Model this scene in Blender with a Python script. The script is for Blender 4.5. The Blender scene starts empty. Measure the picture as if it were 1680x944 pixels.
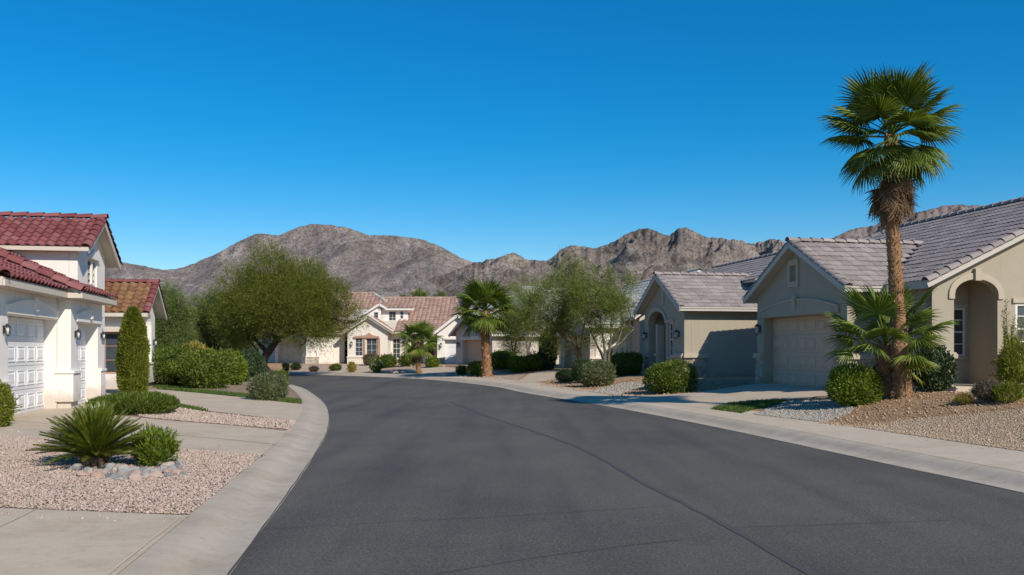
import bpy, bmesh, math, random
import numpy as np
from mathutils import Vector, Matrix
from mathutils.geometry import tessellate_polygon

scene = bpy.context.scene
COL = scene.collection
R = math.radians
random.seed(7)
RNG = np.random.default_rng(11)

# ------------------------------------------------------------------ camera, sky, sun, exposure
CAM_H = 1.6
FPX, CX, CY = 1500.0, 840.0, 575.0          # focal length and horizon in photograph pixels (1680 wide)
cam_d = bpy.data.cameras.new('camera')
cam_d.sensor_width = 36.0
cam_d.lens = 36.0 * FPX / 1680.0
cam_d.shift_y = (CY - 472.0) / 1680.0
cam_d.clip_start = 0.1
cam_d.clip_end = 9000.0
cam = bpy.data.objects.new('camera', cam_d)
cam.location = (0, 0, CAM_H)
cam.rotation_euler = (R(90), 0, 0)
COL.objects.link(cam)
scene.camera = cam

SUN_EL = 35.5
SUN_H = Vector((0.590, -0.807, 0)).normalized()      # horizontal direction towards the sun
SUN_AZ = math.atan2(SUN_H.x, SUN_H.y)
world = bpy.data.worlds.new('World')
scene.world = world
world.use_nodes = True
wn = world.node_tree
wn.nodes.clear()
sky = wn.nodes.new('ShaderNodeTexSky')
sky.sky_type = 'NISHITA'
sky.sun_disc = False
sky.sun_elevation = R(SUN_EL)
sky.sun_rotation = SUN_AZ
sky.altitude = 600
sky.air_density = 1.0
sky.dust_density = 0.25
sky.ozone_density = 3.0
# a polarising filter's sky: chroma deepened everywhere, while pale haze (horizon, round the sun) stays pale
def wmath(op, x, y):
    nd = wn.nodes.new('ShaderNodeMath'); nd.operation = op
    for sk, v in ((nd.inputs[0], x), (nd.inputs[1], y)):
        if isinstance(v, (int, float)):
            sk.default_value = v
        else:
            wn.links.new(v, sk)
    return nd.outputs[0]
sep = wn.nodes.new('ShaderNodeSeparateColor')
wn.links.new(sky.outputs[0], sep.inputs[0])
r_, g_, b_ = sep.outputs[0], sep.outputs[1], sep.outputs[2]
peak = wmath('MAXIMUM', wmath('MAXIMUM', wmath('MAXIMUM', r_, g_), b_), 0.0001)
level = wmath('MULTIPLY', wmath('POWER', peak, 0.86), 1.36)
dr_ = wmath('DIVIDE', wmath('SUBTRACT', wmath('DIVIDE', r_, peak), 0.375), 0.625)
pol_r = wmath('MULTIPLY', wmath('ADD', dr_, wmath('POWER', wmath('ADD', wmath('MULTIPLY', dr_, dr_), 0.004), 0.5)), 0.5)
pol_g = wmath('POWER', wmath('DIVIDE', g_, peak), 1.74)
pol_b = wmath('DIVIDE', b_, peak)
comb = wn.nodes.new('ShaderNodeCombineColor')
for i, c in enumerate((pol_r, pol_g, pol_b)):
    wn.links.new(wmath('MULTIPLY', c, level), comb.inputs[i])
bg = wn.nodes.new('ShaderNodeBackground')
bg.inputs['Strength'].default_value = 0.098
wo = wn.nodes.new('ShaderNodeOutputWorld')
wn.links.new(comb.outputs[0], bg.inputs['Color'])
wn.links.new(bg.outputs[0], wo.inputs['Surface'])

sun_d = bpy.data.lights.new('sun', 'SUN')
sun_d.energy = 4.0
sun_d.angle = R(0.5)
sun_d.color = (1.0, 0.92, 0.80)
sun = bpy.data.objects.new('sun', sun_d)
sv = Vector((SUN_H.x * math.cos(R(SUN_EL)), SUN_H.y * math.cos(R(SUN_EL)), math.sin(R(SUN_EL))))
sun.rotation_euler = sv.to_track_quat('Z', 'Y').to_euler()
sun.location = (30, -40, 50)
COL.objects.link(sun)

scene.view_settings.view_transform = 'Standard'
scene.view_settings.look = 'None'
scene.view_settings.exposure = 0.24
scene.view_settings.gamma = 1.0
scene.view_settings.use_curve_mapping = False

# ------------------------------------------------------------------ materials
def srgb(r, g, b):
    f = lambda c: (c / 255 / 12.92) if c / 255 <= 0.04045 else ((c / 255 + 0.055) / 1.055) ** 2.4
    return (f(r), f(g), f(b), 1.0)

class NT:
    def __init__(self, name):
        self.m = bpy.data.materials.new(name)
        self.m.use_nodes = True
        self.t = self.m.node_tree
        self.t.nodes.clear()
        self.out = self.n('ShaderNodeOutputMaterial')
    def n(self, typ, **kw):
        nd = self.t.nodes.new(typ)
        for k, v in kw.items():
            if hasattr(nd, k):
                setattr(nd, k, v)
        return nd
    def l(self, a, b):
        self.t.links.new(a, b)
    def coord(self, kind='Object'):
        return self.n('ShaderNodeTexCoord').outputs[kind]
    def pos(self):
        return self.n('ShaderNodeNewGeometry').outputs['Position']
    def noise(self, vec, scale, detail=4, rough=0.55, dist=0.0):
        nd = self.n('ShaderNodeTexNoise')
        nd.inputs['Scale'].default_value = scale
        nd.inputs['Detail'].default_value = detail
        nd.inputs['Roughness'].default_value = rough
        nd.inputs['Distortion'].default_value = dist
        self.l(vec, nd.inputs['Vector'])
        return nd.outputs['Fac']
    def voronoi(self, vec, scale, out='Distance', feature='F1'):
        nd = self.n('ShaderNodeTexVoronoi')
        nd.feature = feature
        nd.inputs['Scale'].default_value = scale
        self.l(vec, nd.inputs['Vector'])
        return nd.outputs[out]
    def mapping(self, vec, scale=(1, 1, 1), rot=(0, 0, 0)):
        nd = self.n('ShaderNodeMapping')
        nd.inputs['Scale'].default_value = scale
        nd.inputs['Rotation'].default_value = rot
        self.l(vec, nd.inputs['Vector'])
        return nd.outputs[0]
    def ramp(self, fac, stops):
        nd = self.n('ShaderNodeValToRGB')
        cr = nd.color_ramp
        while len(cr.elements) < len(stops):
            cr.elements.new(0.5)
        for e, (p, c) in zip(cr.elements, stops):
            e.position = p
            e.color = c if len(c) == 4 else (*c, 1)
        self.l(fac, nd.inputs[0])
        return nd.outputs[0]
    def mix(self, a, b, fac, mode='MIX'):
        nd = self.n('ShaderNodeMixRGB')
        nd.blend_type = mode
        for s, v in ((nd.inputs[0], fac), (nd.inputs[1], a), (nd.inputs[2], b)):
            if isinstance(v, (int, float)):
                s.default_value = v
            elif isinstance(v, tuple):
                s.default_value = v if len(v) == 4 else (*v, 1)
            else:
                self.l(v, s)
        return nd.outputs[0]
    def math(self, op, a, b=0.0):
        nd = self.n('ShaderNodeMath')
        nd.operation = op
        for s, v in ((nd.inputs[0], a), (nd.inputs[1], b)):
            if isinstance(v, (int, float)):
                s.default_value = v
            else:
                self.l(v, s)
        return nd.outputs[0]
    def bump(self, h, strength=0.3, dist=0.02, normal=None):
        nd = self.n('ShaderNodeBump')
        nd.inputs['Strength'].default_value = strength
        nd.inputs['Distance'].default_value = dist
        self.l(h, nd.inputs['Height'])
        if normal is not None:
            self.l(normal, nd.inputs['Normal'])
        return nd.outputs[0]
    def bsdf(self, color, rough=0.8, normal=None, spec=0.3, metal=0.0):
        nd = self.n('ShaderNodeBsdfPrincipled')
        for s, v in ((nd.inputs['Base Color'], color), (nd.inputs['Roughness'], rough)):
            if isinstance(v, (int, float)):
                s.default_value = v
            elif isinstance(v, tuple):
                s.default_value = v if len(v) == 4 else (*v, 1)
            else:
                self.l(v, s)
        nd.inputs['Specular IOR Level'].default_value = spec
        nd.inputs['Metallic'].default_value = metal
        if normal is not None:
            self.l(normal, nd.inputs['Normal'])
        return nd
    def done(self, sh):
        self.l(sh if not hasattr(sh, 'outputs') else sh.outputs[0], self.out.inputs['Surface'])
        return self.m

def dim(c, k):
    return (c[0] * k, c[1] * k, c[2] * k, 1)

def mat_stucco(name, c, vary=0.1, bumpy=0.35, dirt=None):
    k = NT(name)
    p = k.pos()
    col = k.mix(dim(c, 1 - vary), dim(c, 1 + vary * 0.6), k.noise(p, 0.9, 5, 0.6))
    col = k.mix(col, dim(c, 0.72), k.ramp(k.noise(k.mapping(p, (5.0, 5.0, 0.22)), 1.0, 5, 0.6), [(0.58, (0, 0, 0)), (0.78, (0.45, 0.45, 0.45))]))
    col = k.mix(col, dim(c, 0.86), k.ramp(k.noise(k.mapping(p, (3.0, 3.0, 0.35)), 1.0, 4), [(0.55, (0, 0, 0)), (0.8, (0.5, 0.5, 0.5))]))
    sx = k.n('ShaderNodeSeparateXYZ'); k.l(p, sx.inputs[0])
    splash = k.math('ADD', sx.outputs[2], k.math('MULTIPLY', k.noise(p, 2.2, 5, 0.65), -0.75))      # earth splashed on the foot of the wall
    col = k.mix(col, (0.30, 0.22, 0.15, 1), k.ramp(splash, [(0.05, (0.45, 0.45, 0.45)), (0.38, (0, 0, 0))]))
    b = k.bump(k.noise(p, 55, 3, 0.6), bumpy, 0.012)
    b = k.bump(k.noise(p, 9, 3, 0.5), bumpy * 0.5, 0.02, b)
    return k.done(k.bsdf(col, 0.9, b, 0.15))

def mat_plain(name, c, rough=0.6, vary=0.06, scale=4.0, spec=0.3, metal=0.0, bump=0.0):
    k = NT(name)
    p = k.pos()
    col = k.mix(dim(c, 1 - vary), dim(c, 1 + vary), k.noise(p, scale, 4))
    nm = k.bump(k.noise(p, 40, 3), bump, 0.01) if bump else None
    return k.done(k.bsdf(col, rough, nm, spec, metal))

def mat_tile(name, stops, rough=0.75):
    """colour differs from tile to tile, with weathering inside each"""
    k = NT(name)
    oi = k.n('ShaderNodeObjectInfo').outputs['Random']
    isl = k.n('ShaderNodeNewGeometry').outputs['Random Per Island']
    v = k.math('FRACT', k.math('ADD', oi, isl))
    col = k.ramp(v, stops)
    p = k.pos()
    col = k.mix(col, k.mix(col, (0.25, 0.22, 0.2, 1), 0.6, 'MULTIPLY'), k.ramp(k.noise(p, 2.2, 6, 0.65), [(0.45, (0, 0, 0)), (0.75, (0.55, 0.55, 0.55))]))
    col = k.mix(col, (1.25, 1.22, 1.2, 1), k.ramp(k.noise(p, 13, 4, 0.6), [(0.5, (0, 0, 0)), (0.8, (0.5, 0.5, 0.5))]), 'MULTIPLY')
    return k.done(k.bsdf(col, rough, k.bump(k.noise(p, 60, 3), 0.25, 0.006), 0.10))

def mat_leaf(name, stops, rough=0.55, trans=0.28, spec=0.3):
    k = NT(name)
    oi = k.n('ShaderNodeObjectInfo').outputs['Random']
    isl = k.n('ShaderNodeNewGeometry').outputs['Random Per Island']
    p = k.pos()
    clump = k.noise(p, 2.6, 2)
    v = k.math('ADD', k.math('MULTIPLY', isl, 0.55), k.math('MULTIPLY', clump, 0.6))
    v = k.math('ADD', v, k.math('MULTIPLY', k.math('SUBTRACT', oi, 0.5), 0.15))
    col = k.ramp(k.math('SUBTRACT', v, 0.08), stops)
    b = k.bsdf(col, rough, None, spec)
    tr = k.n('ShaderNodeBsdfTranslucent')
    k.l(k.mix(col, (1.5, 1.4, 0.5, 1), 1.0, 'MULTIPLY'), tr.inputs['Color'])
    mx = k.n('ShaderNodeMixShader')
    mx.inputs[0].default_value = trans
    k.l(b.outputs[0], mx.inputs[1]); k.l(tr.outputs[0], mx.inputs[2])
    return k.done(mx)

def mat_bark(name, c1, c2, scale=6.0, stretch=(1, 1, 0.3)):
    k = NT(name)
    p = k.mapping(k.pos(), stretch)
    n1 = k.noise(p, scale, 6, 0.7)
    col = k.ramp(n1, [(0.3, c1), (0.7, c2)])
    return k.done(k.bsdf(col, 0.95, k.bump(k.noise(p, scale * 2.5, 5, 0.7), 0.8, 0.03), 0.1))

def mat_isle(name, stops, rough=0.9, bscale=30):
    """loose stones: each its own colour"""
    k = NT(name)
    oi = k.n('ShaderNodeObjectInfo').outputs['Random']
    isl = k.n('ShaderNodeNewGeometry').outputs['Random Per Island']
    p = k.pos()
    col = k.ramp(k.math('FRACT', k.math('ADD', isl, oi)), stops)
    col = k.mix(col, (1.2, 1.2, 1.2, 1), k.math('MULTIPLY', k.noise(p, bscale, 4), 0.8), 'MULTIPLY')
    col = k.mix(col, (0.62, 0.6, 0.58, 1), k.ramp(k.noise(p, bscale * 0.4, 3), [(0.5, (0, 0, 0)), (0.7, (0.7, 0.7, 0.7))]), 'MULTIPLY')
    return k.done(k.bsdf(col, rough, k.bump(k.noise(p, bscale, 4), 0.4, 0.01), 0.2))

def mat_gravel(name, cols, scale, bump=0.8):
    k = NT(name)
    p = k.pos()
    vc = k.voronoi(p, scale, 'Color')
    sep = k.n('ShaderNodeSeparateColor'); k.l(vc, sep.inputs[0])
    col = k.ramp(sep.outputs[0], [(i / (len(cols) - 1), c) for i, c in enumerate(cols)])
    d = k.voronoi(p, scale, 'Distance')
    col = k.mix(col, (0.55, 0.5, 0.46, 1), k.ramp(d, [(0.35, (0, 0, 0)), (0.75, (0.8, 0.8, 0.8))]), 'MULTIPLY')
    col = k.mix(col, (0.78, 0.72, 0.66, 1), k.ramp(k.noise(p, 0.7, 5, 0.6), [(0.45, (0, 0, 0)), (0.7, (0.8, 0.8, 0.8))]), 'MULTIPLY')
    b = k.bump(k.math('SUBTRACT', 1.0, d), bump, 0.03)
    return k.done(k.bsdf(col, 0.95, b, 0.1))

def mat_soil(name, c1, c2, c3):
    k = NT(name)
    p = k.pos()
    col = k.ramp(k.noise(p, 1.3, 8, 0.7), [(0.3, c1), (0.5, c2), (0.7, c3)])
    col = k.mix(col, (0.6, 0.55, 0.5, 1), k.ramp(k.noise(p, 14, 6, 0.75), [(0.5, (0, 0, 0)), (0.68, (0.9, 0.9, 0.9))]), 'MULTIPLY')
    b = k.bump(k.noise(p, 22, 8, 0.75), 0.9, 0.05)
    return k.done(k.bsdf(col, 0.97, b, 0.05))

def mat_concrete(name, c, stain=0.5):
    k = NT(name)
    p = k.pos()
    col = k.mix(dim(c, 0.88), dim(c, 1.08), k.noise(p, 0.6, 6, 0.6))
    col = k.mix(col, (0.72, 0.68, 0.63, 1), k.ramp(k.noise(k.mapping(p, (1.0, 1.25, 1), (0, 0, 0.2)), 1.1, 8, 0.7), [(0.45, (0, 0, 0)), (0.75, (stain, stain, stain))]), 'MULTIPLY')
    col = k.mix(col, (0.74, 0.71, 0.67, 1), k.ramp(k.noise(p, 7.0, 6, 0.75), [(0.50, (0, 0, 0)), (0.72, (0.6, 0.6, 0.6))]), 'MULTIPLY')
    col = k.mix(col, (0.8, 0.78, 0.75, 1), k.ramp(k.noise(p, 90, 3), [(0.45, (0, 0, 0)), (0.7, (0.5, 0.5, 0.5))]), 'MULTIPLY')
    return k.done(k.bsdf(col, 0.9, k.bump(k.noise(p, 120, 4), 0.2, 0.005), 0.2))

def mat_asphalt(name):
    k = NT(name)
    p = k.pos()
    c = (0.120, 0.107, 0.087, 1)
    col = k.mix(dim(c, 0.72), dim(c, 1.32), k.noise(p, 0.6, 8, 0.7))
    col = k.mix(col, (0.68, 0.69, 0.71, 1), k.ramp(k.noise(k.mapping(p, (1, 0.45, 1), (0, 0, -R(11))), 0.33, 5, 0.6), [(0.42, (0, 0, 0)), (0.62, (0.75, 0.75, 0.75))]), 'MULTIPLY')
    # long streaks of tyre wear along the street
    st = k.noise(k.mapping(p, (1.6, 0.10, 1), (0, 0, -R(11))), 1.0, 4, 0.5)
    col = k.mix(col, (0.66, 0.66, 0.68, 1), k.ramp(st, [(0.46, (0, 0, 0)), (0.66, (0.7, 0.7, 0.7))]), 'MULTIPLY')
    sc = k.noise(k.mapping(p, (2.2, 0.45, 1), (0, 0, R(70))), 1.5, 5, 0.7)
    col = k.mix(col, (0.15, 0.15, 0.155, 1), k.ramp(sc, [(0.66, (0, 0, 0)), (0.82, (0.35, 0.35, 0.35))]))
    sp = k.noise(p, 52, 3, 0.85)
    col = k.mix(col, (0.30, 0.29, 0.27, 1), k.ramp(sp, [(0.57, (0, 0, 0)), (0.68, (0.9, 0.9, 0.9))]))
    col = k.mix(col, (0.35, 0.35, 0.35, 1), k.ramp(k.noise(p, 40, 4, 0.7), [(0.46, (0, 0, 0)), (0.66, (0.85, 0.85, 0.85))]), 'MULTIPLY')
    col = k.mix(col, (1.5, 1.45, 1.4, 1), k.ramp(k.noise(p, 14, 6, 0.8), [(0.52, (0, 0, 0)), (0.70, (0.9, 0.9, 0.9))]), 'MULTIPLY')
    col = k.mix(col, (0.55, 0.54, 0.52, 1), k.ramp(k.noise(p, 0.9, 3, 0.5), [(0.66, (0, 0, 0)), (0.78, (0.6, 0.6, 0.6))]), 'MULTIPLY')
    b = k.bump(k.noise(p, 70, 4, 0.75), 0.6, 0.012)
    return k.done(k.bsdf(col, 0.82, b, 0.3))

def mat_hill(name, c1, c2, c3, scrub, k_scale=1.0, scrub_amt=0.8):
    k = NT(name)
    p = k.mapping(k.pos(), (1.0, 0.30, 1.0))
    n1 = k.noise(p, 0.012 * k_scale, 10, 0.68)
    col = k.ramp(n1, [(0.32, c1), (0.5, c2), (0.68, c3)])
    n2 = k.noise(p, 0.07 * k_scale, 8, 0.75)
    col = k.mix(col, (0.56, 0.53, 0.52, 1), k.ramp(n2, [(0.48, (0, 0, 0)), (0.62, (0.85, 0.85, 0.85))]), 'MULTIPLY')
    n3 = k.noise(p, 0.32 * k_scale, 6, 0.8)
    col = k.mix(col, (0.50, 0.48, 0.47, 1), k.ramp(n3, [(0.47, (0, 0, 0)), (0.60, (0.8, 0.8, 0.8))]), 'MULTIPLY')
    col = k.mix(col, (1.18, 1.17, 1.15, 1), k.ramp(k.noise(p, 0.11 * k_scale, 5, 0.7, 1.0), [(0.52, (0, 0, 0)), (0.70, (0.8, 0.8, 0.8))]), 'MULTIPLY')
    v = k.voronoi(p, 0.26 * k_scale, 'Distance')
    col = k.mix(col, scrub, k.math('MULTIPLY', k.ramp(v, [(0.22, (1, 1, 1)), (0.42, (0, 0, 0))]), scrub_amt))
    b = k.bump(n2, 0.8, 7.0)
    b = k.bump(k.noise(p, 0.25 * k_scale, 6, 0.75), 0.8, 2.2, b)
    return k.done(k.bsdf(col, 0.97, b, 0.02))

def mat_glass(name, c=(0.03, 0.035, 0.04, 1)):
    k = NT(name)
    p = k.pos()
    col = k.mix(c, dim(c, 2.6), k.noise(p, 1.8, 2))
    return k.done(k.bsdf(col, 0.08, k.bump(k.noise(p, 1.5, 2), 0.05, 0.02), 0.6))

M = {}
M['white'] = mat_stucco('white_stucco', (0.82, 0.765, 0.69, 1), 0.08, 0.35)
M['white_trim'] = mat_plain('white_trim', (0.74, 0.70, 0.64, 1), 0.7, 0.05, 3.0)
M['taupe'] = mat_stucco('taupe_stucco', (0.39, 0.338, 0.258, 1), 0.14, 0.5)
M['taupe_trim'] = mat_stucco('taupe_trim', (0.46, 0.395, 0.30, 1), 0.08, 0.3)
M['taupe_door'] = mat_plain('taupe_door_paint', (0.56, 0.40, 0.275, 1), 0.6, 0.06, 2.0)
M['cream'] = mat_stucco('cream_stucco', (0.75, 0.69, 0.60, 1), 0.09, 0.3)
M['cream_trim'] = mat_plain('cream_trim', (0.72, 0.64, 0.54, 1), 0.7, 0.05)
M['salmon_trim'] = mat_plain('salmon_trim', (0.42, 0.25, 0.17, 1), 0.8, 0.08)
M['grey_stucco'] = mat_stucco('grey_stucco', (0.57, 0.51, 0.44, 1), 0.09, 0.3)
M['door_white'] = mat_plain('white_door_paint', (0.74, 0.73, 0.72, 1), 0.5, 0.04, 2.0)
M['fascia'] = mat_plain('cream_fascia', (0.58, 0.51, 0.42, 1), 0.7, 0.06)
M['fascia_taupe'] = mat_plain('taupe_fascia', (0.50, 0.46, 0.40, 1), 0.7, 0.06)
M['red_tile'] = mat_tile('red_clay_tile', [(0.0, (0.18, 0.055, 0.055)), (0.3, (0.215, 0.070, 0.070)), (0.6, (0.245, 0.088, 0.086)), (0.85, (0.27, 0.112, 0.106)), (1.0, (0.195, 0.062, 0.062))])
M['amber_tile'] = mat_tile('amber_clay_tile', [(0.0, (0.18, 0.075, 0.042)), (0.35, (0.235, 0.12, 0.058)), (0.7, (0.275, 0.16, 0.08)), (1.0, (0.19, 0.08, 0.05))])
M['grey_tile'] = mat_tile('grey_concrete_tile', [(0.0, (0.255, 0.216, 0.20)), (0.35, (0.295, 0.252, 0.233)), (0.7, (0.32, 0.276, 0.256)), (0.9, (0.36, 0.312, 0.29)), (1.0, (0.27, 0.23, 0.212))])
M['pink_tile'] = mat_tile('pink_clay_tile', [(0.0, (0.33, 0.20, 0.155)), (0.4, (0.40, 0.26, 0.20)), (0.7, (0.45, 0.31, 0.245)), (1.0, (0.35, 0.215, 0.165))])
M['pale_tile'] = mat_tile('pale_grey_tile', [(0.0, (0.34, 0.325, 0.30)), (0.4, (0.44, 0.42, 0.39)), (0.7, (0.50, 0.48, 0.45)), (1.0, (0.36, 0.34, 0.32))])
M['glass'] = mat_glass('window_glass')
M['frame'] = mat_plain('window_frame_paint', (0.62, 0.60, 0.56, 1), 0.5, 0.03)
M['iron'] = mat_plain('dark_iron', (0.03, 0.028, 0.027, 1), 0.5, 0.1, 8, 0.4)
M['steel'] = mat_plain('galvanised_steel', (0.32, 0.32, 0.33, 1), 0.45, 0.08, 5, 0.5, 0.6)
M['lamp_glass'] = mat_plain('frosted_lamp_glass', (0.55, 0.53, 0.48, 1), 0.3, 0.05)
M['asphalt'] = mat_asphalt('asphalt')
M['seal'] = mat_plain('crack_sealant', (0.076, 0.072, 0.064, 1), 0.8, 0.12, 6, 0.3)
M['concrete'] = mat_concrete('concrete', (0.55, 0.46, 0.345, 1))
M['kerb'] = mat_concrete('kerb_concrete', (0.475, 0.405, 0.318, 1), 0.8)
M['drive_grey'] = mat_concrete('driveway_concrete', (0.545, 0.445, 0.33, 1), 0.7)
M['joint'] = mat_plain('pale_joint', (0.52, 0.44, 0.34, 1), 0.95, 0.1, 4.0, 0.0)
M['far_gravel'] = mat_soil('far_pink_gravel', (0.40, 0.27, 0.20, 1), (0.48, 0.35, 0.27, 1), (0.52, 0.41, 0.33, 1))
M['pink_gravel'] = mat_gravel('pink_gravel', [(0.32, 0.215, 0.16, 1), (0.46, 0.335, 0.26, 1), (0.54, 0.435, 0.355, 1), (0.38, 0.265, 0.205, 1)], 38)
M['tan_gravel'] = mat_gravel('tan_gravel', [(0.30, 0.21, 0.125, 1), (0.43, 0.33, 0.22, 1), (0.49, 0.40, 0.29, 1), (0.34, 0.24, 0.155, 1)], 34)
M['white_gravel'] = mat_gravel('white_gravel', [(0.32, 0.295, 0.26, 1), (0.44, 0.41, 0.365, 1), (0.50, 0.475, 0.43, 1), (0.38, 0.35, 0.31, 1)], 40)
M['soil'] = mat_soil('brown_soil', (0.29, 0.175, 0.092, 1), (0.42, 0.275, 0.16, 1), (0.50, 0.35, 0.225, 1))
M['desert'] = mat_soil('desert_ground', (0.26, 0.18, 0.12, 1), (0.34, 0.25, 0.18, 1), (0.40, 0.31, 0.23, 1))
M['stone_pink'] = mat_isle('pink_stones', [(0, (0.38, 0.275, 0.215)), (0.25, (0.46, 0.345, 0.275)), (0.5, (0.53, 0.43, 0.355)), (0.75, (0.42, 0.305, 0.24)), (1, (0.48, 0.385, 0.315))])
M['stone_tan'] = mat_isle('tan_stones', [(0, (0.33, 0.225, 0.14)), (0.3, (0.43, 0.32, 0.215)), (0.6, (0.50, 0.40, 0.295)), (0.8, (0.38, 0.265, 0.17)), (1, (0.44, 0.35, 0.265))])
M['stone_white'] = mat_isle('white_stones', [(0, (0.29, 0.255, 0.205)), (0.4, (0.375, 0.335, 0.275)), (0.7, (0.43, 0.385, 0.32)), (1, (0.33, 0.29, 0.235))])
M['stone_soil'] = mat_isle('brown_clods', [(0, (0.26, 0.16, 0.088)), (0.4, (0.40, 0.265, 0.16)), (0.7, (0.48, 0.345, 0.225)), (1, (0.33, 0.21, 0.125))])
M['cobble'] = mat_isle('border_stones', [(0, (0.20, 0.20, 0.195)), (0.3, (0.32, 0.285, 0.255)), (0.55, (0.28, 0.29, 0.27)), (0.75, (0.42, 0.27, 0.20)), (1, (0.36, 0.345, 0.325))], 0.85, 18)
M['boulder'] = mat_isle('pink_boulder', [(0, (0.46, 0.31, 0.235)), (0.5, (0.52, 0.37, 0.29)), (1, (0.40, 0.27, 0.21))], 0.9, 6)
M['ledge_stone'] = mat_isle('ledge_stone', [(0, (0.30, 0.25, 0.195)), (0.4, (0.39, 0.34, 0.275)), (0.7, (0.44, 0.39, 0.32)), (1, (0.33, 0.28, 0.225))], 0.9, 9)
M['ledge_red'] = mat_isle('red_ledge_stone', [(0, (0.34, 0.18, 0.14)), (0.5, (0.44, 0.26, 0.21)), (1, (0.38, 0.22, 0.175))], 0.9, 9)
M['hill_left'] = mat_hill('hill_brown', (0.21, 0.172, 0.155, 1), (0.32, 0.27, 0.245, 1), (0.43, 0.37, 0.335, 1), (0.12, 0.115, 0.085, 1), 1.0, 0.75)
M['hill_rock'] = mat_hill('hill_rock', (0.13, 0.108, 0.098, 1), (0.28, 0.234, 0.207, 1), (0.44, 0.37, 0.305, 1), (0.09, 0.083, 0.065, 1), 1.0, 0.7)
M['hill_far'] = mat_hill('hill_far', (0.18, 0.145, 0.135, 1), (0.27, 0.222, 0.205, 1), (0.36, 0.30, 0.275, 1), (0.14, 0.12, 0.10, 1), 0.8, 0.5)

def L(a, b, c, d=None):
    return [(0.10, a), (0.45, b), (0.8, c), (1.0, d or c)]
M['leaf_green'] = mat_leaf('leaf_green', L((0.034, 0.055, 0.008), (0.085, 0.125, 0.014), (0.18, 0.225, 0.030), (0.26, 0.20, 0.07)))
M['leaf_bright'] = mat_leaf('leaf_bright', L((0.046, 0.075, 0.008), (0.115, 0.165, 0.012), (0.23, 0.28, 0.03), (0.30, 0.24, 0.07)))
M['leaf_grey'] = mat_leaf('leaf_grey', L((0.055, 0.075, 0.03), (0.115, 0.14, 0.06), (0.21, 0.22, 0.11), (0.28, 0.27, 0.16)))
M['leaf_dark'] = mat_leaf('leaf_dark', L((0.016, 0.032, 0.012), (0.038, 0.066, 0.026), (0.085, 0.125, 0.055)))
M['leaf_cypress'] = mat_leaf('leaf_cypress', L((0.075, 0.090, 0.012), (0.155, 0.185, 0.020), (0.27, 0.29, 0.04), (0.30, 0.19, 0.07)))
M['leaf_mesquite'] = mat_leaf('leaf_mesquite', L((0.050, 0.060, 0.009), (0.118, 0.138, 0.018), (0.215, 0.235, 0.036)), 0.6, 0.35)
M['leaf_feather'] = mat_leaf('leaf_feather', L((0.075, 0.110, 0.030), (0.150, 0.200, 0.058), (0.26, 0.31, 0.10), (0.40, 0.40, 0.24)), 0.6, 0.3)
M['leaf_verde'] = mat_leaf('leaf_verde', L((0.080, 0.105, 0.022), (0.165, 0.200, 0.040), (0.28, 0.31, 0.075)), 0.6, 0.3)
M['leaf_palm'] = mat_leaf('leaf_palm', L((0.042, 0.070, 0.010), (0.105, 0.155, 0.020), (0.21, 0.26, 0.040), (0.28, 0.28, 0.06)), 0.55, 0.22, 0.3)
M['leaf_palm_gold'] = mat_leaf('leaf_palm_gold', L((0.10, 0.13, 0.018), (0.20, 0.22, 0.03), (0.32, 0.30, 0.06)), 0.45, 0.3, 0.4)
M['leaf_sago'] = mat_leaf('leaf_sago', L((0.045, 0.062, 0.008), (0.115, 0.145, 0.014), (0.23, 0.255, 0.035), (0.28, 0.22, 0.06)), 0.35, 0.2, 0.6)
M['leaf_dead'] = mat_leaf('leaf_dead', L((0.11, 0.066, 0.036), (0.19, 0.118, 0.066), (0.30, 0.205, 0.125)), 0.9, 0.15, 0.1)
M['leaf_yellow'] = mat_leaf('leaf_yellow', L((0.16, 0.14, 0.03), (0.28, 0.24, 0.05), (0.40, 0.33, 0.08)), 0.6, 0.3)
M['leaf_purple'] = mat_leaf('leaf_purple', L((0.075, 0.055, 0.05), (0.13, 0.10, 0.075), (0.20, 0.19, 0.10)), 0.7, 0.2)
M['petal'] = mat_leaf('white_petal', L((0.45, 0.42, 0.36), (0.6, 0.56, 0.5), (0.75, 0.72, 0.66)), 0.6, 0.3)
M['grass'] = mat_leaf('grass_blade', L((0.035, 0.07, 0.012), (0.08, 0.135, 0.022), (0.15, 0.20, 0.045)), 0.6, 0.3)
M['bark_palm'] = mat_bark('palm_bark', (0.17, 0.085, 0.042, 1), (0.40, 0.23, 0.125, 1), 5.0, (1, 1, 1))
M['boot'] = mat_leaf('palm_boot', L((0.18, 0.088, 0.042), (0.32, 0.175, 0.088), (0.48, 0.31, 0.18)), 0.9, 0.05, 0.1)
M['bark_dark'] = mat_bark('dark_bark', (0.030, 0.022, 0.016, 1), (0.085, 0.062, 0.045, 1))
M['bark_grey'] = mat_bark('grey_bark', (0.09, 0.08, 0.062, 1), (0.21, 0.185, 0.15, 1))
M['bark_brown'] = mat_bark('brown_bark', (0.12, 0.075, 0.045, 1), (0.26, 0.17, 0.10, 1))

# ------------------------------------------------------------------ mesh helpers
def link(o, parent=None):
    COL.objects.link(o)
    if parent is not None:
        o.parent = parent
    return o

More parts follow.
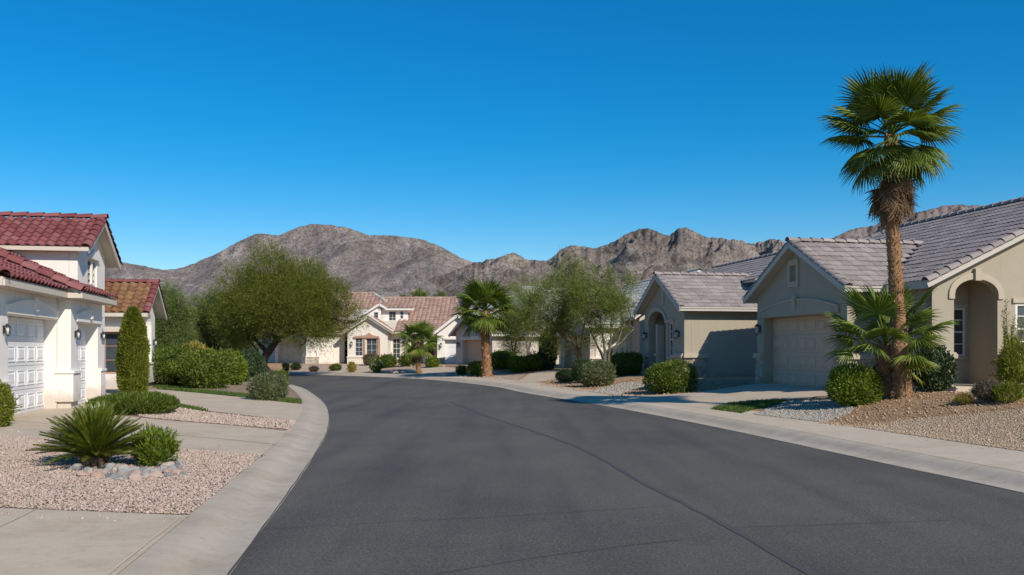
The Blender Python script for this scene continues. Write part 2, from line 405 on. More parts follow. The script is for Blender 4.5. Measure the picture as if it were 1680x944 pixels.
def np_mesh(name, V, F, smooth=False):
    """mesh from an N x 3 array and an M x k array of equal-sided faces"""
    V = np.ascontiguousarray(V, dtype=np.float32); F = np.ascontiguousarray(F, dtype=np.int32)
    me = bpy.data.meshes.new(name)
    k = F.shape[1]
    me.vertices.add(len(V)); me.vertices.foreach_set('co', V.ravel())
    me.loops.add(F.size); me.loops.foreach_set('vertex_index', F.ravel())
    me.polygons.add(len(F)); me.polygons.foreach_set('loop_start', np.arange(0, F.size, k, dtype=np.int32))
    if smooth:
        me.polygons.foreach_set('use_smooth', np.ones(len(F), dtype=bool))
    me.update(calc_edges=True)
    me.validate()
    return me

class MB:
    def __init__(self, off=(0, 0, 0)):
        self.v = []; self.f = []; self.off = Vector(off)
    def add(self, vs, fs):
        b = len(self.v)
        self.v += [tuple(Vector(p) - self.off) for p in vs]
        self.f += [tuple(i + b for i in f) for f in fs]
        return self
    def hexa(self, p):          # 4 bottom, 4 top
        return self.add(p, [(0, 3, 2, 1), (4, 5, 6, 7), (0, 1, 5, 4), (1, 2, 6, 5), (2, 3, 7, 6), (3, 0, 4, 7)])
    def box(self, x0, x1, y0, y1, z0, z1):
        return self.hexa([(x0, y0, z0), (x1, y0, z0), (x1, y1, z0), (x0, y1, z0), (x0, y0, z1), (x1, y0, z1), (x1, y1, z1), (x0, y1, z1)])
    def beam(self, p0, p1, w, h, up=(0, 0, 1)):
        p0 = Vector(p0); p1 = Vector(p1); d = (p1 - p0).normalized()
        side = d.cross(Vector(up)).normalized() * (w / 2); u = side.cross(d).normalized() * (h / 2)
        q = [p0 - side - u, p0 + side - u, p1 + side - u, p1 - side - u, p0 - side + u, p0 + side + u, p1 + side + u, p1 - side + u]
        return self.hexa(q)
    def slab(self, outer, holes, P, th):
        """plate with holes; P(h, z, depth) -> point, thickness th towards depth"""
        loops = [outer] + list(holes)
        flat = [p for lp in loops for p in lp]
        tris = tessellate_polygon([[Vector((a, b, 0)) for a, b in lp] for lp in loops])
        n = len(flat)
        vs = [P(a, b, 0.0) for a, b in flat] + [P(a, b, th) for a, b in flat]
        fs = [tuple(t) for t in tris] + [tuple(i + n for i in reversed(t)) for t in tris]
        b = 0
        for lp in loops:
            m = len(lp)
            for i in range(m):
                j = (i + 1) % m
                fs.append((b + i, b + j, b + j + n, b + i + n))
            b += m
        return self.add(vs, fs)
    def tube(self, pts, rad, seg=8, cap=True):
        pts = [Vector(p) for p in pts]
        n = len(pts)
        if not hasattr(rad, '__len__'):
            rad = [rad] * n
        vs = []; fs = []
        ref = Vector((0.31, 0.17, 0.93)) if n < 2 or abs((pts[1] - pts[0]).normalized().z) < 0.9 else Vector((1, 0.2, 0))
        for i, p in enumerate(pts):
            d = (pts[min(i + 1, n - 1)] - pts[max(i - 1, 0)]).normalized()
            a = d.cross(ref).normalized(); b = d.cross(a).normalized()
            for k in range(seg):
                t = 2 * math.pi * k / seg
                vs.append(p + (a * math.cos(t) + b * math.sin(t)) * rad[i])
        for i in range(n - 1):
            for k in range(seg):
                k2 = (k + 1) % seg
                fs.append((i * seg + k, i * seg + k2, (i + 1) * seg + k2, (i + 1) * seg + k))
        if cap:
            fs.append(tuple(range(seg - 1, -1, -1))); fs.append(tuple((n - 1) * seg + k for k in range(seg)))
        return self.add(vs, fs)
    def mesh(self, name, smooth=False, bevel=0.0):
        me = bpy.data.meshes.new(name)
        me.from_pydata(self.v, [], self.f)
        bm = bmesh.new(); bm.from_mesh(me)
        bmesh.ops.recalc_face_normals(bm, faces=bm.faces)
        if bevel:
            bmesh.ops.bevel(bm, geom=list(bm.edges), offset=bevel, segments=1, affect='EDGES')
        if smooth:
            for f in bm.faces:
                f.smooth = len(f.verts) <= 4
        bm.to_mesh(me); bm.free()
        return me

def obj(name, me, mat, parent=None):
    o = bpy.data.objects.new(name, me)
    if mat is not None and not me.materials:
        me.materials.append(mat)
    return link(o, parent)

def tag(o, label=None, cat=None, group=None, kind=None):
    for k, v in (('label', label), ('category', cat), ('group', group), ('kind', kind)):
        if v:
            o[k] = v
    return o

def empty(name, loc, rotz=0.0, label=None, cat=None, group=None):
    o = bpy.data.objects.new(name, None)
    o.empty_display_size = 0.3
    o.location = loc
    o.rotation_euler = (0, 0, rotz)
    link(o)
    return tag(o, label, cat, group)

# street frame: s across the street (right), t along it (away from the camera)
TH = R(11.13)
NX, NY = math.cos(TH), math.sin(TH)
def ST(s, t):
    return (NX * s - NY * t, NY * s + NX * t)

# ------------------------------------------------------------------ street lines and terrain
def catmull(pts, step=0.5):
    P = [np.array(p, float) for p in pts]
    P = [2 * P[0] - P[1]] + P + [2 * P[-1] - P[-2]]
    out = []
    for i in range(1, len(P) - 2):
        n = max(2, int(np.linalg.norm(P[i + 1] - P[i]) / step))
        for k in range(n):
            t = k / n
            a, b, c, d = P[i - 1], P[i], P[i + 1], P[i + 2]
            out.append(0.5 * ((2 * b) + (-a + c) * t + (2 * a - 5 * b + 4 * c - d) * t * t + (-a + 3 * b - 3 * c + d) * t ** 3))
    out.append(P[-2])
    out = np.array(out)
    for _ in range(6):                      # ease the wobble of hand-measured points
        out[1:-1] = 0.25 * out[:-2] + 0.5 * out[1:-1] + 0.25 * out[2:]
    return out

EDGE_L = catmull([(0.4, -18), (-0.4, -8), (-1.15, 0.0), (-2.03, 6.5), (-2.50, 10.1), (-2.95, 13.4), (-3.55, 17.4), (-4.25, 21.2), (-5.45, 26.7), (-7.15, 33.0), (-9.4, 40.3), (-12.4, 47.0), (-16.5, 52.0), (-22, 55.5), (-30, 58.0), (-45, 60.5), (-80, 63)])
EDGE_R = catmull([(11.6, -18), (9.3, -8), (7.55, 0.0), (5.75, 10.2), (5.20, 13.3), (4.35, 18.4), (3.15, 24.3), (1.95, 29.0), (0.35, 34.8), (-0.55, 39.5), (-2.2, 44.5), (-4.6, 50.0), (-8.6, 55.6), (-15.2, 61.6), (-22, 65.5), (-30, 68.5), (-45, 71), (-80, 74)])

def poly_dist(P, X, Y):
    """signed distance of points to a polyline (positive on its right hand side)"""
    X = np.asarray(X, float).ravel(); Y = np.asarray(Y, float).ravel()
    best = np.full(X.shape, 1e18); sg = np.ones_like(best)
    A = P[:-1]; D = P[1:] - P[:-1]; LL = (D ** 2).sum(1)
    if len(X) < 400:
        t = np.clip(((X[:, None] - A[:, 0]) * D[:, 0] + (Y[:, None] - A[:, 1]) * D[:, 1]) / LL, 0, 1)
        ex = X[:, None] - (A[:, 0] + t * D[:, 0]); ey = Y[:, None] - (A[:, 1] + t * D[:, 1])
        q = ex * ex + ey * ey; i = q.argmin(1); r = np.arange(len(X))
        cr = D[i, 0] * ey[r, i] - D[i, 1] * ex[r, i]
        return np.sqrt(q[r, i]) * np.where(cr < 0, 1.0, -1.0)
    for a, d, ll in zip(A, D, LL):
        t = np.clip(((X - a[0]) * d[0] + (Y - a[1]) * d[1]) / ll, 0, 1)
        ex = X - (a[0] + t * d[0]); ey = Y - (a[1] + t * d[1])
        q = ex * ex + ey * ey
        m = q < best
        best = np.where(m, q, best)
        cr = d[0] * ey - d[1] * ex
        sg = np.where(m, np.where(cr < 0, 1.0, -1.0), sg)
    return np.sqrt(best) * sg

KERB_W = 0.66
def smooth01(x):
    x = np.clip(x, 0, 1); return x * x * (3 - 2 * x)
MOUNDS = [(9.2, 20.6, 1.6, 0.13), (11.0, 19.0, 1.8, 0.10), (-8.6, 12.6, 2.0, 0.05), (5.2, 27.6, 1.0, 0.06), (-1.5, 55.0, 2.2, 0.12)]
def Hd(X, Y):
    shp = np.shape(X)
    X = np.asarray(X, float).ravel(); Y = np.asarray(Y, float).ravel()
    z = np.full(X.shape, 0.5)
    near = (np.abs(X) < 95) & (Y < 110) & (Y > -30)
    x = X[near]; y = Y[near]
    dl = -poly_dist(EDGE_L, x, y); dr = poly_dist(EDGE_R, x, y)
    kerb = lambda d: np.where(d < 0.52, -0.07 + 0.10 * np.clip(d / KERB_W, 0, 1), 0.100)
    hl = kerb(dl) + 0.13 * smooth01((dl - 0.7) / 5.5)
    hr = kerb(dr) + 0.03 * smooth01((dr - 0.7) / 1.5) + 0.40 * smooth01((dr - 2.0) / 4.6)
    h = np.where(dl > 0, hl, np.where(dr > 0, hr, -0.07))
    for mx, my, mr, mh in MOUNDS:
        h = h + np.where((dr > 2.2) | (dl > 1.0), mh * np.exp(-((x - mx) ** 2 + (y - my) ** 2) / (mr * mr)), 0)
    z[near] = h
    return z.reshape(shp)
def H(x, y):
    return float(Hd(np.array([x]), np.array([y]))[0])
def spot(px, py):
    """ground point seen at a place of the photograph"""
    z = 0.15
    for _ in range(14):
        Yd = (CAM_H - z) * FPX / (py - CY)
        X = (px - CX) / FPX * Yd
        z = 0.5 * z + 0.5 * H(X, Yd)
    return Vector((X, Yd, H(X, Yd)))
def at(px, py, Yd):
    return Vector(((px - CX) / FPX * Yd, Yd, CAM_H + (CY - py) / FPX * Yd))

def drape(name, poly, off, step, mat, label=None, cat=None, kind='structure', flat=None, parent=None):
    bm = bmesh.new()
    bm.faces.new([bm.verts.new((p[0], p[1], 0)) for p in poly])
    for ax in (0, 1):
        lo = min(p[ax] for p in poly); hi = max(p[ax] for p in poly)
        g = math.ceil(lo / step) * step
        while g < hi:
            co = [0, 0, 0]; co[ax] = g; no = [0, 0, 0]; no[ax] = 1
            bmesh.ops.bisect_plane(bm, geom=list(bm.verts) + list(bm.edges) + list(bm.faces), plane_co=co, plane_no=no, dist=1e-5)
            g += step
    bm.verts.ensure_lookup_table()
    xy = np.array([v.co[:2] for v in bm.verts])
    z = np.full(len(xy), flat) if flat is not None else Hd(xy[:, 0], xy[:, 1]) + off
    for v, zz in zip(bm.verts, z):
        v.co.z = zz
    bmesh.ops.triangulate(bm, faces=[f for f in bm.faces if len(f.verts) > 4])
    for f in bm.faces:
        if f.normal.z < 0:
            f.normal_flip()
        f.smooth = True
    me = bpy.data.meshes.new(name); bm.to_mesh(me); bm.free()
    return tag(obj(name, me, mat, parent), label, cat, None, kind)

def normals2(P):
    T = np.gradient(P, axis=0); T /= np.linalg.norm(T, axis=1)[:, None]
    return np.stack([T[:, 1], -T[:, 0]], 1)          # right hand side

def arclen(P):
    return np.concatenate([[0], np.cumsum(np.linalg.norm(np.diff(P, axis=0), axis=1))])

def along(P, N, A, a):
    i = np.clip(np.searchsorted(A, a) - 1, 0, len(A) - 2)
    t = ((a - A[i]) / (A[i + 1] - A[i]))[:, None]
    return P[i] * (1 - t) + P[i + 1] * t, N[i] * (1 - t) + N[i + 1] * t

def sweep_piece(P, N, A, a0, a1, prof, sign, step=0.5, caps=True):
    a = np.linspace(a0, a1, max(2, int((a1 - a0) / step) + 1))
    p, n = along(P, N, A, a)
    V = []; F = []
    m = len(prof)
    for pp, nn in zip(p, n):
        for d, z in prof:
            V.append((pp[0] + nn[0] * d * sign, pp[1] + nn[1] * d * sign, z))
    for i in range(len(a) - 1):
        for j in range(m - 1):
            F.append((i * m + j, (i + 1) * m + j, (i + 1) * m + j + 1, i * m + j + 1))
    if caps:
        F.append(tuple(range(m))); F.append(tuple((len(a) - 1) * m + j for j in range(m - 1, -1, -1)))
    return V, F

# ground: one sheet to the horizon
def ground_sheet():
    ax = np.concatenate([-np.geomspace(3200, 44, 18), np.arange(-40, 41, 0.8), np.geomspace(44, 3200, 18)])
    ay = np.concatenate([[-400, -120, -60, -40], np.arange(-30, 92, 0.8), np.geomspace(95, 4200, 26)])
    X, Y = np.meshgrid(ax, ay)
    dl = -poly_dist(EDGE_L, X, Y).reshape(X.shape); dr = poly_dist(EDGE_R, X, Y).reshape(X.shape)
    Z = Hd(X, Y) - 0.05
    Z = np.where((dl < 1.7) & (dr < 1.7), -0.25, Z)
    nx = len(ax)
    V = np.stack([X.ravel(), Y.ravel(), Z.ravel()], 1)
    i, j = np.meshgrid(np.arange(len(ay) - 1), np.arange(nx - 1), indexing='ij')
    q = (i * nx + j).ravel()
    F = np.stack([q, q + 1, q + 1 + nx, q + nx], 1)
    tag(obj('ground', np_mesh('ground', V, F, True), M['desert']), None, None, None, 'structure')
ground_sheet()

# road
road_poly = [tuple(p) for p in EDGE_L] + [tuple(p) for p in EDGE_R[::-1]]
drape('road', road_poly, 0, 3.0, M['asphalt'], flat=0.0)

# rolled kerbs cast in lengths, with open joints between
KERB_PROF = [(-0.02, -0.15), (-0.02, 0.004), (0.10, 0.002), (0.19, 0.005), (0.26, 0.015), (0.33, 0.038), (0.40, 0.068), (0.47, 0.090), (0.55, 0.102), (KERB_W, 0.107), (KERB_W, -0.15)]
def kerb_run(P, sign, a_first, a_last, name_root, label):
    N = normals2(P); A = arclen(P)
    root = tag(empty('kerb', (P[40][0], P[40][1], 0)), None, None, None, 'structure')
    base = root.location
    a = a_first
    while a < a_last:
        ln = 4.6
        mb = MB(base); a1 = min(a + ln - 0.012, A[-1] - 0.01)
        for pr in (KERB_PROF[1:-1], KERB_PROF[:2], KERB_PROF[-2:]):         # rolled top, then the two upright sides
            mb.add(*sweep_piece(P, N, A, a, a1, pr, sign, 0.25, False))
        V, F = sweep_piece(P, N, A, a, a1, KERB_PROF, sign, 99)
        m_ = len(KERB_PROF); mb.add(V[:m_], [tuple(range(m_))]); mb.add(V[-m_:], [tuple(range(m_ - 1, -1, -1))])
        obj('kerb_segment', mb.mesh('kerb_segment', True), M['kerb'], root)
        a += ln
    return root
kerb_run(EDGE_L, -1, 6.0, 92.0, 'kerb', '')
kerb_run(EDGE_R, 1, 12.0, 112.0, 'kerb', '')
def sidewalk():
    P = EDGE_R; N = normals2(P); A = arclen(P)
    root = tag(empty('sidewalk', (P[60][0], P[60][1], 0)), None, None, None, 'structure')
    base = root.location
    prof = [(KERB_W + 0.016, -0.1), (KERB_W + 0.016, 0.108), (1.4, 0.124), (2.18, 0.139), (2.18, -0.1)]
    a = 14.0
    while a < 104:
        V, F = sweep_piece(P, N, A, a, a + 1.515, prof, 1)
        mb = MB(base); mb.add(V, F)
        obj('paving_slab', mb.mesh('paving_slab'), M['concrete'], root)
        a += 1.525
sidewalk()
# ------------------------------------------------------------------ yards, drives and lawns (sheets on the terrain)
def kerb_back(P, sign, y0, y1, d, n=14):
    """points beside a street line at offset d, for Y between y0 and y1"""
    N = normals2(P); q = P + N * d * sign
    i0 = int(np.argmin(np.abs(P[:200, 1] - y0) + 100 * (np.arange(len(P[:200])) < 0)))
    i1 = int(np.argmin(np.abs(P[:200, 1] - y1)))
    idx = np.linspace(i0, i1, n).astype(int)
    return [tuple(q[i]) for i in idx]
def S(*pts):
    return [tuple(spot(*p)[:2]) for p in pts]

yard_l = kerb_back(EDGE_L, -1, 2.0, 28.5, 0.64, 40) + [(-14, 29.5), (-30, 31), (-30, 2)]
drape('gravel_yard', yard_l, 0.0, 0.4, M['pink_gravel'])
yard_l2 = kerb_back(EDGE_L, -1, 28.5, 52.0, 0.64, 40) + [(-45, 58), (-48, 31), (-30, 31), (-14, 29.5)]
drape('garden_soil', yard_l2, 0.0, 0.4, M['desert'])
yard_r = [(q[0], q[1]) for q in (EDGE_R + normals2(EDGE_R) * 2.12)[18:190:3]]
yard_r = yard_r + [(-60, 110), (60, 110), (60, yard_r[0][1])]
drape('garden_soil', yard_r, 0.0, 0.5, M['soil'])

drive1 = S((-340, 824), (0, 836), (160, 842), (312, 848)) + kerb_back(EDGE_L, -1, 8.15, 2.2, 0.645, 8) + [(-9, 2.2)]
drape('driveway', drive1, 0.014, 0.4, M['drive_grey'])
drive2 = S((-150, 706), (0, 715), (150, 727), (300, 738), (436, 748)) + kerb_back(EDGE_L, -1, 12.9, 17.0, 0.645, 6) + S((380, 699), (285, 692), (180, 682)) + [ST(-5.75, 23.8), ST(-5.8, 25.6), ST(-6.5, 25.6), ST(-6.6, 19.2), ST(-6.0, 18.6)]
drape('driveway', drive2, 0.014, 0.4, M['drive_grey'])
drive3 = S((258, 640), (330, 646), (400, 653), (495, 664)) + kerb_back(EDGE_L, -1, 25.0, 19.4, 0.645, 6) + S((400, 682), (330, 674), (285, 665), (235, 655), (160, 652), (160, 644))
drape('driveway', drive3, 0.014, 0.4, M['drive_grey'])
lawn_polys = {
    'lawn': S((256, 638.5), (300, 639), (345, 642), (420, 649), (494, 657), (494, 663.5), (400, 652.5), (330, 645.5)),
    'lawn.001': S((284, 664), (300, 666), (336, 673), (342, 675), (326, 675), (296, 671)),
    'lawn.002': S((1166, 672), (1196, 663), (1240, 658.5), (1292, 657), (1275, 664), (1240, 672), (1216, 679)),
    'lawn.003': S((250, 633.5), (300, 634.5), (372, 636), (372, 638), (300, 637), (252, 636)),
}
drive_h1 = [ST(13.9, 27.35), ST(13.9, 22.75)] + S((1385, 648), (1290, 656.5), (1196, 662.5), (1163, 672)) + S((1085, 663), (1010, 654), (1060, 649.5), (1140, 645))
drape('driveway', drive_h1, 0.014, 0.5, M['drive_grey'])
drive_f = S((838, 629), (880, 627.5), (930, 619), (962, 611), (900, 608.5), (868, 614))
drape('driveway', drive_f, 0.014, 0.5, M['drive_grey'])
drive_d = S((676, 619), (742, 612.5), (752, 604), (712, 602), (700, 607), (650, 613))
drape('driveway', drive_d, 0.014, 0.5, M['drive_grey'])
drive_c = S((505, 612.3), (560, 613.4), (600, 612), (616, 604), (560, 603), (540, 607), (470, 609))
drape('driveway', drive_c, 0.014, 0.5, M['drive_grey'])
tan_poly = S((1400, 701), (1470, 691), (1560, 683), (1680, 673), (1900, 664)) + [(18, 13)] + [(q[0], q[1]) for q in (EDGE_R + normals2(EDGE_R) * 2.14)[[30, 40, 46, 52, 56, 60]]] + S((1440, 707))
drape('gravel_yard', tan_poly, 0.012, 0.5, M['tan_gravel'])
white_poly = S((1236, 681), (1300, 688), (1345, 693.5), (1385, 684), (1402, 672), (1375, 657), (1300, 658.5), (1262, 670))
drape('gravel_yard', white_poly, 0.012, 0.5, M['white_gravel'])
white_poly2 = S((966, 643), (1008, 649), (1040, 640), (1062, 633), (1064, 626.5), (1020, 629), (1000, 634))
drape('gravel_yard', white_poly2, 0.012, 0.5, M['white_gravel'])

def ribbon(name, pts, w, z, mat, kind='stuff', ground=False, jit=0.0, label=None):
    """narrow flat strip along ground points"""
    P = np.array([p[:2] for p in pts], float)
    P = catmull([tuple(p) for p in P], 0.35) if len(P) > 2 else np.linspace(P[0], P[1], max(2, int(np.linalg.norm(P[1] - P[0]) / 0.3)))
    N = normals2(P)
    if jit:
        P = P + N * (RNG.normal(0, jit, len(P)))[:, None]
    ww = w * (0.7 + 0.6 * RNG.random(len(P)))
    a = P + N * ww[:, None] / 2; b = P - N * ww[:, None] / 2
    V = np.empty((2 * len(P), 3)); V[0::2, :2] = a; V[1::2, :2] = b
    V[:, 2] = Hd(V[:, 0], V[:, 1]) + z if ground else z
    i = np.arange(len(P) - 1) * 2
    F = np.stack([i, i + 1, i + 3, i + 2], 1)
    return V, F
def ribbons(name, lines, mat, z, ground=False, jit=0.0):
    Vs = []; Fs = []; b = 0
    for pts, w in lines:
        V, F = ribbon(name, pts, w, z, mat, ground=ground, jit=jit)
        Vs.append(V); Fs.append(F + b); b += len(V)
    return tag(obj(name, np_mesh(name, np.concatenate(Vs), np.concatenate(Fs)), mat), None, None, None, 'stuff')
def RD(*pts):
    out = []
    for px, py in pts:
        Yd = CAM_H * FPX / (py - CY); out.append(((px - CX) / FPX * Yd, Yd))
    return out
ribbons('crack_sealant', [
    (RD((1420, 1010), (1338, 944), (1202, 869), (1104, 817), (1045, 788), (957, 737), (860, 703), (793, 681), (738, 659)), 0.070),
    (RD((432, 869), (649, 857), (860, 846), (1099, 830)), 0.010),
    (RD((1198, 866), (1400, 860), (1563, 854)), 0.010),
    (RD((711, 943), (860, 915), (1123, 886)), 0.012),
], M['seal'], 0.004, jit=0.010)
ribbons('edge_dirt_shade', [([tuple(q) for q in (EDGE_L - normals2(EDGE_L) * -0.012)[14:120:2]], 0.016), ([tuple(q) for q in (EDGE_R - normals2(EDGE_R) * 0.012)[20:150:2]], 0.014)], M['seal'], 0.0065, jit=0.004)  # dark line standing for dirt and shadow in the kerb joint, as colour
# tooled joints of the drives
ribbons('driveway_joint', [
    (kerb_back(EDGE_L, -1, 8.15, 3.0, 0.70, 14), 0.022),
    (kerb_back(EDGE_L, -1, 12.9, 17.0, 0.70, 10), 0.020),
    (S((0, 690), (120, 701), (262, 714), (350, 719), (452, 731)), 0.030),
    (S((20, 697), (60, 700), (160, 707)), 0.02),
    (S((0, 868), (40, 850), (60, 838.5)), 0.012),
    (kerb_back(EDGE_L, -1, 19.4, 25.0, 0.70, 12), 0.020),
], M['joint'], 0.022, ground=True)

# ------------------------------------------------------------------ loose stones and grass blades
def inside(poly, X, Y):
    P = np.array(poly); c = np.zeros(len(X), bool)
    x0, y0 = P[-1]
    for x1, y1 in P:
        m = ((y1 > Y) != (y0 > Y)) & (X < (x0 - x1) * (Y - y1) / (y0 - y1 + 1e-12) + x1)
        c ^= m; x0, y0 = x1, y1
    return c
OCT = np.array([(1, 0, 0), (0, 1, 0), (-1, 0, 0), (0, -1, 0), (0, 0, 1), (0, 0, -1)], float)
OCTF = np.array([(0, 1, 4), (1, 2, 4), (2, 3, 4), (3, 0, 4), (1, 0, 5), (2, 1, 5), (3, 2, 5), (0, 3, 5)])
def sample_poly(poly, n, excl=()):
    P = np.array(poly); lo = P.min(0); hi = P.max(0)
    X = RNG.uniform(lo[0], hi[0], n); Y = RNG.uniform(lo[1], hi[1], n)
    m = inside(poly, X, Y)
    for e in excl:
        m &= ~inside(e, X, Y)
    return X[m], Y[m]
def pebbles(name, poly, density, smin, smax, mat, excl=(), keep=None):
    P = np.array(poly); area = np.prod(P.max(0) - P.min(0))
    X, Y = sample_poly(poly, int(area * density), excl)
    if keep is not None:
        k = keep(X, Y); X, Y = X[k], Y[k]
    n = len(X)
    r = RNG.uniform(smin, smax, n) * np.clip(RNG.lognormal(-0.05, 0.3, n), 0.45, 2.1)
    sc = np.stack([r * RNG.uniform(0.8, 1.4, n), r * RNG.uniform(0.7, 1.1, n), r * RNG.uniform(0.45, 0.8, n)], 1)
    th = RNG.uniform(0, 2 * np.pi, n)
    V = OCT[None] * (1 + RNG.uniform(-0.3, 0.3, (n, 6, 1))) * sc[:, None, :]
    tl = RNG.uniform(-0.5, 0.5, n)
    x = V[..., 0]; z = V[..., 2]
    V[..., 0], V[..., 2] = x * np.cos(tl)[:, None] - z * np.sin(tl)[:, None], x * np.sin(tl)[:, None] + z * np.cos(tl)[:, None]
    x = V[..., 0].copy(); y = V[..., 1].copy()
    V[..., 0] = x * np.cos(th)[:, None] - y * np.sin(th)[:, None] + X[:, None]
    V[..., 1] = x * np.sin(th)[:, None] + y * np.cos(th)[:, None] + Y[:, None]
    V[..., 2] += (Hd(X, Y) + 0.012 + sc[:, 2] * 0.35)[:, None]
    F = OCTF[None] + (np.arange(n) * 6)[:, None, None]
    return tag(obj(name, np_mesh(name, V.reshape(-1, 3), F.reshape(-1, 3)), mat), None, None, None, 'stuff')
front_bed = S((-80, 700), (0, 711), (150, 724), (300, 735), (437, 746)) + kerb_back(EDGE_L, -1, 12.9, 8.15, 0.66, 8) + S((312, 846), (160, 841), (0, 834), (-80, 830))
pebbles('gravel', front_bed, 2700, 0.0055, 0.0145, M['stone_pink'], (drive1, drive2))
pebbles('gravel', S((-40, 837), (312, 848), (296, 864), (-40, 852)), 45, 0.006, 0.014, M['stone_pink'])
pebbles('gravel', S((0, 711), (440, 746), (446, 738), (0, 703)), 40, 0.007, 0.016, M['stone_pink'])
pebbles('gravel', S((1450, 712), (1690, 752), (1690, 742), (1440, 703)), 30, 0.007, 0.016, M['stone_tan'])
bed2 = S((283, 690), (380, 698), (479, 706)) + kerb_back(EDGE_L, -1, 17.0, 19.4, 0.66, 5) + S((400, 684), (330, 676), (286, 668), (200, 678), (165, 668), (240, 686))
pebbles('gravel', bed2, 700, 0.013, 0.025, M['stone_pink'], (drive2, drive3))
pebbles('gravel', tan_poly, 1500, 0.006, 0.016, M['stone_tan'], keep=lambda X, Y: (X / Y < 0.62) & (Y < 24))
pebbles('gravel', white_poly, 900, 0.012, 0.022, M['stone_white'])
pebbles('gravel', white_poly2, 260, 0.018, 0.03, M['stone_white'])
soil_bed = S((1345, 696), (1440, 706), (1500, 690), (1690, 671), (1690, 642), (1560, 640), (1440, 650), (1400, 672))
pebbles('soil_clods', soil_bed, 260, 0.006, 0.024, M['stone_soil'])
soil_bed2 = S((885, 633), (935, 640), (975, 646), (1010, 653), (1130, 646), (1225, 637), (1225, 630), (1060, 620), (900, 620))
pebbles('soil_clods', soil_bed2, 60, 0.010, 0.03, M['stone_soil'], (white_poly2, drive_h1))
far_poly = S((462, 611), (540, 612.3), (600, 613.5), (690, 617.5), (760, 623), (838, 628), (862, 614), (760, 603), (690, 601), (470, 600.5))
drape('gravel_yard', far_poly, 0.006, 0.5, M['far_gravel'])
far_bed = S((470, 611), (600, 611.5), (690, 613), (760, 619), (830, 627), (830, 610), (690, 602), (470, 602))
pebbles('soil_clods', far_bed, 14, 0.015, 0.045, M['stone_pink'], (drive_d, drive_c))

def grass(name, poly, density, hgt, mat):
    P = np.array(poly); area = np.prod(P.max(0) - P.min(0))
    X, Y = sample_poly(poly, int(area * density))
    n = len(X); th = RNG.uniform(0, np.pi, n); h = hgt * RNG.uniform(0.5, 1.2, n); w = h * 0.22
    z = Hd(X, Y)
    V = np.empty((n, 3, 3))
    V[:, 0] = np.stack([X - np.cos(th) * w, Y - np.sin(th) * w, z], 1)
    V[:, 1] = np.stack([X + np.cos(th) * w, Y + np.sin(th) * w, z], 1)
    V[:, 2] = np.stack([X + RNG.normal(0, 0.5, n) * h, Y + RNG.normal(0, 0.5, n) * h, z + h], 1)
    F = np.arange(3 * n).reshape(-1, 3)
    tag(obj(name, np_mesh(name, V.reshape(-1, 3), F), mat), None, None, None, 'stuff')
for nm, pl in lawn_polys.items():
    drape('lawn', pl, 0.010, 0.5, M['grass'])
    a = np.array(pl); d = 1300 if a[:, 1].mean() < 26 else 900
    grass('grass', pl, d, 0.07, M['grass'])

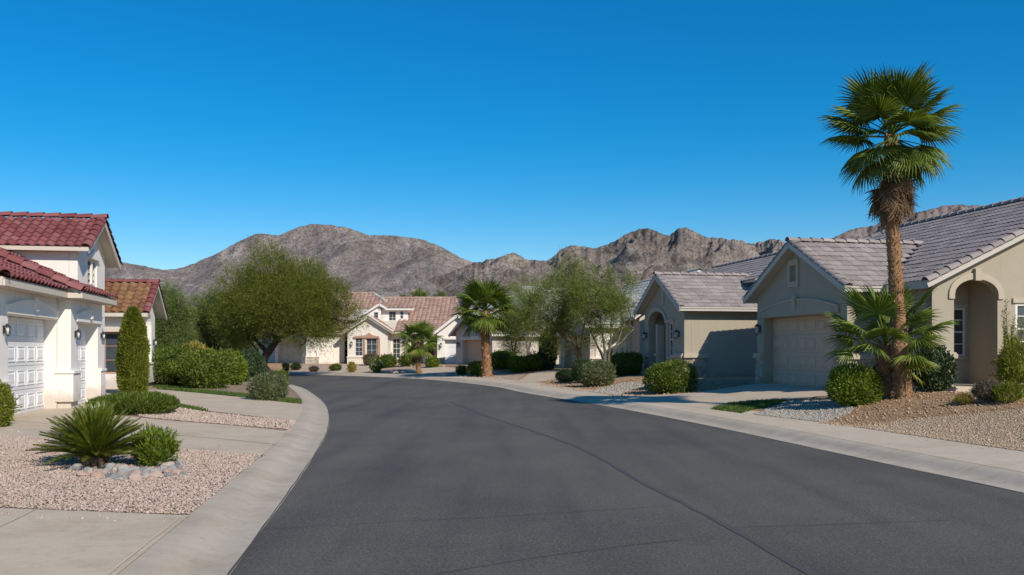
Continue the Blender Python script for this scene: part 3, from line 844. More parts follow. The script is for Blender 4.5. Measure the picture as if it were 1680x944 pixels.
# ------------------------------------------------------------------ mountains
def vnoise(x, y, seed):
    r = np.random.default_rng(seed); T = r.random((257, 257))
    xi = np.floor(x).astype(int); yi = np.floor(y).astype(int)
    fx = x - xi; fy = y - yi
    fx = fx * fx * (3 - 2 * fx); fy = fy * fy * (3 - 2 * fy)
    g = lambda a, b: T[a % 257, b % 257]
    return (g(xi, yi) * (1 - fx) + g(xi + 1, yi) * fx) * (1 - fy) + (g(xi, yi + 1) * (1 - fx) + g(xi + 1, yi + 1) * fx) * fy
def fbm(x, y, seed, octv=6, gain=0.5, ridged=False):
    s = 0; a = 1; tot = 0
    for o in range(octv):
        n = vnoise(x * 2 ** o, y * 2 ** o, seed + o)
        if ridged:
            n = 1 - np.abs(2 * n - 1)
        s = s + a * n; tot += a; a *= gain
    return s / tot
def hill(name, sky, r_ridge, r_foot, r_back, mat, rough, ridged, seed, nx=520, nr=110, freq=0.010, jag=1.5):
    px = np.linspace(sky[0][0], sky[-1][0], nx)
    py = np.interp(px, [p[0] for p in sky], [p[1] for p in sky])
    py = py + (fbm(px / 7.0, px * 0 + seed, seed + 40, 4, 0.6) - 0.5) * jag * 2
    k = (px - CX) / FPX; tan_el = np.maximum((CY - py) / FPX, -0.002)
    rr = np.linspace(r_foot, r_back, nr)
    KX, RR = np.meshgrid(k, rr)
    kw = np.hanning(61); kw /= kw.sum()
    tan_s = np.convolve(np.pad(tan_el, 30, mode='edge'), kw, 'valid')      # body follows the eased skyline, crest the measured one
    X = KX * RR; Y = RR
    rid = r_ridge * (1 + 0.10 * (fbm(px / 90.0, px * 0 + 3, seed + 9, 3) - 0.5))
    up = np.clip((RR - r_foot) / (rid - r_foot), 0, 1); dn = np.clip((r_back - RR) / (r_back - rid), 0, 1)
    prof = np.where(RR < rid, up ** 1.15, dn)
    wx = 60 * (fbm(X * freq * 0.6, Y * freq * 0.6, seed + 51, 3) - 0.5); wy = 160 * (fbm(X * freq * 0.6, Y * freq * 0.6, seed + 52, 3) - 0.5)
    n = fbm((X + wx) * freq, (Y + wy) * freq, seed, 5, 0.55, ridged)
    n2 = fbm(X * freq * 0.35, Y * freq * 0.35, seed + 77, 4, 0.5, True)
    fac = prof * (1 + rough * (n - 0.5) + rough * 0.9 * (n2 - 0.5) * np.sin(np.pi * np.clip(prof, 0, 1)) )
    el = fac * r_ridge / RR
    mx = el.max(0)
    w = 41; ker = np.hanning(w); ker /= ker.sum()
    sm = np.convolve(np.pad(mx, w // 2, mode='edge'), ker, 'valid')
    el = el / np.maximum(sm[None], 1e-6)                       # broad level, keeps the gullies free of column streaks
    top = np.maximum(el.max(0), 1e-6)
    f = np.clip((el / top[None] - 0.62) / 0.38, 0, 1) ** 2
    el = el * (1 + ((tan_el / np.maximum(tan_s, 1e-4))[None] / top[None] - 1) * f)
    Z = CAM_H + el * (tan_s[None] * RR)
    Z = np.where(prof <= 0.001, -5, Z)
    V = np.stack([X.ravel(), Y.ravel(), Z.ravel()], 1)
    i, j = np.meshgrid(np.arange(nr - 1), np.arange(nx - 1), indexing='ij'); q = (i * nx + j).ravel()
    F = np.stack([q, q + 1, q + 1 + nx, q + nx], 1)
    return tag(obj(name, np_mesh(name, V, F, True), mat), None, None, None, 'structure')
SKY_A = [(-420, 480), (-150, 452), (20, 440), (120, 434), (175, 432), (194, 430), (225, 434.5), (267, 443), (289, 442), (320, 432), (358, 415), (389, 397.5), (419, 383.5), (438, 384.5), (457, 387), (488, 373), (505, 369), (518, 368), (545, 369.5), (571, 374), (590, 381), (606, 387), (636, 386), (665, 389), (693, 393), (724, 405), (754, 422), (777, 431), (800, 438), (860, 462), (930, 500), (1040, 572)]
SKY_B = [(560, 572), (640, 500), (700, 460), (760, 438), (780, 431), (810, 424), (828, 419.5), (841, 415.5), (852, 419), (864, 425), (898, 428), (913, 418.5), (921, 410), (930, 404), (944, 402.5), (967, 406), (978, 408), (1009, 396.5), (1024, 386), (1039, 379.5), (1048, 376), (1062, 373.5), (1074, 379), (1085, 384), (1098, 386), (1111, 376), (1125, 373.5), (1134, 377), (1142, 382), (1161, 389), (1188, 392), (1211, 395), (1237, 399.5), (1256, 395), (1271, 392.5), (1287, 396), (1320, 408), (1380, 440), (1460, 500), (1540, 572)]
SKY_C = [(1180, 560), (1240, 470), (1300, 420), (1340, 402), (1363, 391.5), (1386, 381.5), (1406, 373), (1429, 371), (1470, 358), (1511, 346), (1524, 344.5), (1537, 341.5), (1546, 337.5), (1571, 336.5), (1600, 337.5), (1614, 338.5), (1660, 345), (1720, 338), (1800, 342), (1950, 380), (2150, 440), (2400, 520)]
hill('hill', SKY_C, 1750, 1150, 2300, M['hill_far'], 0.55, True, 31, 420, 180, 0.008, 2.0)
hill('hill', SKY_A, 1500, 780, 2100, M['hill_left'], 0.36, False, 5, 560, 240, 0.010, 1.3)
hill('hill', SKY_B, 1150, 620, 1500, M['hill_rock'], 0.70, True, 19, 620, 270, 0.012, 3.0)
# ------------------------------------------------------------------ house kit
class House:
    alt = {}
    """root Empty at the base; parts are given in the house's own (a, b, z) frame"""
    def __init__(self, name, label, cat, a0, b0, z0, rotz=TH, origin=(0, 0), group=None):
        self.off = Vector((a0, b0, z0))
        c, s = math.cos(rotz), math.sin(rotz)
        loc = (origin[0] + c * a0 - s * b0, origin[1] + s * a0 + c * b0, z0)
        self.root = empty(name, loc, rotz, label, cat, group)
    def mb(self):
        return MB(self.off)
    def part(self, name, mb, mat, parent=None, smooth=False, bevel=0.0, label=None):
        o = obj(name, mb.mesh(name, smooth, bevel), mat, parent or self.root)
        return tag(o, label)
    def inst(self, name, me, mat, mtx, parent=None):
        if me.materials and me.materials[0] != mat:            # alike pieces share a mesh per material
            key = (me.name, mat.name)
            if key not in House.alt:
                House.alt[key] = me.copy(); House.alt[key].materials.clear()
            me = House.alt[key]
        o = obj(name, me, mat, parent or self.root)
        m = mtx.copy(); m.translation = m.translation - self.off
        o.matrix_local = m
        return o

def plane_map(axis, const, out):
    if axis == 's':
        return lambda h, z, d=0.0: (const - out * d, h, z)
    return lambda h, z, d=0.0: (h, const - out * d, z)
def abox(mb, axis, const, out, h0, h1, z0, z1, d0, d1):
    """box on a wall plane; d measured outwards"""
    P = plane_map(axis, const, out)
    return mb.hexa([P(h0, z0, -d1), P(h1, z0, -d1), P(h1, z0, -d0), P(h0, z0, -d0), P(h0, z1, -d1), P(h1, z1, -d1), P(h1, z1, -d0), P(h0, z1, -d0)])
def rect(h0, h1, z0, z1):
    return [(h0, z0), (h1, z0), (h1, z1), (h0, z1)]
def arch(h0, h1, zb, zs, zc, n=10):
    pts = [(h0, zb), (h1, zb)]
    m = (h0 + h1) / 2; r = (h1 - h0) / 2
    for i in range(n + 1):
        t = math.pi * i / n
        pts.append((m + r * math.cos(t), zs + (zc - zs) * math.sin(t)))
    return pts
def arch_band(h0, h1, zs, zc, w, n=12, foot=None):
    """raised band following an arch, closed polygon"""
    m = (h0 + h1) / 2; r = (h1 - h0) / 2
    inn = [(m + r * math.cos(math.pi * i / n), zs + (zc - zs) * math.sin(math.pi * i / n)) for i in range(n + 1)]
    ro = r + w
    outp = [(m + ro * math.cos(math.pi * i / n), zs + (zc - zs + w) * math.sin(math.pi * i / n)) for i in range(n + 1)]
    if foot is not None:
        inn = [(h1, foot)] + inn + [(h0, foot)]; outp = [(h1 + w, foot)] + outp + [(h0 - w, foot)]
    return outp + inn[::-1]

def facade(house, name, axis, const, out, outer, holes, mat, th=0.25, parent=None):
    mb = house.mb(); P = plane_map(axis, const, out)
    mb.slab(outer, holes, P, th)
    return house.part(name, mb, mat, parent)

def window(house, axis, const, out, h0, h1, z0, z1, cols, rows, recess=0.08, fw=0.05, fmat=None, parent=None, each=True):
    c = const - out * recess
    mb = house.mb()
    abox(mb, axis, c, out, h0, h1, z0, z0 + fw, 0, 0.06); abox(mb, axis, c, out, h0, h1, z1 - fw, z1, 0, 0.06)
    abox(mb, axis, c, out, h0, h0 + fw, z0 + fw, z1 - fw, 0.001, 0.058); abox(mb, axis, c, out, h1 - fw, h1, z0 + fw, z1 - fw, 0.001, 0.058)
    b = 0.022
    for i in range(1, cols):
        x = h0 + (h1 - h0) * i / cols
        abox(mb, axis, c, out, x - b / 2, x + b / 2, z0 + fw, z1 - fw, 0.002, 0.04)
    for j in range(1, rows):
        z = z0 + (z1 - z0) * j / rows; bb = b * (1.8 if j * 2 == rows else 1)
        abox(mb, axis, c, out, h0 + fw, h1 - fw, z - bb / 2, z + bb / 2, 0.003, 0.045)
    w = house.part('window', mb, fmat or M['frame'], parent)
    if each:
        for i in range(cols):
            for j in range(rows):
                g = house.mb()
                x0 = h0 + (h1 - h0) * i / cols; x1 = h0 + (h1 - h0) * (i + 1) / cols
                y0 = z0 + (z1 - z0) * j / rows; y1 = z0 + (z1 - z0) * (j + 1) / rows
                abox(g, axis, c, out, x0 + 0.004, x1 - 0.004, y0 + 0.004, y1 - 0.004, 0.008, 0.016)
                house.part('pane', g, M['glass'], w)
    else:
        g = house.mb(); abox(g, axis, c, out, h0 + 0.01, h1 - 0.01, z0 + 0.01, z1 - 0.01, 0.008, 0.016)
        house.part('pane', g, M['glass'], w)
    return w

PANEL_MESH = {}
def panel_mesh(w, h, dp=1.0):
    key = (round(w, 3), round(h, 3), dp)
    if key not in PANEL_MESH:
        mb = MB()
        b = 0.035
        # sunk field with a raised middle: outer rim, groove, bevelled centre (x along, z up, -y outwards)
        def ring(i, y):
            return [(-w / 2 + i, y, -h / 2 + i), (w / 2 - i, y, -h / 2 + i), (w / 2 - i, y, h / 2 - i), (-w / 2 + i, y, h / 2 - i)]
        rs = [ring(0, 0.0), ring(0.006, -0.020 * dp), ring(0.022, -0.020 * dp), ring(0.030, -0.004 * dp), ring(b + 0.02, -0.004 * dp), ring(b + 0.045, -0.026 * dp)]
        for k in range(len(rs) - 1):
            vs = rs[k] + rs[k + 1]
            mb.add(vs, [(i, (i + 1) % 4, 4 + (i + 1) % 4, 4 + i) for i in range(4)])
        mb.add(rs[-1], [(0, 1, 2, 3)])
        PANEL_MESH[key] = mb.mesh('door_panel')
    return PANEL_MESH[key]
def wall_matrix(axis, const, out, h, z):
    """local -y of the piece looks outwards from the wall"""
    P = plane_map(axis, const, out)
    o = Vector(P(0, 0, 0)); y = -(Vector(P(0, 0, -1)) - o); zz = Vector((0, 0, 1)); x = y.cross(zz)
    m = Matrix((x, y, zz)).transposed().to_4x4(); m.translation = Vector(P(h, z, 0))
    return m
def garage_door(house, axis, const, out, h0, h1, z0, z1, cols, rows, mat, panels=True, dp=1.0):
    mb = house.mb()
    rh = (z1 - z0) / rows
    for r in range(rows):
        abox(mb, axis, const, out, h0, h1, z0 + r * rh + 0.006, z0 + (r + 1) * rh - 0.006, -0.05, 0.0)
    abox(mb, axis, const, out, h0, h1, z0, z1, -0.06, -0.035)
    d = house.part('garage_door', mb, mat)
    if panels:
        cw = (h1 - h0) / cols
        me = panel_mesh(cw * 0.80, rh * 0.66, dp)
        for r in range(rows):
            for c in range(cols):
                house.inst('door_panel', me, mat, wall_matrix(axis, const + out * 0.002, out, h0 + (c + 0.5) * cw, z0 + (r + 0.5) * rh), d)
    return d

def lantern(house, axis, const, out, h, z, size=1.0):
    size *= 0.66
    P = plane_map(axis, const, out)
    mb = house.mb()
    abox(mb, axis, const, out, h - 0.05 * size, h + 0.05 * size, z - 0.12 * size, z + 0.14 * size, 0.0, 0.025)
    mb.tube([P(h, z + 0.06 * size, -0.02), P(h, z + 0.16 * size, -0.09 * size), P(h, z + 0.20 * size, -0.13 * size)], 0.012, 6)
    # cage: four corner bars, roof and base
    c = Vector(P(h, z, -0.15 * size)); q = 0.07 * size
    for dx in (-1, 1):
        for dy in (-1, 1):
            mb.tube([c + Vector((dx * q * 0.7, dy * q * 0.7, -0.16 * size)), c + Vector((dx * q, dy * q, 0.08 * size))], 0.007, 5)
    n = 8
    top = [c + Vector((math.cos(2 * math.pi * i / n) * q * 1.45, math.sin(2 * math.pi * i / n) * q * 1.45, 0.085 * size)) for i in range(n)]
    mb.add(top + [c + Vector((0, 0, 0.20 * size))], [(i, (i + 1) % n, n) for i in range(n)] + [tuple(range(n - 1, -1, -1))])
    bot = [c + Vector((math.cos(2 * math.pi * i / n) * q, math.sin(2 * math.pi * i / n) * q, -0.165 * size)) for i in range(n)]
    mb.add(bot + [c + Vector((0, 0, -0.22 * size))], [((i + 1) % n, i, n) for i in range(n)] + [tuple(range(n))])
    l = house.part('wall_lantern', mb, M['iron'])
    g = house.mb()
    g.tube([c + Vector((0, 0, -0.15 * size)), c + Vector((0, 0, 0.07 * size))], [q * 0.62, q * 0.92], 8)
    house.part('lamp_glass', g, M['lamp_glass'], l, True)
    return l

STONE_UNIT = None
def ledge_stones(house, axis, const, out, h0, h1, z0, z1, mat, rows=9, parent=None, lmin=0.16, lmax=0.42):
    """courses of split ledge stone, every stone its own piece"""
    global STONE_UNIT
    if STONE_UNIT is None:
        STONE_UNIT = MB().box(-0.5, 0.5, -0.5, 0.5, -0.5, 0.5).mesh('stone', False, 0.06)
    rnd = random.Random(int(abs(const * 97 + h0 * 31)))
    back = house.mb(); abox(back, axis, const, out, h0, h1, z0, z1, 0.0, 0.02)
    bo = house.part('stone_veneer', back, mat, parent)
    P = plane_map(axis, const, out)
    z = z0
    rh = (z1 - z0) / rows
    for r in range(rows):
        h = h0 - rnd.random() * 0.05
        while h < h1 - 0.02:
            l = min(rnd.uniform(lmin, lmax), h1 - h)
            if h1 - h - l < lmin * 0.5:
                l = h1 - h
            a = max(h, h0); b = h + l; dep = rnd.uniform(0.035, 0.075)
            m = wall_matrix(axis, const, out, (a + b) / 2, z + rh / 2)
            m = m @ Matrix.Translation((0, -dep / 2, 0)) @ Matrix.Rotation(rnd.uniform(-0.02, 0.02), 4, 'Y') @ Matrix.Diagonal((b - a - 0.008, dep, rh - 0.008, 1))
            house.inst('stone', STONE_UNIT, mat, m, bo)
            h += l
        z += rh
    return bo

TILE_MESH = {}
def tile_mesh(tw, tl, amp, seg=8, thick=0.028, kind='s'):
    key = (round(tw, 3), round(tl, 3), amp, seg, kind)
    if key in TILE_MESH:
        return TILE_MESH[key]
    V = []; F = []
    lip = 0.026 if kind == 'double' else 0.042
    if kind == 'double':
        thick = 0.012
    for iy, (y, lift) in enumerate(((-0.05, lip), (tl, 0.006))):
        for i in range(seg + 1):
            u = i / seg
            x = (u - 0.5) * (tw * 0.99)
            if kind == 's':
                z = amp * (0.5 + 0.5 * math.sin(2 * math.pi * u - 0.5)) ** 0.85
            elif kind == 'barrel':
                z = amp * math.sin(math.pi * u)
            else:
                z = amp * (0.5 - 0.5 * math.cos(4 * math.pi * u))
            V.append((x, y, z + lift))
    n = seg + 1
    for i in range(seg):
        F.append((i, i + 1, n + i + 1, n + i))
    b = len(V)
    for i in range(n):
        x, y, z = V[i]; V.append((x, y + 0.003, z - thick - (0.012 if kind == 's' else 0)))
    V += [V[i] for i in range(n)]                     # own edge for the butt end, so shading stays crisp
    for i in range(seg):
        F.append((b + i, b + i + 1, b + n + i + 1, b + n + i))
    mb = MB(); mb.v = V; mb.f = F
    TILE_MESH[key] = mb.mesh('roof_tile', kind != 'flat')
    return TILE_MESH[key]

def tile_field(house, parent, E, a, u, La, Lu, tw, tl, me, mat, clip=None, indiv=0, stagger=False, near=None):
    a = Vector(a).normalized(); u = Vector(u).normalized(); n = a.cross(u); E = Vector(E)
    rot = Matrix((a, u, n)).transposed()
    cols = max(1, round(La / tw)); rows = max(1, round(Lu / tl))
    tw2 = La / cols; tl2 = Lu / rows
    items = []
    for r in range(rows):
        for c in range(cols + (1 if stagger else 0)):
            x = (c + 0.5 - (0.5 if stagger and r % 2 else 0)) * tw2; y = r * tl2
            if x < 0 or x > La:
                continue
            p = E + a * x + u * y
            if clip and not clip(p + u * tl2 * 0.5):
                continue
            items.append(p)
    if near is not None:
        nv = Vector(near); items.sort(key=lambda p: (p - nv).length)
    for p in items[:indiv]:
        m = (rot @ Matrix.Rotation(random.gauss(0, 0.013), 3, 'Z') @ Matrix.Rotation(random.uniform(-0.010, 0.010), 3, 'X')).to_4x4()
        m.translation = p + n * random.uniform(0, 0.006) - u * (random.uniform(0.02, 0.05) if random.random() < 0.04 else random.uniform(0, 0.008))
        house.inst('roof_tile', me, mat, m, parent)
    rest = items[indiv:]
    if rest:
        bv = np.array([v.co[:] for v in me.vertices]); bf = [tuple(p.vertices) for p in me.polygons]
        bf = np.array(bf); Rm = np.array(rot)
        wv = bv @ Rm.T
        T = np.array([tuple(p - house.off + n * random.uniform(0, 0.006)) for p in rest])
        V = (wv[None] + T[:, None]).reshape(-1, 3)
        F = (bf[None] + (np.arange(len(rest)) * len(bv))[:, None, None]).reshape(-1, bf.shape[1])
        o = obj('roof_tiles', np_mesh("roof_tiles", V, F, True), mat, parent)
        tag(o, None, None, None, 'stuff')

CAP_MESH = {}
def cap_mesh(l, r):
    key = (round(l, 3), round(r, 3))
    if key not in CAP_MESH:
        V = []; F = []; seg = 8
        rings = [(-0.03, r * 1.08, 0.022), (l * 1.0, r * 0.92, 0.0)]
        for y, rr, lift in rings:
            for i in range(seg + 1):
                t = math.pi * (i / seg)
                V.append((math.cos(t) * rr, y, math.sin(t) * rr * 0.85 + lift - 0.075))
        n = seg + 1
        for i in range(seg):
            F.append((i, i + 1, n + i + 1, n + i))
        b = len(V)
        for i in range(n):
            x, y, z = V[i]; V.append((x * 0.80, y + 0.004, z * 0.80 - 0.012))
        V += [V[i] for i in range(n)]
        for i in range(seg):
            F.append((b + i, b + i + 1, b + n + i + 1, b + n + i))
        mb = MB(); mb.v = V; mb.f = F
        CAP_MESH[key] = mb.mesh('cap_tile', True)
    return CAP_MESH[key]
def caps(house, parent, p0, p1, up, step, r, mat, name='ridge_tile', joined=False):
    p0 = Vector(p0); p1 = Vector(p1); d = (p1 - p0); L_ = d.length; d.normalize()
    n = max(1, round(L_ / step)); st = L_ / n
    up = Vector(up); x = d.cross(up).normalized(); z = x.cross(d)
    rot = Matrix((x, d, z)).transposed()
    me = cap_mesh(st, r)
    for i in range(n):
        m = (rot @ Matrix.Rotation(random.uniform(-0.015, 0.015), 3, 'Z')).to_4x4(); m.translation = p0 + d * (st * i)
        house.inst(name, me, mat, m, parent)

def deck(house, quad, th, mat, name='roof', parent=None):
    """roof board: four top corners, given thickness straight down"""
    q = [Vector(p) for p in quad]
    mb = house.mb()
    n = len(q)
    vs = [p - Vector((0, 0, th)) for p in q] + q
    mb.add(vs, [tuple(range(n - 1, -1, -1)), tuple(range(n, 2 * n))] + [(i, (i + 1) % n, n + (i + 1) % n, n + i) for i in range(n)])
    return house.part(name, mb, mat, parent)
def boards(house, name, segs, mat, parent=None):
    for p0, p1, w, h in segs:
        mb = house.mb(); mb.beam(p0, p1, w, h)
        house.part(name, mb, mat, parent)

# ------------------------------------------------------------------ right house, nearest: garage wing and main body with arched porch
def house_right_near():
    h = House('house', 'taupe stucco house with grey tiled roof, shaded garage and arched porch behind the tall palm', 'house', 13.6, 22.4, 0.45)
    T = M['taupe']; zb = 0.30
    SL = 0.507
    # garage wing gable front
    def gz(t): return 3.30 + SL * (3.0 - abs(t - 25.0)) - 0.06
    out = [(22.4, zb), (27.7, zb), (27.7, gz(27.7)), (25.0, gz(25.0)), (22.4, gz(22.4))]
    facade(h, 'wall', 's', 13.6, -1, out, [rect(22.95, 27.25, zb + 0.01, 2.62), rect(25.11, 25.47, 3.66, 4.14)], T, 0.36)
    facade(h, 'wall', 't', 22.4, -1, rect(13.965, 14.745, zb, 3.22), [], T, 0.2)
    facade(h, 'wall', 't', 27.7, 1, rect(13.965, 14.745, zb, 3.22), [], T, 0.2)
    # main body
    def mz(s): return 3.33 + 0.474 * (5.74 - abs(s - 20.2)) - 0.06
    facade(h, 'wall', 's', 14.75, -1, rect(20.455, 28.0, zb, 3.40), [rect(21.2, 21.75, 1.75, 2.75)], T, 0.2)
    facade(h, 'wall', 's', 16.45, -1, rect(28.0, 31.79, zb, 4.2), [], T, 0.2)
    facade(h, 'wall', 't', 28.0, 1, rect(14.96, 16.44, zb, 3.5), [], T, 0.2)
    window(h, 's', 14.75, -1, 21.2, 21.75, 1.75, 2.75, 1, 2)
    porch = arch(15.37, 16.62, 0.72, 3.02, 3.40, 14)
    out = [(14.75, zb), (25.65, zb), (25.65, mz(25.65)), (20.2, mz(20.2)), (14.75, mz(14.75))]
    facade(h, 'wall', 't', 20.45, -1, out, [porch, rect(17.14, 18.5, 1.50, 2.80)], T, 0.22)
    out = [(16.45, zb), (25.65, zb), (25.65, 3.38), (16.45, 4.10)]
    facade(h, 'wall', 't', 32.0, 1, out, [], T, 0.2)
    # alcove behind the arch
    mb = h.mb()
    mb.box(16.63, 16.75, 20.68, 21.55, 0.6, 3.5); mb.box(15.16, 15.28, 20.68, 21.55, 0.6, 3.5)
    mb.box(15.28, 16.63, 20.68, 21.55, 3.42, 3.5)
    h.part('alcove_wall', mb, T)
    facade(h, 'alcove_wall', 't', 21.55, -1, rect(15.28, 16.63, 0.6, 3.42), [rect(15.85, 16.52, 1.45, 2.72)], T, 0.12)
    window(h, 't', 21.55, -1, 15.85, 16.52, 1.45, 2.72, 2, 4, 0.05, 0.045, M['frame'])
    mb = h.mb(); abox(mb, 't', 21.55, -1, 15.77, 16.60, 2.73, 2.82, 0, 0.04); h.part('window_trim', mb, M['taupe_trim'])
    mb = h.mb(); abox(mb, 't', 21.55, -1, 15.77, 16.60, 1.36, 1.44, 0, 0.05); h.part('window_sill', mb, M['taupe_trim'])
    mb = h.mb(); mb.box(14.9, 16.9, 19.75, 21.54, 0.45, 0.715); h.part('porch_slab', mb, M['concrete'])
    # window at the right
    window(h, 't', 20.45, -1, 17.14, 18.5, 1.50, 2.80, 2, 4, 0.06, 0.06, M['white_trim'])
    mb = h.mb(); abox(mb, 't', 20.45, -1, 17.04, 18.6, 2.81, 2.93, 0, 0.05); h.part('window_trim', mb, M['taupe_trim'])
    mb = h.mb(); abox(mb, 't', 20.45, -1, 17.04, 18.6, 1.38, 1.49, 0, 0.06); h.part('window_sill', mb, M['taupe_trim'])
    # arch band, keystone
    mb = h.mb(); mb.slab(arch_band(15.37, 16.62, 3.02, 3.40, 0.16, 14, 2.9), [], plane_map('t', 20.45 - 0.045, -1), 0.044)
    h.part('arch_trim', mb, M['taupe_trim'])
    mb = h.mb(); abox(mb, 't', 20.45, -1, 15.91, 16.08, 3.36, 3.66, 0.0, 0.11); h.part('keystone', mb, M['taupe_trim'])
    # wainscot caps and ledge stone
    def wains(axis, const, out_, a, b, z0, z1):
        ledge_stones(h, axis, const, out_, a, b, z0, z1, M['ledge_stone'], 9)
        m = h.mb(); abox(m, axis, const, out_, a - 0.04, b + 0.04, z1, z1 + 0.11, 0, 0.13); abox(m, axis, const, out_, a - 0.02, b + 0.02, z1 + 0.111, z1 + 0.15, 0.001, 0.10)
        h.part('wainscot_cap', m, M['taupe_trim'])
    wains('t', 22.4, -1, 13.58, 14.3, 0.45, 1.36)
    wains('s', 13.6, -1, 22.42, 22.92, 0.45, 1.36)
    wains('s', 13.6, -1, 27.28, 27.72, 0.45, 1.36)
    wains('t', 20.45, -1, 14.78, 15.35, 0.55, 1.40)
    mb = h.mb(); abox(mb, 't', 20.45, -1, 16.64, 17.3, 1.36, 1.50, 0, 0.12); abox(mb, 't', 20.45, -1, 16.66, 17.28, 0.5, 1.359, 0, 0.08); h.part('wainscot_cap', mb, M['taupe_trim'])
    # garage door, arch over it, reveal
    garage_door(h, 's', 13.93, -1, 22.95, 27.25, 0.44, 2.62, 8, 4, M['taupe_door'], True, 0.65)
    zc = lambda t: 2.80 + 0.28 * (1 - ((t - 25.1) / 2.3) ** 2)
    tp = [22.75 + 4.7 * i / 14 for i in range(15)]
    band = [(22.75, 2.64), (27.45, 2.64)] + [(t, zc(t)) for t in reversed(tp)]
    mb = h.mb(); mb.slab(band, [], plane_map('s', 13.6 - 0.06, -1), 0.06); h.part('arch_trim', mb, M['taupe'])
    band2 = [(t, zc(t)) for t in tp] + [(t, zc(t) + 0.05) for t in reversed(tp)]
    mb = h.mb(); mb.slab(band2, [], plane_map('s', 13.6 - 0.085, -1), 0.085); h.part('arch_trim', mb, M['taupe_trim'])
    mb = h.mb(); abox(mb, 's', 13.6, -1, 25.03, 25.2, 2.86, 3.22, 0, 0.13); h.part('keystone', mb, M['taupe_trim'])
    # gable vent
    mb = h.mb()
    for a, b, c, d in ((24.98, 25.11, 3.50, 4.32), (25.47, 25.60, 3.50, 4.32), (25.11, 25.47, 4.14, 4.32), (25.11, 25.47, 3.50, 3.66)):
        abox(mb, 's', 13.6, -1, a, b, c, d, 0, 0.05)
    v = h.part('gable_vent', mb, M['taupe_trim'])
    mb = h.mb()
    for i in range(5):
        x = 25.12 + i * 0.075
        abox(mb, 's', 13.6, -1, x, x + 0.035, 3.665, 4.135, -0.12, -0.02)
    h.part('slat', mb, M['taupe'], v)
    mb = h.mb(); abox(mb, 's', 13.6, -1, 25.11, 25.47, 3.66, 4.14, -0.3, -0.25); h.part('vent_back', mb, M['iron'], v)
    lantern(h, 's', 13.6, -1, 27.48, 2.28, 1.35)
    lantern(h, 's', 13.6, -1, 22.68, 2.28, 1.35)
    # roofs
    rt = M['grey_tile']
    me = tile_mesh(0.33, 0.36, 0.022, 6, 0.03, 'double')
    w1 = deck(h, [(13.3, 22.0, 3.30), (18.2, 22.0, 3.30), (18.2, 25.0, 4.82), (13.3, 25.0, 4.82)], 0.10, M['fascia_taupe'])
    u = Vector((0, 3.0, 1.52)); main_z = lambda s: 3.36 + 0.474 * (s - 14.46)
    tile_field(h, w1, (13.36, 22.0, 3.31), (1, 0, 0), u, 4.95, u.length - 0.08, 0.33, 0.36, me, rt, lambda p: p.z > main_z(p.x) - 0.03 , 200, near=(13, 20, 3))
    w2 = deck(h, [(13.3, 28.0, 3.30), (13.3, 25.0, 4.82), (18.2, 25.0, 4.82), (18.2, 28.0, 3.30)], 0.10, M['fascia_taupe'])
    u2 = Vector((0, -3.0, 1.52))
    tile_field(h, w2, (18.2, 28.0, 3.31), (-1, 0, 0), u2, 4.84, u2.length - 0.08, 0.33, 0.36, me, rt, lambda p: p.z > main_z(p.x) - 0.03, 0)
    caps(h, w1, (13.25, 25.0, 4.90), (17.75, 25.0, 4.90), (0, 0, 1), 0.38, 0.13, rt, 'ridge_tile')
    m1 = deck(h, [(14.46, 20.2, 3.33), (20.2, 20.2, 6.05), (20.2, 30.2, 6.05), (16.2, 32.25, 4.155), (16.2, 28.2, 4.155), (14.46, 28.2, 3.33)], 0.10, M['fascia_taupe'])  # rear step-back and hip shaped to set the shadow edge on the next house
    u3 = Vector((5.74, 0, 2.72))
    wing_z = lambda t: 4.85 - 0.507 * abs(t - 25.0)
    tile_field(h, m1, (14.46, 32.25, 3.34), (0, -1, 0), u3, 12.0, u3.length - 0.08, 0.33, 0.37, me, rt, lambda p: (p.y < 28.2 or p.x > 16.2) and p.y < 32.25 - 2.05 * (p.x - 16.2) / 4 and (p.z > wing_z(p.y) + 0.01 or p.y > 28.1 or p.y < 21.9), 300, near=(15, 16, 4))
    m2 = deck(h, [(25.94, 20.2, 3.33), (25.94, 32.25, 3.33), (20.2, 30.2, 6.05), (20.2, 20.2, 6.05)], 0.10, M['fascia_taupe'])
    deck(h, [(16.2, 32.25, 4.155), (20.2, 30.2, 6.05), (25.94, 32.25, 3.33)], 0.10, rt)
    caps(h, m1, (16.2, 32.25, 4.24), (20.2, 30.2, 6.12), (0, 0, 1), 0.40, 0.13, rt, 'hip_tile')
    u4 = Vector((-5.74, 0, 2.72))
    tile_field(h, m2, (25.94, 20.25, 3.34), (0, 1, 0), u4, 12.0, u4.length - 0.08, 0.33, 0.37, me, rt, lambda p: p.y < 32.25 - 2.05 * (25.94 - p.x) / 5.74, 0)
    caps(h, m1, (20.2, 20.1, 6.12), (20.2, 30.2, 6.12), (0, 0, 1), 0.40, 0.13, rt, 'ridge_tile')
    nrm = Vector((-2.72, 0, 5.74)).normalized()
    caps(h, m1, (14.40, 20.21, 3.37), (20.2, 20.21, 6.10), nrm, 0.345, 0.135, rt, 'rake_tile')
    nw = Vector((0, -1.52, 3)).normalized()
    caps(h, w1, (13.36, 21.94, 3.34), (13.36, 25.0, 4.88), nw, 0.33, 0.13, rt, 'rake_tile')
    caps(h, w2, (13.36, 28.06, 3.34), (13.36, 25.0, 4.88), Vector((0, 1.52, 3)).normalized(), 0.33, 0.13, rt, 'rake_tile')
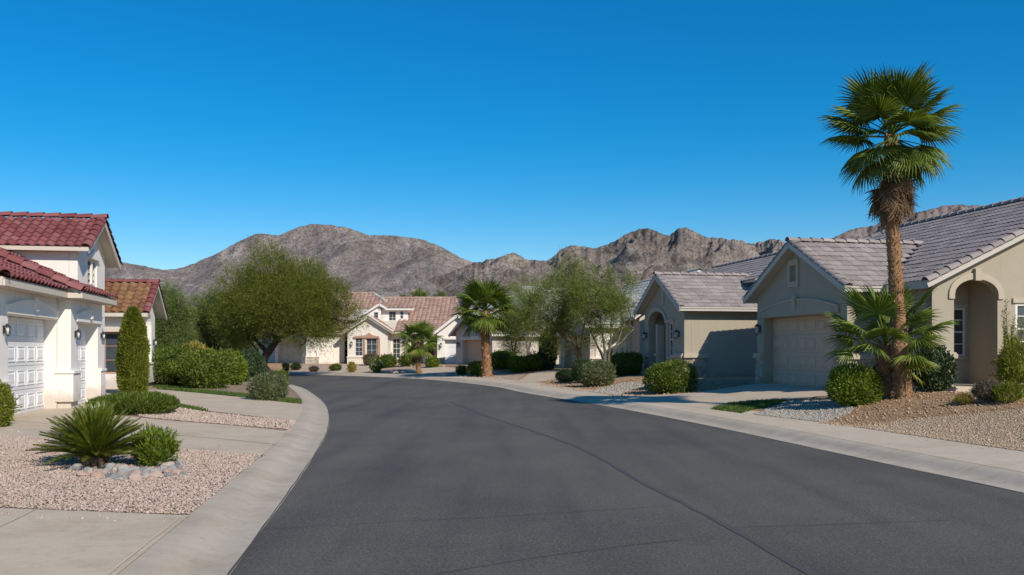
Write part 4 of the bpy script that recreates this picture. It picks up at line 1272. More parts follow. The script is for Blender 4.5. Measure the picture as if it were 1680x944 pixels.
    boards(h, 'fascia', [((13.29, 21.98, 3.23), (14.40, 21.98, 3.23), 0.04, 0.16), ((13.31, 21.955, 3.275), (14.39, 21.955, 3.275), 0.04, 0.05),
                         ((14.44, 20.22, 3.24), (14.44, 22.0, 3.24), 0.04, 0.20),
                         ((13.29, 28.02, 3.23), (14.4, 28.02, 3.23), 0.04, 0.16)], M['fascia_taupe'])
    boards(h, 'rake_board', [((14.42, 20.19, 3.23), (20.2, 20.19, 5.95), 0.05, 0.17), ((25.98, 20.19, 3.23), (20.2, 20.19, 5.95), 0.05, 0.17),
                             ((13.28, 21.96, 3.20), (13.28, 25.0, 4.74), 0.05, 0.17), ((13.28, 28.04, 3.20), (13.28, 25.0, 4.74), 0.05, 0.17)], M['fascia_taupe'])
    return h
house_right_near()

# ------------------------------------------------------------------ second right house
def house_right_second():
    h = House('house', 'taupe stucco house with grey tiled gable, half in shadow beside the box hedge', 'house', 13.9, 34.75, 0.45)
    T = M['taupe']; zb = 0.3
    gz = lambda t: 3.33 + 0.545 * (2.75 - abs(t - 37.1)) - 0.06
    out = [(34.75, zb), (39.5, zb), (39.5, gz(39.5)), (37.1, gz(37.1)), (34.75, gz(34.75))]
    porch = arch(36.85, 38.95, 0.5, 2.75, 3.30, 12)
    facade(h, 'wall', 's', 13.9, -1, out, [porch, rect(35.95, 36.55, 1.35, 2.75)], T, 0.3)
    window(h, 's', 13.9, -1, 35.95, 36.55, 1.35, 2.75, 2, 4, 0.12, 0.05)
    facade(h, 'wall', 't', 34.75, -1, rect(14.205, 17.8, zb, 3.32), [], T, 0.2)
    facade(h, 'wall', 't', 39.5, 1, rect(14.205, 17.8, zb, 3.32), [], T, 0.2)
    # porch inside
    facade(h, 'alcove_wall', 's', 15.0, -1, rect(36.5, 39.3, zb, 3.5), [rect(38.1, 38.9, 0.55, 2.65)], T, 0.15)
    mb = h.mb(); mb.box(14.205, 15.0, 36.6, 36.72, zb, 3.45); mb.box(14.205, 15.0, 39.1, 39.22, zb, 3.45); mb.box(14.205, 15.0, 36.72, 39.1, 3.36, 3.45); h.part('alcove_wall', mb, T)
    mb = h.mb(); abox(mb, 's', 15.05, -1, 38.1, 38.9, 0.55, 2.65, -0.05, 0.0)
    d = h.part('door', mb, M['bark_brown'])
    for i in range(2):
        for j in range(3):
            p = h.mb(); abox(p, 's', 15.05, -1, 38.16 + i * 0.37, 38.47 + i * 0.37, 0.7 + j * 0.65, 1.25 + j * 0.65, 0.0, 0.025); h.part('door_panel', p, M['bark_brown'], d)
    mb = h.mb(); abox(mb, 's', 13.9, -1, 37.75, 37.97, 0.5, 2.72, -0.28, 0.04); abox(mb, 's', 13.9, -1, 37.70, 38.02, 1.35, 1.47, -0.3, 0.10); h.part('porch_column', mb, M['taupe_trim'])
    mb = h.mb(); mb.slab(arch_band(36.85, 38.95, 2.75, 3.30, 0.18, 12), [], plane_map('s', 13.85, -1), 0.05); h.part('arch_trim', mb, M['taupe_trim'])
    mb = h.mb(); abox(mb, 's', 13.9, -1, 35.85, 36.65, 2.76, 2.88, 0, 0.06); h.part('window_trim', mb, M['taupe_trim'])
    mb = h.mb(); abox(mb, 's', 13.9, -1, 35.85, 36.65, 1.24, 1.34, 0, 0.07); h.part('window_sill', mb, M['taupe_trim'])
    mb = h.mb(); abox(mb, 's', 13.9, -1, 37.0, 37.2, 3.55, 4.15, 0, 0.04); h.part('gable_vent', mb, M['taupe_trim'])
    lantern(h, 's', 13.9, -1, 35.3, 2.25, 1.5); lantern(h, 's', 13.9, -1, 39.2, 2.25, 1.5)
    def wains(axis, const, o, a, b):
        ledge_stones(h, axis, const, o, a, b, 0.45, 1.30, M['ledge_stone'], 7, None, 0.22, 0.5)
        m = h.mb(); abox(m, axis, const, o, a - 0.05, b + 0.05, 1.30, 1.42, 0, 0.15); abox(m, axis, const, o, a - 0.02, b + 0.02, 1.421, 1.47, 0.001, 0.11); h.part('wainscot_cap', m, M['taupe_trim'])
    wains('t', 34.75, -1, 13.88, 14.85); wains('s', 13.9, -1, 34.77, 35.7); wains('s', 13.9, -1, 39.05, 39.48)
    mb = h.mb(); abox(mb, 't', 34.75, -1, 14.95, 17.8, 0.4, 0.72, 0, 0.03); h.part('plinth', mb, M['taupe'])
    rt = M['grey_tile']; me = tile_mesh(0.36, 0.36, 0.022, 6, 0.03, 'double')
    u = Vector((0, 2.75, 1.50))
    r1 = deck(h, [(13.55, 34.35, 3.33), (19.0, 34.35, 3.33), (19.0, 37.1, 4.83), (13.55, 37.1, 4.83)], 0.1, M['fascia_taupe'])
    tile_field(h, r1, (13.6, 34.35, 3.34), (1, 0, 0), u, 5.0, u.length - 0.06, 0.36, 0.36, me, rt, None, 150, near=(13, 33, 4))
    r2 = deck(h, [(13.55, 39.85, 3.33), (13.55, 37.1, 4.83), (19.0, 37.1, 4.83), (19.0, 39.85, 3.33)], 0.1, M['fascia_taupe'])
    tile_field(h, r2, (18.6, 39.85, 3.34), (-1, 0, 0), Vector((0, -2.75, 1.5)), 5.0, u.length - 0.06, 0.36, 0.36, me, rt, None, 0)
    caps(h, r1, (13.5, 37.1, 4.91), (18.6, 37.1, 4.91), (0, 0, 1), 0.4, 0.13, rt, 'ridge_tile')
    caps(h, r1, (13.62, 34.32, 3.37), (13.62, 37.1, 4.89), Vector((0, -1.5, 2.75)).normalized(), 0.36, 0.13, rt, 'rake_tile')
    caps(h, r2, (13.62, 39.88, 3.37), (13.62, 37.1, 4.89), Vector((0, 1.5, 2.75)).normalized(), 0.36, 0.13, rt, 'rake_tile')
    boards(h, 'fascia', [((13.55, 34.33, 3.25), (19.0, 34.33, 3.25), 0.04, 0.16), ((13.57, 34.30, 3.30), (18.98, 34.30, 3.30), 0.04, 0.06)], M['fascia_taupe'])
    boards(h, 'rake_board', [((13.53, 34.30, 3.22), (13.53, 37.1, 4.75), 0.05, 0.18), ((13.53, 39.9, 3.22), (13.53, 37.1, 4.75), 0.05, 0.18)], M['fascia_taupe'])
    # main body behind
    mb = h.mb(); mb.box(17.805, 23.2, 35.5, 46.2, zb, 4.45); h.part('wall', mb, T)
    m1 = deck(h, [(17.2, 35.2, 4.55), (20.3, 35.2, 6.05), (20.3, 46.5, 6.05), (17.2, 46.5, 4.55)], 0.1, M['fascia_taupe'])
    u3 = Vector((3.1, 0, 1.5))
    tile_field(h, m1, (17.2, 46.5, 4.56), (0, -1, 0), u3, 11.3, u3.length - 0.06, 0.36, 0.38, me, rt, None, 0)
    m2 = deck(h, [(23.6, 35.2, 4.55), (23.6, 46.5, 4.55), (20.3, 46.5, 6.05), (20.3, 35.2, 6.05)], 0.1, M['fascia_taupe'])
    mb = h.mb(); mb.add([(17.805, 46.2, 4.4), (23.2, 46.2, 4.4), (20.3, 46.2, 5.95), (17.805, 46.0, 4.4), (23.2, 46.0, 4.4), (20.3, 46.0, 5.95)], [(0, 1, 2), (5, 4, 3), (0, 3, 4, 1), (1, 4, 5, 2), (2, 5, 3, 0)]); h.part('gable_wall', mb, T)
    caps(h, m1, (20.3, 35.2, 6.12), (20.3, 46.5, 6.12), (0, 0, 1), 0.5, 0.13, rt, 'ridge_tile')
house_right_second()

# ------------------------------------------------------------------ left house, nearest: white, red tiles, two garage bays, upper storey
def house_left_near():
    h = House('house', 'white stucco house with red tiled roofs, two garage doors and an upper storey', 'house', -6.3, 18.7, 0.1)
    W = M['white']; zb = 0.05; G = 0.235
    rt = M['red_tile']
    # bay one
    facade(h, 'wall', 's', -6.3, 1, rect(18.7, 22.98, zb, 2.95), [rect(19.7, 22.95, zb + 0.01, 2.31)], W, 0.27)
    facade(h, 'wall', 't', 18.7, -1, rect(-14.0, -6.575, zb, 2.95), [], W, 0.2)
    garage_door(h, 's', -6.57, 1, 19.7, 22.95, G, 2.30, 5, 4, M['door_white'], True, 0.7)
    # bay two, a step further out
    facade(h, 'wall', 's', -6.0, 1, rect(23.0, 25.95, zb, 2.95), [rect(23.6, 25.5, zb + 0.01, 2.27)], W, 0.30)
    facade(h, 'wall', 't', 25.95, 1, rect(-14.0, -6.31, zb, 2.95), [], W, 0.2)
    garage_door(h, 's', -6.29, 1, 23.6, 25.5, G, 2.26, 3, 4, M['door_white'], True, 0.7)
    # pop-out wainscots and plinths
    def wains(axis, const, o, a, b, z0=0.40, z1=1.05):
        m = h.mb(); abox(m, axis, const, o, a, b, z0, z1, 0, 0.07); abox(m, axis, const, o, a - 0.01, b + 0.01, z1 + 0.001, z1 + 0.06, 0, 0.10); h.part('wainscot', m, W)
    m = h.mb()
    m.box(-6.32, -5.93, 22.93, 23.57, 0.40, 1.06); m.box(-6.32, -5.90, 22.90, 23.58, 1.061, 1.12)
    h.part('wainscot', m, W)
    m = h.mb(); m.box(-6.26, -5.93, 25.52, 26.02, 0.40, 1.06); m.box(-6.26, -5.90, 25.51, 26.05, 1.061, 1.12); h.part('wainscot', m, W)
    ledge_stones(h, 's', -6.3, 1, 18.72, 19.66, 0.15, 0.92, M['ledge_red'], 6, None, 0.2, 0.45)
    m = h.mb(); abox(m, 's', -6.3, 1, 18.68, 19.69, 0.921, 1.0, 0, 0.12); h.part('wainscot_cap', m, M['white_trim'])
    # arched bands above the doors
    def band(const, a, b, z0, z1, rise, mat):
        n = 12; m_ = (a + b) / 2; r = (b - a) / 2
        top = [(a + (b - a) * i / n, z1 + rise * (1 - ((a + (b - a) * i / n - m_) / r) ** 2)) for i in range(n + 1)]
        pl = [(a, z0), (b, z0)] + top[::-1]
        mb = h.mb(); mb.slab(pl, [], plane_map('s', const + 0.05, 1), 0.05); h.part('arch_trim', mb, mat)
        mb = h.mb(); mb.slab([(x, z) for x, z in top] + [(x, z + 0.05) for x, z in reversed(top)], [], plane_map('s', const + 0.075, 1), 0.075); h.part('arch_trim', mb, mat)
        mb = h.mb(); abox(mb, 's', const, 1, m_ - 0.07, m_ + 0.07, z1 + rise - 0.18, z1 + rise + 0.1, 0, 0.11); h.part('keystone', mb, mat)
    band(-6.3, 19.55, 22.9, 2.33, 2.46, 0.16, W)
    band(-6.0, 23.4, 25.7, 2.29, 2.42, 0.14, W)
    lantern(h, 's', -6.3, 1, 19.42, 2.0, 0.9); lantern(h, 's', -6.0, 1, 23.32, 1.98, 0.9); lantern(h, 's', -6.0, 1, 25.8, 1.98, 0.85)
    # lower roofs (street-facing slopes)
    me = tile_mesh(0.26, 0.34, 0.070, 8, 0.03, 's')
    zE = 2.97; SLP = 0.46
    b1 = deck(h, [(-6.02, 18.55, zE), (-6.02, 22.9, zE), (-9.2, 22.9, zE + SLP * 3.18), (-9.2, 21.73, zE + SLP * 3.18)], 0.08, M['fascia'])
    u = Vector((-3.18, 0, SLP * 3.18))
    hip = lambda p: p.y > 18.55 + (-6.02 - p.x) - 0.1
    tile_field(h, b1, (-6.02, 18.6, zE + 0.01), (0, 1, 0), u, 4.30, u.length, 0.26, 0.34, me, rt, hip, 150, near=(-4, 23, 3))
    bh = deck(h, [(-6.02, 18.55, zE), (-9.2, 21.73, zE + SLP * 3.18), (-14.2, 21.73, zE + SLP * 3.18), (-14.2, 18.55, zE)], 0.08, M['fascia'])
    tile_field(h, bh, (-14.2, 18.55, zE + 0.01), (1, 0, 0), Vector((0, 3.18, SLP * 3.18)), 8.1, u.length, 0.26, 0.34, me, rt, lambda p: p.x < -6.02 - (p.y - 18.55) + 0.1, 40, near=(-6, 18, 3))
    caps(h, b1, (-5.98, 18.5, zE + 0.10), (-9.2, 21.73, zE + SLP * 3.18 + 0.12), (0, 0, 1), 0.36, 0.13, rt, 'hip_tile')
    db = 0.16
    b2 = deck(h, [(-5.72, 22.72, zE), (-5.72, 26.2, zE), (-9.2, 26.2, zE + SLP * 3.48), (-9.2, 22.72, zE + SLP * 3.48)], 0.08, M['fascia'])
    u2 = Vector((-3.48, 0, SLP * 3.48))
    tile_field(h, b2, (-5.72, 22.8, zE + 0.01), (0, 1, 0), u2, 3.4, u2.length, 0.26, 0.34, me, rt, lambda p: p.x > -6.3 or p.y < 24.8, 100, near=(-4, 23, 3))
    nb = Vector((SLP, 0, 1)).normalized()
    caps(h, b2, (-5.68, 22.74, zE + 0.07), (-9.2, 22.74, zE + SLP * 3.48 + 0.07), nb, 0.34, 0.15, rt, 'rake_tile')
    m = h.mb(); m.add([(-5.75, 22.88, zE - 0.09), (-9.2, 22.88, zE + SLP * 3.45 - 0.09), (-9.2, 22.88, zE - 0.09), (-5.75, 22.78, zE - 0.09), (-9.2, 22.78, zE + SLP * 3.45 - 0.09), (-9.2, 22.78, zE - 0.09)], [(0, 1, 2), (5, 4, 3), (0, 3, 4, 1), (1, 4, 5, 2), (2, 5, 3, 0)]); h.part('gable_wall', m, W)
    boards(h, 'fascia', [((-6.00, 18.55, 2.87), (-6.00, 22.72, 2.87), 0.04, 0.12), ((-5.70, 22.72, 2.87), (-5.70, 26.2, 2.87), 0.04, 0.12), ((-6.02, 18.53, 2.87), (-14.2, 18.53, 2.87), 0.04, 0.12), ((-5.72, 22.70, 2.87), (-6.0, 22.70, 2.87), 0.04, 0.12)], M['fascia'])
    m = h.mb(); m.box(-6.3, -6.03, 18.6, 22.74, 2.80, 2.85); m.box(-6.0, -5.73, 22.75, 26.15, 2.80, 2.85); h.part('soffit', m, M['fascia'])
    # upper storey
    gz = lambda t: (5.10 - (0.564 if t < 26.15 else 0.568) * abs(t - 26.15)) - 0.06
    out = [(24.75, 0.1), (27.55, 0.1), (27.55, gz(27.55)), (26.15, gz(26.15)), (24.75, gz(24.75))]
    facade(h, 'wall', 's', -6.3, 1, out, [rect(25.72, 26.68, 3.32, 4.02)], W, 0.2)
    facade(h, 'wall', 't', 24.75, -1, rect(-14.0, -6.505, 2.9, 4.24), [], W, 0.2)
    facade(h, 'wall', 't', 27.55, 1, rect(-14.0, -6.505, 0.1, 4.15), [], W, 0.2)
    window(h, 's', -6.3, 1, 25.72, 26.68, 3.32, 4.02, 4, 4, 0.10, 0.05, M['frame'])
    m = h.mb(); abox(m, 's', -6.3, 1, 26.15, 26.25, 3.37, 3.97, -0.05, 0.0); h.part('window_post', m, W)
    m = h.mb()
    m.slab([(25.6, 4.03), (26.8, 4.03), (26.8, 4.09), (26.45, 4.2), (26.2, 4.3), (25.95, 4.2), (25.6, 4.09)], [], plane_map('s', -6.23, 1), 0.07)
    h.part('window_trim', m, W)
    m = h.mb(); m.tube([(-6.31, 26.1, 4.62), (-6.24, 26.1, 4.62)], 0.1, 10); abox(m, 's', -6.3, 1, 26.03, 26.17, 4.40, 4.53, 0, 0.04); h.part('gable_ornament', m, W)
    r1 = deck(h, [(-5.98, 24.52, 4.18), (-5.98, 26.15, 5.10), (-14.2, 26.15, 5.10), (-14.2, 24.52, 4.18)], 0.08, M['fascia'])
    u = Vector((0, 1.63, 0.92)); me2 = tile_mesh(0.225, 0.255, 0.054, 8, 0.026, 's')
    tile_field(h, r1, (-14.2, 24.52, 4.19), (1, 0, 0), u, 8.1, u.length - 0.05, 0.225, 0.255, me2, rt, None, 290, near=(-6, 24, 5))
    r2 = deck(h, [(-5.98, 28.0, 4.05), (-14.2, 28.0, 4.05), (-14.2, 26.15, 5.10), (-5.98, 26.15, 5.10)], 0.08, M['fascia'])
    tile_field(h, r2, (-6.1, 28.0, 4.06), (-1, 0, 0), Vector((0, -1.85, 1.05)), 8.1, u.length - 0.05, 0.225, 0.255, me2, rt, None, 0)
    caps(h, r1, (-5.93, 26.15, 5.20), (-14.2, 26.15, 5.20), (0, 0, 1), 0.40, 0.13, rt, 'ridge_tile')
    caps(h, r1, (-6.05, 24.46, 4.23), (-6.05, 26.15, 5.18), Vector((0, -0.92, 1.63)).normalized(), 0.31, 0.13, rt, 'rake_tile')
    caps(h, r2, (-6.05, 28.06, 4.10), (-6.05, 26.15, 5.18), Vector((0, 1.05, 1.85)).normalized(), 0.31, 0.13, rt, 'rake_tile')
    boards(h, 'fascia', [((-5.98, 24.49, 4.13), (-14.2, 24.49, 4.13), 0.04, 0.10)], M['fascia'])
    boards(h, 'rake_board', [((-5.99, 24.52, 4.09), (-5.99, 26.15, 5.01), 0.04, 0.13), ((-5.99, 28.0, 3.96), (-5.99, 26.15, 5.01), 0.04, 0.14)], M['fascia'])
house_left_near()

# ------------------------------------------------------------------ second left house
def house_left_second():
    h = House('house', 'small white gabled house with amber tiled roof and arched niche behind the cypress', 'house', -6.75, 34.6, 0.2)
    W = M['white']; rt = M['amber_tile']
    gz = lambda t: 2.92 + 0.64 * (1.85 - abs(t - 36.05)) - 0.05
    out = [(34.6, 0.1), (37.5, 0.1), (37.5, gz(37.5)), (36.05, gz(36.05)), (34.6, gz(34.6))]
    facade(h, 'wall', 's', -6.75, 1, out, [arch(35.1, 36.6, 1.05, 2.55, 3.05, 12)], W, 0.35)
    mb = h.mb(); mb.box(-7.35, -7.25, 34.9, 36.9, 0.9, 3.3); h.part('niche_wall', mb, W)
    mb = h.mb(); mb.slab(arch_band(35.1, 36.6, 2.55, 3.05, 0.13, 12, 1.1), [], plane_map('s', -6.71, 1), 0.04); h.part('arch_trim', mb, M['white_trim'])
    mb = h.mb(); mb.box(-6.9, -6.66, 34.55, 37.6, 0.40, 1.08); mb.box(-6.9, -6.63, 34.52, 37.63, 1.081, 1.15); h.part('wainscot', mb, W)
    facade(h, 'wall', 't', 34.6, -1, rect(-12.0, -7.105, 0.1, 2.98), [rect(-8.5, -7.35, 0.75, 2.25)], W, 0.25)
    window(h, 't', 34.6, -1, -8.5, -7.35, 0.75, 2.25, 2, 3, 0.2, 0.07, M['salmon_trim'])
    mb = h.mb(); abox(mb, 't', 34.6, -1, -8.7, -7.2, 2.26, 2.42, 0, 0.14); h.part('window_trim', mb, M['fascia'])
    facade(h, 'wall', 't', 37.5, 1, rect(-12.0, -7.105, 0.1, 2.98), [], W, 0.25)
    lantern(h, 's', -6.75, 1, 37.1, 1.9, 1.1)
    u = Vector((0, 1.85, 1.185)); me = tile_mesh(0.28, 0.31, 0.065, 8, 0.03, 's')
    r1 = deck(h, [(-6.4, 34.2, 2.92), (-6.4, 36.05, 4.105), (-12.2, 36.05, 4.105), (-12.2, 34.2, 2.92)], 0.08, M['fascia'])
    tile_field(h, r1, (-12.2, 34.2, 2.93), (1, 0, 0), u, 5.7, u.length - 0.05, 0.28, 0.31, me, rt, None, 90, near=(-6, 34, 4))
    r2 = deck(h, [(-6.4, 37.9, 2.92), (-12.2, 37.9, 2.92), (-12.2, 36.05, 4.105), (-6.4, 36.05, 4.105)], 0.08, M['fascia'])
    tile_field(h, r2, (-6.5, 37.9, 2.93), (-1, 0, 0), Vector((0, -1.85, 1.185)), 5.7, u.length - 0.05, 0.28, 0.31, me, rt, None, 0)
    rr = M['red_tile']
    caps(h, r1, (-6.35, 36.05, 4.2), (-12.2, 36.05, 4.2), (0, 0, 1), 0.42, 0.13, rr, 'ridge_tile')
    caps(h, r1, (-6.46, 34.15, 2.97), (-6.46, 36.05, 4.19), Vector((0, -1.185, 1.85)).normalized(), 0.34, 0.13, rr, 'rake_tile')
    caps(h, r2, (-6.46, 37.95, 2.97), (-6.46, 36.05, 4.19), Vector((0, 1.185, 1.85)).normalized(), 0.34, 0.13, rr, 'rake_tile')
    boards(h, 'fascia', [((-6.4, 34.17, 2.85), (-12.2, 34.17, 2.85), 0.04, 0.13)], M['fascia'])
    boards(h, 'rake_board', [((-6.39, 34.2, 2.83), (-6.39, 36.05, 4.01), 0.04, 0.14), ((-6.39, 37.9, 2.83), (-6.39, 36.05, 4.01), 0.04, 0.14)], M['fascia'])
house_left_second()
# ------------------------------------------------------------------ houses at the bend
def far_tiles(h, parent, E, a, u, La, Lu, mat, clip=None):
    me = tile_mesh(0.36, 0.42, 0.06, 4, 0.03, 'barrel')
    tile_field(h, parent, E, a, u, La, Lu, 0.36, 0.42, me, mat, clip, 0)

def house_bend():
    h = House('house', 'cream house with pink tiled roofs, gabled bay and dormer at the bend of the street', 'house', -12.9, 72.0, 0.35, 0.0)
    C = M['cream']; rt = M['pink_tile']; zb = 0.2
    gz = lambda x: 3.08 + 0.80 * (1.68 - abs(x + 11.30)) - 0.05
    out = [(-12.95, zb), (-9.80, zb), (-9.80, gz(-9.80)), (-11.30, gz(-11.30)), (-12.95, gz(-12.95))]
    facade(h, 'wall', 't', 72.0, -1, out, [rect(-12.35, -11.75, 1.15, 2.55), rect(-11.50, -10.62, 1.15, 2.55)], C, 0.25)
    window(h, 't', 72.0, -1, -12.35, -11.75, 1.15, 2.55, 2, 4, 0.06, 0.05, M['frame'], None, False)
    window(h, 't', 72.0, -1, -11.50, -10.62, 1.15, 2.55, 2, 3, 0.12, 0.06, M['frame'], None, False)
    mb = h.mb(); mb.slab([(-12.45, 2.57), (-10.45, 2.57), (-10.45, 2.70), (-10.95, 2.78), (-11.25, 2.98), (-11.55, 2.78), (-12.45, 2.70)], [], plane_map('t', 71.86, -1), 0.14); h.part('window_trim', mb, M['salmon_trim'])
    mb = h.mb(); abox(mb, 't', 72.0, -1, -11.70, -11.55, 1.1, 2.56, 0, 0.08); h.part('shutter', mb, M['salmon_trim'])
    mb = h.mb(); abox(mb, 't', 72.0, -1, -10.55, -10.38, 1.1, 2.56, 0, 0.08); h.part('shutter', mb, M['salmon_trim'])
    mb = h.mb(); abox(mb, 't', 72.0, -1, -11.40, -11.24, 3.45, 3.62, 0, 0.05); h.part('gable_vent', mb, M['taupe_trim'])
    mb = h.mb(); abox(mb, 't', 72.0, -1, -13.0, -9.78, 1.02, 1.12, 0, 0.12); abox(mb, 't', 72.0, -1, -12.97, -9.79, zb, 1.019, 0, 0.07); h.part('wainscot', mb, M['cream_trim'])
    lantern(h, 't', 72.0, -1, -12.62, 2.1, 1.6)
    # wall to the right, porch, wall to the left
    facade(h, 'wall', 't', 73.6, -1, rect(-9.79, -8.35, zb, 3.1), [rect(-9.62, -8.98, 0.95, 2.55)], C, 0.25)
    window(h, 't', 73.6, -1, -9.62, -8.98, 0.95, 2.55, 2, 4, 0.08, 0.05, M['frame'], None, False)
    mb = h.mb(); mb.box(-8.35, -8.15, 73.61, 76.4, zb, 3.1); h.part('wall', mb, C)
    facade(h, 'wall', 't', 76.0, -1, rect(-8.14, -5.2, zb, 3.6), [rect(-7.4, -6.5, 0.45, 2.5)], C, 0.25)
    mb = h.mb(); mb.box(-7.4, -6.5, 76.08, 76.14, 0.45, 2.5); h.part('door', mb, M['bark_brown'])
    for x in (-6.95, -5.55):
        mb = h.mb(); mb.box(x - 0.15, x + 0.15, 73.55, 73.85, zb, 3.0); mb.box(x - 0.22, x + 0.22, 73.48, 73.92, zb, 1.0); h.part('porch_column', mb, C)
    facade(h, 'wall', 't', 75.2, -1, rect(-16.6, -12.96, zb, 3.3), [rect(-14.15, -13.45, 0.95, 2.45)], C, 0.25)
    window(h, 't', 75.2, -1, -14.15, -13.45, 0.95, 2.45, 2, 4, 0.08, 0.05, M['frame'], None, False)
    mb = h.mb(); mb.box(-12.94, -12.74, 72.26, 75.2, zb, 3.05); mb.box(-10.0, -9.81, 72.26, 73.6, zb, 3.05); h.part('wall', mb, C)
    # roofs
    F = M['fascia']
    g1 = deck(h, [(-13.25, 71.7, 3.05), (-11.30, 71.7, 4.32), (-11.30, 78.0, 4.32), (-13.25, 78.0, 3.05)], 0.1, F)
    far_tiles(h, g1, (-13.25, 78.0, 3.06), (0, -1, 0), (1.95, 0, 1.27), 6.3, 2.3, rt)
    g2 = deck(h, [(-9.35, 71.7, 3.05), (-9.35, 78.0, 3.05), (-11.30, 78.0, 4.32), (-11.30, 71.7, 4.32)], 0.1, F)
    far_tiles(h, g2, (-9.35, 71.75, 3.06), (0, 1, 0), (-1.95, 0, 1.27), 6.3, 2.3, rt)
    caps(h, g1, (-13.3, 71.68, 3.1), (-11.30, 71.68, 4.40), Vector((-1.27, 0, 1.95)).normalized(), 0.45, 0.12, M['fascia'], 'rake_tile')
    caps(h, g2, (-9.3, 71.68, 3.1), (-11.30, 71.68, 4.40), Vector((1.27, 0, 1.95)).normalized(), 0.45, 0.12, M['fascia'], 'rake_tile')
    boards(h, 'rake_board', [((-13.28, 71.68, 2.96), (-11.30, 71.68, 4.24), 0.05, 0.16), ((-9.32, 71.68, 2.96), (-11.30, 71.68, 4.24), 0.05, 0.16)], M['cream_trim'])
    m1 = deck(h, [(-13.0, 73.0, 3.08), (-3.6, 73.0, 3.08), (-5.0, 80.5, 6.20), (-13.0, 80.5, 6.20)], 0.12, F)
    u = Vector((0, 7.5, 3.12))
    far_tiles(h, m1, (-13.0, 73.0, 3.09), (1, 0, 0), u, 9.4, u.length, rt, lambda p: (p.x > -9.4 or p.z > 4.3) and p.x < -3.6 - (p.y - 73) * 0.187)
    mr = deck(h, [(-3.6, 73.0, 3.08), (-3.6, 88.0, 3.08), (-5.0, 80.5, 6.20)], 0.12, rt)
    mk = deck(h, [(-3.6, 88.0, 3.08), (-13.0, 88.0, 3.08), (-13.0, 80.5, 6.20), (-5.0, 80.5, 6.20)], 0.12, rt)
    caps(h, m1, (-12.0, 80.5, 6.28), (-5.0, 80.5, 6.28), (0, 0, 1), 0.5, 0.13, rt, 'ridge_tile')
    caps(h, m1, (-5.0, 80.5, 6.28), (-3.6, 73.0, 3.16), (0, 0, 1), 0.5, 0.13, rt, 'hip_tile')
    # left mass, a little higher, its hip running down to the dormer
    m2 = deck(h, [(-22.5, 73.0, 3.30), (-8.9, 75.6, 4.55), (-12.15, 80.3, 6.55), (-17.5, 80.3, 6.55)], 0.12, F)
    u2 = Vector((0, 7.3, 3.25))
    far_tiles(h, m2, (-22.0, 73.0, 3.33), (1, 0, 0), u2, 13.0, u2.length, rt, lambda p: p.x < -12.15 + (80.3 - p.y) * 0.66 and p.x > -22.3 + (p.y - 73) * 0.65 and (p.x < -13.4 or p.y > 76.8))
    m3 = deck(h, [(-8.9, 75.6, 4.55), (-8.9, 85.0, 4.55), (-12.15, 80.3, 6.55)], 0.12, rt)
    caps(h, m2, (-12.15, 80.3, 6.66), (-8.85, 75.55, 4.66), (0, 0, 1), 0.5, 0.15, M['pale_tile'], 'hip_tile')
    caps(h, m2, (-17.5, 80.3, 6.66), (-12.15, 80.3, 6.66), (0, 0, 1), 0.5, 0.15, rt, 'ridge_tile')
    mb = h.mb(); mb.box(-12.5, -4.6, 76.26, 87.0, zb, 3.0); h.part('wall', mb, C)
    boards(h, 'fascia', [((-9.7, 72.97, 3.0), (-3.6, 72.97, 3.0), 0.05, 0.16)], M['cream_trim'])
    # dormer
    facade(h, 'dormer_wall', 't', 75.3, -1, rect(-10.75, -8.55, 3.7, 4.95), [rect(-10.15, -9.55, 4.05, 4.80), rect(-9.2, -8.95, 4.2, 4.80)], M['white'], 0.15)
    window(h, 't', 75.3, -1, -10.15, -9.55, 4.05, 4.80, 2, 3, 0.05, 0.04, M['frame'], None, False)
    window(h, 't', 75.3, -1, -9.2, -8.95, 4.2, 4.80, 1, 2, 0.05, 0.03, M['frame'], None, False)
    facade(h, 'dormer_wall', 't', 75.0, -1, [(-11.95, 3.6), (-10.75, 3.6), (-10.75, 4.95), (-10.85, 5.25), (-11.95, 4.6)], [rect(-11.35, -10.95, 4.0, 4.75)], M['white'], 0.15)
    window(h, 't', 75.0, -1, -11.35, -10.95, 4.0, 4.75, 1, 3, 0.05, 0.04, M['frame'], None, False)
    d1 = deck(h, [(-10.95, 74.95, 5.02), (-8.0, 74.95, 5.02), (-8.6, 77.8, 5.75), (-10.95, 77.8, 5.75)], 0.1, F, 'dormer_roof')
    far_tiles(h, d1, (-10.95, 74.95, 5.03), (1, 0, 0), (0, 2.85, 0.73), 2.9, 2.9, rt, lambda p: p.x < -8.0 - (p.y - 74.95) * 0.21)
    d2 = deck(h, [(-12.25, 74.8, 4.50), (-10.85, 74.8, 5.36), (-10.85, 77.8, 5.36), (-12.25, 77.8, 4.50)], 0.1, F, 'dormer_roof')
    far_tiles(h, d2, (-12.25, 77.8, 4.51), (0, -1, 0), (1.4, 0, 0.86), 3.0, 1.65, rt)
    boards(h, 'rake_board', [((-12.3, 74.78, 4.46), (-10.85, 74.78, 5.36), 0.06, 0.16), ((-10.3, 74.78, 5.02), (-10.85, 74.78, 5.36), 0.06, 0.16)], M['white_trim'])
    boards(h, 'fascia', [((-10.6, 74.92, 4.96), (-8.0, 74.92, 4.96), 0.05, 0.14)], M['white_trim'])
house_bend()

